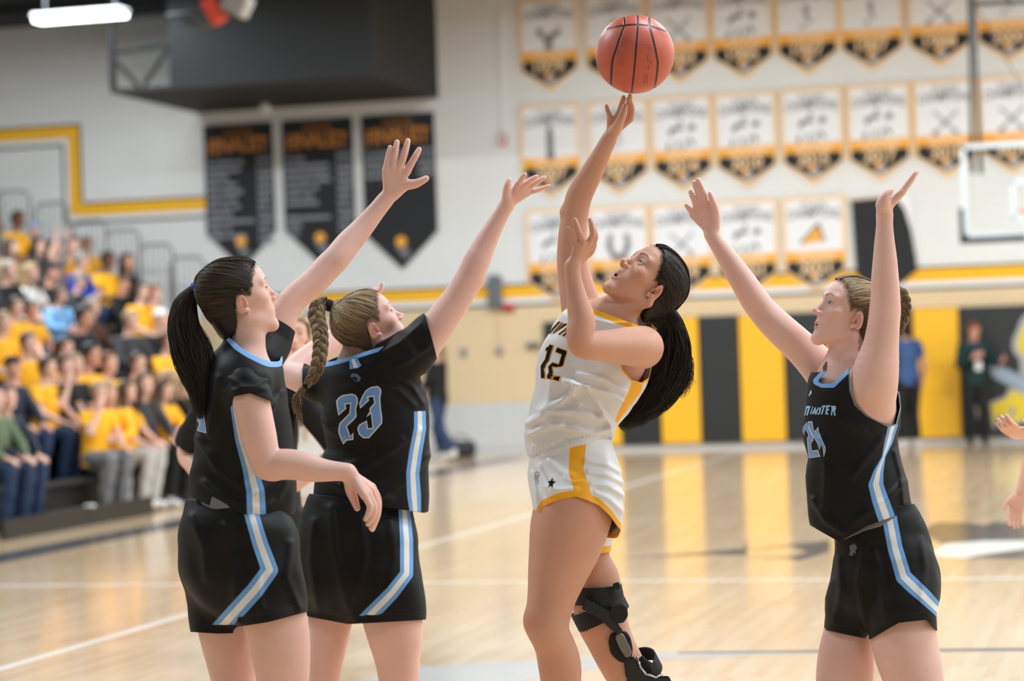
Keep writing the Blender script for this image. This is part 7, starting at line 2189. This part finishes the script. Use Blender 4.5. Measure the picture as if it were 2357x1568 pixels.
ST2 = standing([((.27, -.02, 1.12), (.26, .06, .86), (0, .2, -1), (-1, 0, 0)), ((-.27, -.02, 1.12), (-.26, .06, .86), (0, .2, -1), (1, 0, 0))], sleeve=.6, hairs=('short',))
p = on_z(2094, 1031, 0)
place(ST2, (float(p[0]), min(float(p[1]), 33.4), 0), math.radians(40), 'man in blue polo shirt and black trousers standing with his back turned', SKF[1], CL['slate blue'], CL['black'], 'short', HR['black'], CL['white'], 1.04)
ST3 = standing([((.25, .04, 1.13), (.14, .24, 1.02), (-.4, .8, 0), (-1, 0, 0)), ((-.25, .04, 1.13), (-.14, .24, 1.05), (.4, .8, .2), (1, 0, 0))], sleeve=1.85, hairs=('tied', 'short'), hy=(0, -.3, 0),
               legs=[((.09, 0, .88), (.10, .10, .47), (.11, .02, .09)), ((-.09, 0, .88), (-.10, -.10, .47), (-.11, -.32, .14))])
p = on_z(1012, 1062, 0)
place(ST3, (float(p[0]), float(p[1]), 0), math.radians(75), 'person in black sweater and jeans stepping left beneath the tan wall', SKF[0], CL['black'], CL['denim'], 'tied', HR['blond'], CL['white'], .98)
r = empty('duffel_bag', floor_at(1062, 1052)); tag(r, 'small black and grey bag on the floor behind the stepping person', 'bag')
b = MB(); b.tube([(-.22, 0, .12), (-.19, 0, .12), (.19, 0, .12), (.22, 0, .12)], [.07, .12, .12, .07], 12); b.build('bag_body', CL['charcoal'], r, smooth=True)
b = MB(); b.tube([(-.12, 0, .22), (-.08, 0, .32), (.08, 0, .32), (.12, 0, .22)], .012, 6); b.build('handle', CL['black'], r, smooth=True)
# team-mate in white, face between the two black jerseys
ST4 = standing([((.30, .0, 1.16), (.28, .12, .92), (0, .6, -1), (-1, 0, 0)), ((-.30, .0, 1.16), (-.26, .14, .92), (0, .6, -1), (1, 0, 0))], sleeve=0, trouser=.55, hairs=('tied',), hy=(.1, 0, 0))
p = at_depth(676, 778, 11.2)
pl = place(ST4, (float(p[0]), float(p[1]), 0), math.radians(180 + 15), 'team-mate in white jersey facing the camera between two black jerseys', SKF[0], CL['white'], CL['white'], 'tied', HR['blond'], CL['white'], float((p[2]) / 1.60))
b = MB()
o = put_text('jersey_lettering', 'HAWKERS', 0, 0, .26, .05, M_NUM_GOLD, pl) if False else None
b.box((-.075, .0, .0), (.012, .003, .05)); b.box((.0, .0, .0), (.012, .003, .05)); b.box((.06, .0, .0), (.03, .003, .012)); o = b.build('jersey_number', M_NUM_GOLD, pl); o.location = (0, .150, 1.20)
for sx in (-1, 1):
    b = MB(); b.tube([(sx * .098 + .094 * math.cos(a), .012 + .094 * math.sin(a), .665) for a in np.linspace(0, 2 * PI, 21)], .014, 6, cap=False); b.build('shorts_trim', CL['yellow'], pl, smooth=True)
# opponent in black behind the ponytailed player
ST5 = standing([((.36, -.05, 1.14), (.20, .06, 1.00), (-.8, .5, -.2), (0, -1, 0)), ((-.36, -.05, 1.14), (-.20, .06, 1.00), (.8, .5, -.2), (0, -1, 0))], sleeve=.9, trouser=.6, hairs=('tied',), hy=(-.3, 0, 0))
p = at_depth(582, 800, 9.2)
place(ST5, (float(p[0]), float(p[1]), 0), math.radians(180 - 10), 'player in black with hands on hips, nearly hidden behind the ponytailed player', SKF[0], CL['black'], CL['black'], 'tied', HR['brown'], CL['white'], 1.0)
p = at_depth(651, 798, 13.0)
place(ST4, (float(p[0]), float(p[1]), 0), math.radians(180 + 30), 'player in black with face peeping out beside the ponytailed player\'s neck', SKF[0], CL['black'], CL['black'], 'tied', HR['brown'], CL['white'], float(p[2] / 1.60))
# player outside the right edge reaching in
ST6 = standing([((.27, -.02, 1.14), (.26, .08, .90), (0, .3, -1), (-1, 0, 0)), ((-.34, .14, 1.22), (-.44, .37, 1.17), (-.35, .8, .25), (.5, .1, 1))], sleeve=0, trouser=.6, hairs=('tied',))
p = at_depth(2325, 1003, 8.6)
yaw = math.radians(90 + 28)
q = rot(yaw, 0, 0) @ np.array([-.46, .44, 1.175])
place(ST6, (float(p[0] - q[0]), float(p[1] - q[1]), float(0)), yaw, 'player beyond the right edge whose open hand reaches into view', SKF[0], CL['white'], CL['white'], 'tied', HR['brown'], CL['white'], float(p[2] / 1.175))

# standing man at the top of the stand, cut by the left edge
for i in range(7, NR):
    p = on_x(3, 392, ROW0 - TREAD * i + .2)
    if abs(p[2] - (RISE * i + 1.64)) < .3: break
place(ST2, (float(p[0]), min(float(p[1]), 33.3), RISE * i), -PI / 2 - .3, 'standing man in charcoal jacket at the top of the stand, cut by left edge', SKF[1], CL['charcoal'], CL['denim'], 'short', HR['black'], CL['black'], float(np.clip((p[2] - RISE * i) / 1.64, .85, 1.15)), 'spectators in the bleachers')
# grey jacket heaped in front of the long haired girl
p = on_z(212, 1175, 0); jx = empty('jacket', (float(p[0]), float(p[1]), 0)); tag(jx, 'dark grey jacket heaped over the kick board in front of the blond girl', 'jacket')
f = Field(); f.u(s_chain([(-.05, -.38, .26, .07), (-.12, -.15, .36, .10), (-.14, .10, .38, .11), (-.08, .32, .30, .09), (.0, .46, .16, .07)]), 0); f.u(s_chain([(-.04, .02, .34, .08), (.03, .10, .18, .07), (.05, .12, .05, .05)]), .05); f.u(s_chain([(-.10, -.34, .24, .07), (.0, -.42, .10, .06)]), .04)
f.disp(rnd_folds(61, 7, .018)); V, Q = f.mesh((-.5, -.7, -.05), (.4, .8, .7), .014); V = relax(V, Q, 2); V[:, 2] = np.maximum(V[:, 2], .004)
link('jacket_cloth', np_mesh('jacket_cloth', V, Q), CL['charcoal'], jx)
f = Field(); f.u(s_chain([(.08, .13, .20, .032), (.10, .16, .05, .030)]), 0); V, Q = f.mesh((-.1, -.1, -.05), (.3, .4, .4), .010); link('jacket_cuff', np_mesh('jacket_cuff', V, Q), CL['grey'], jx)
# ------------------------------------------------------------------ the ball
def basketball():
    D = 5.83 * FPX / 4583.0
    c = to_world(np.array([(1461.5 - 1178.5) / FPX * D, D, (784 - 125) / FPX * D])); R = 90.5 / FPX * D
    m = bpy.data.materials.new('ball_leather'); m.use_nodes = True
    t = NT(m)
    col = t.mix(t.noise(9, 3), srgb(184, 82, 62), srgb(206, 100, 78))
    col = t.mix(t.attr('seam'), col, srgb(40, 32, 32))
    col = t.mix(t.math('MULTIPLY', t.attr('print'), .55), col, srgb(70, 40, 42))
    t.color(col); t.bsdf.inputs['Roughness'].default_value = .42
    tc = t.node('ShaderNodeTexCoord'); vo = t.node('ShaderNodeTexVoronoi'); vo.inputs['Scale'].default_value = 420
    t.link(tc.outputs['Object'], vo.inputs['Vector']); t.bump(vo.outputs['Distance'], .25, .0008)
    n = 220
    # cube sphere
    g = np.linspace(-1, 1, n); V = []; Q = []
    for f in range(6):
        a, b = np.meshgrid(np.tan(g * PI / 4), np.tan(g * PI / 4), indexing='ij'); o = np.ones_like(a)
        P = [np.stack(q, -1) for q in ((o, a, b), (-o, b, a), (b, o, a), (a, -o, b), (a, b, o), (b, a, -o))][f].reshape(-1, 3)
        k = f * n * n; i = np.arange(n - 1)[:, None] * n + np.arange(n - 1)[None]
        V.append(P); Q.append((np.stack([i, i + n, i + n + 1, i + 1], -1).reshape(-1, 4) + k))
    V = np.concatenate(V); V /= np.linalg.norm(V, axis=1, keepdims=True); Q = np.concatenate(Q)
    # picture axes: x right, y towards the camera, z up; lean as photographed
    th = math.radians(3.0)
    X = V[:, 0] * math.cos(th) - V[:, 2] * math.sin(th); Z = V[:, 0] * math.sin(th) + V[:, 2] * math.cos(th); Y = V[:, 1]
    d = np.full(len(V), 9.)
    d = np.minimum(d, np.abs(X + .03 - .02 * Z))                       # middle seam
    # the two bowed seams and the ring over the top
    for s in (-1, 1):
        xc = s * (.42 + .30 * np.clip(.35 - Z, -.3, 1.3) * .95 - .34 * np.clip(-Z - .25, 0, 1) ** 1.2) 
        w = np.where(Y > -.2, np.abs(X - (-.0 + xc) + .05 * (s > 0)), 9.)
        d = np.minimum(d, w * .9)
    zz = np.abs(Z - .80 + .20 * Y + .30 * X * X) 
    d = np.minimum(d, np.where((np.abs(X) < .75) , zz * 1.2, 9.))
    seam = np.clip((.030 - d) / .012, 0, 1)
    pr = np.zeros(len(V)); r = np.random.RandomState(5)
    for (x0, x1, z0, z1) in ((.20, .36, .10, .16), (.22, .38, .02, .09), (.24, .36, -.06, .0), (.24, .34, -.30, -.09), (.30, .42, -.34, -.22), (.24, .36, -.46, -.36), (.20, .34, -.80, -.55), (-.42, -.28, .02, .20), (-.50, -.30, -.20, -.02), (-.48, -.26, -.44, -.24)):
        m_ = (X > x0) & (X < x1) & (Z > z0) & (Z < z1) & (Y > 0)
        e = np.minimum(np.minimum(X - x0, x1 - X), np.minimum(Z - z0, z1 - Z))
        st = .6 + .4 * np.sign(np.sin(X * 90 + Z * 20))
        pr = np.maximum(pr, np.where(m_, np.clip(e / .02, 0, 1) * st * (.9 if x0 > 0 else .45), 0))
    Vr = V * (R * (1 - .012 * seam))[:, None]
    Wd = Vr[:, :1] * _rt - Vr[:, 1:2] * _fw + Vr[:, 2:] * _up
    Q = Q[:, ::-1]
    nrm = np.cross(Wd[Q[:, 1]] - Wd[Q[:, 0]], Wd[Q[:, 2]] - Wd[Q[:, 0]]); fl = (nrm * Wd[Q].mean(1)).sum(1) < 0
    Q[fl] = Q[fl][:, ::-1]
    o = link('basketball', np_mesh('basketball', Wd, Q, {'seam': seam, 'print': pr}), m)
    o.location = c
    tag(o, 'orange leather basketball with black seams just leaving the shooter\'s fingertips', 'basketball')
basketball()
player_a(); player_23(); player_12(); player_24()
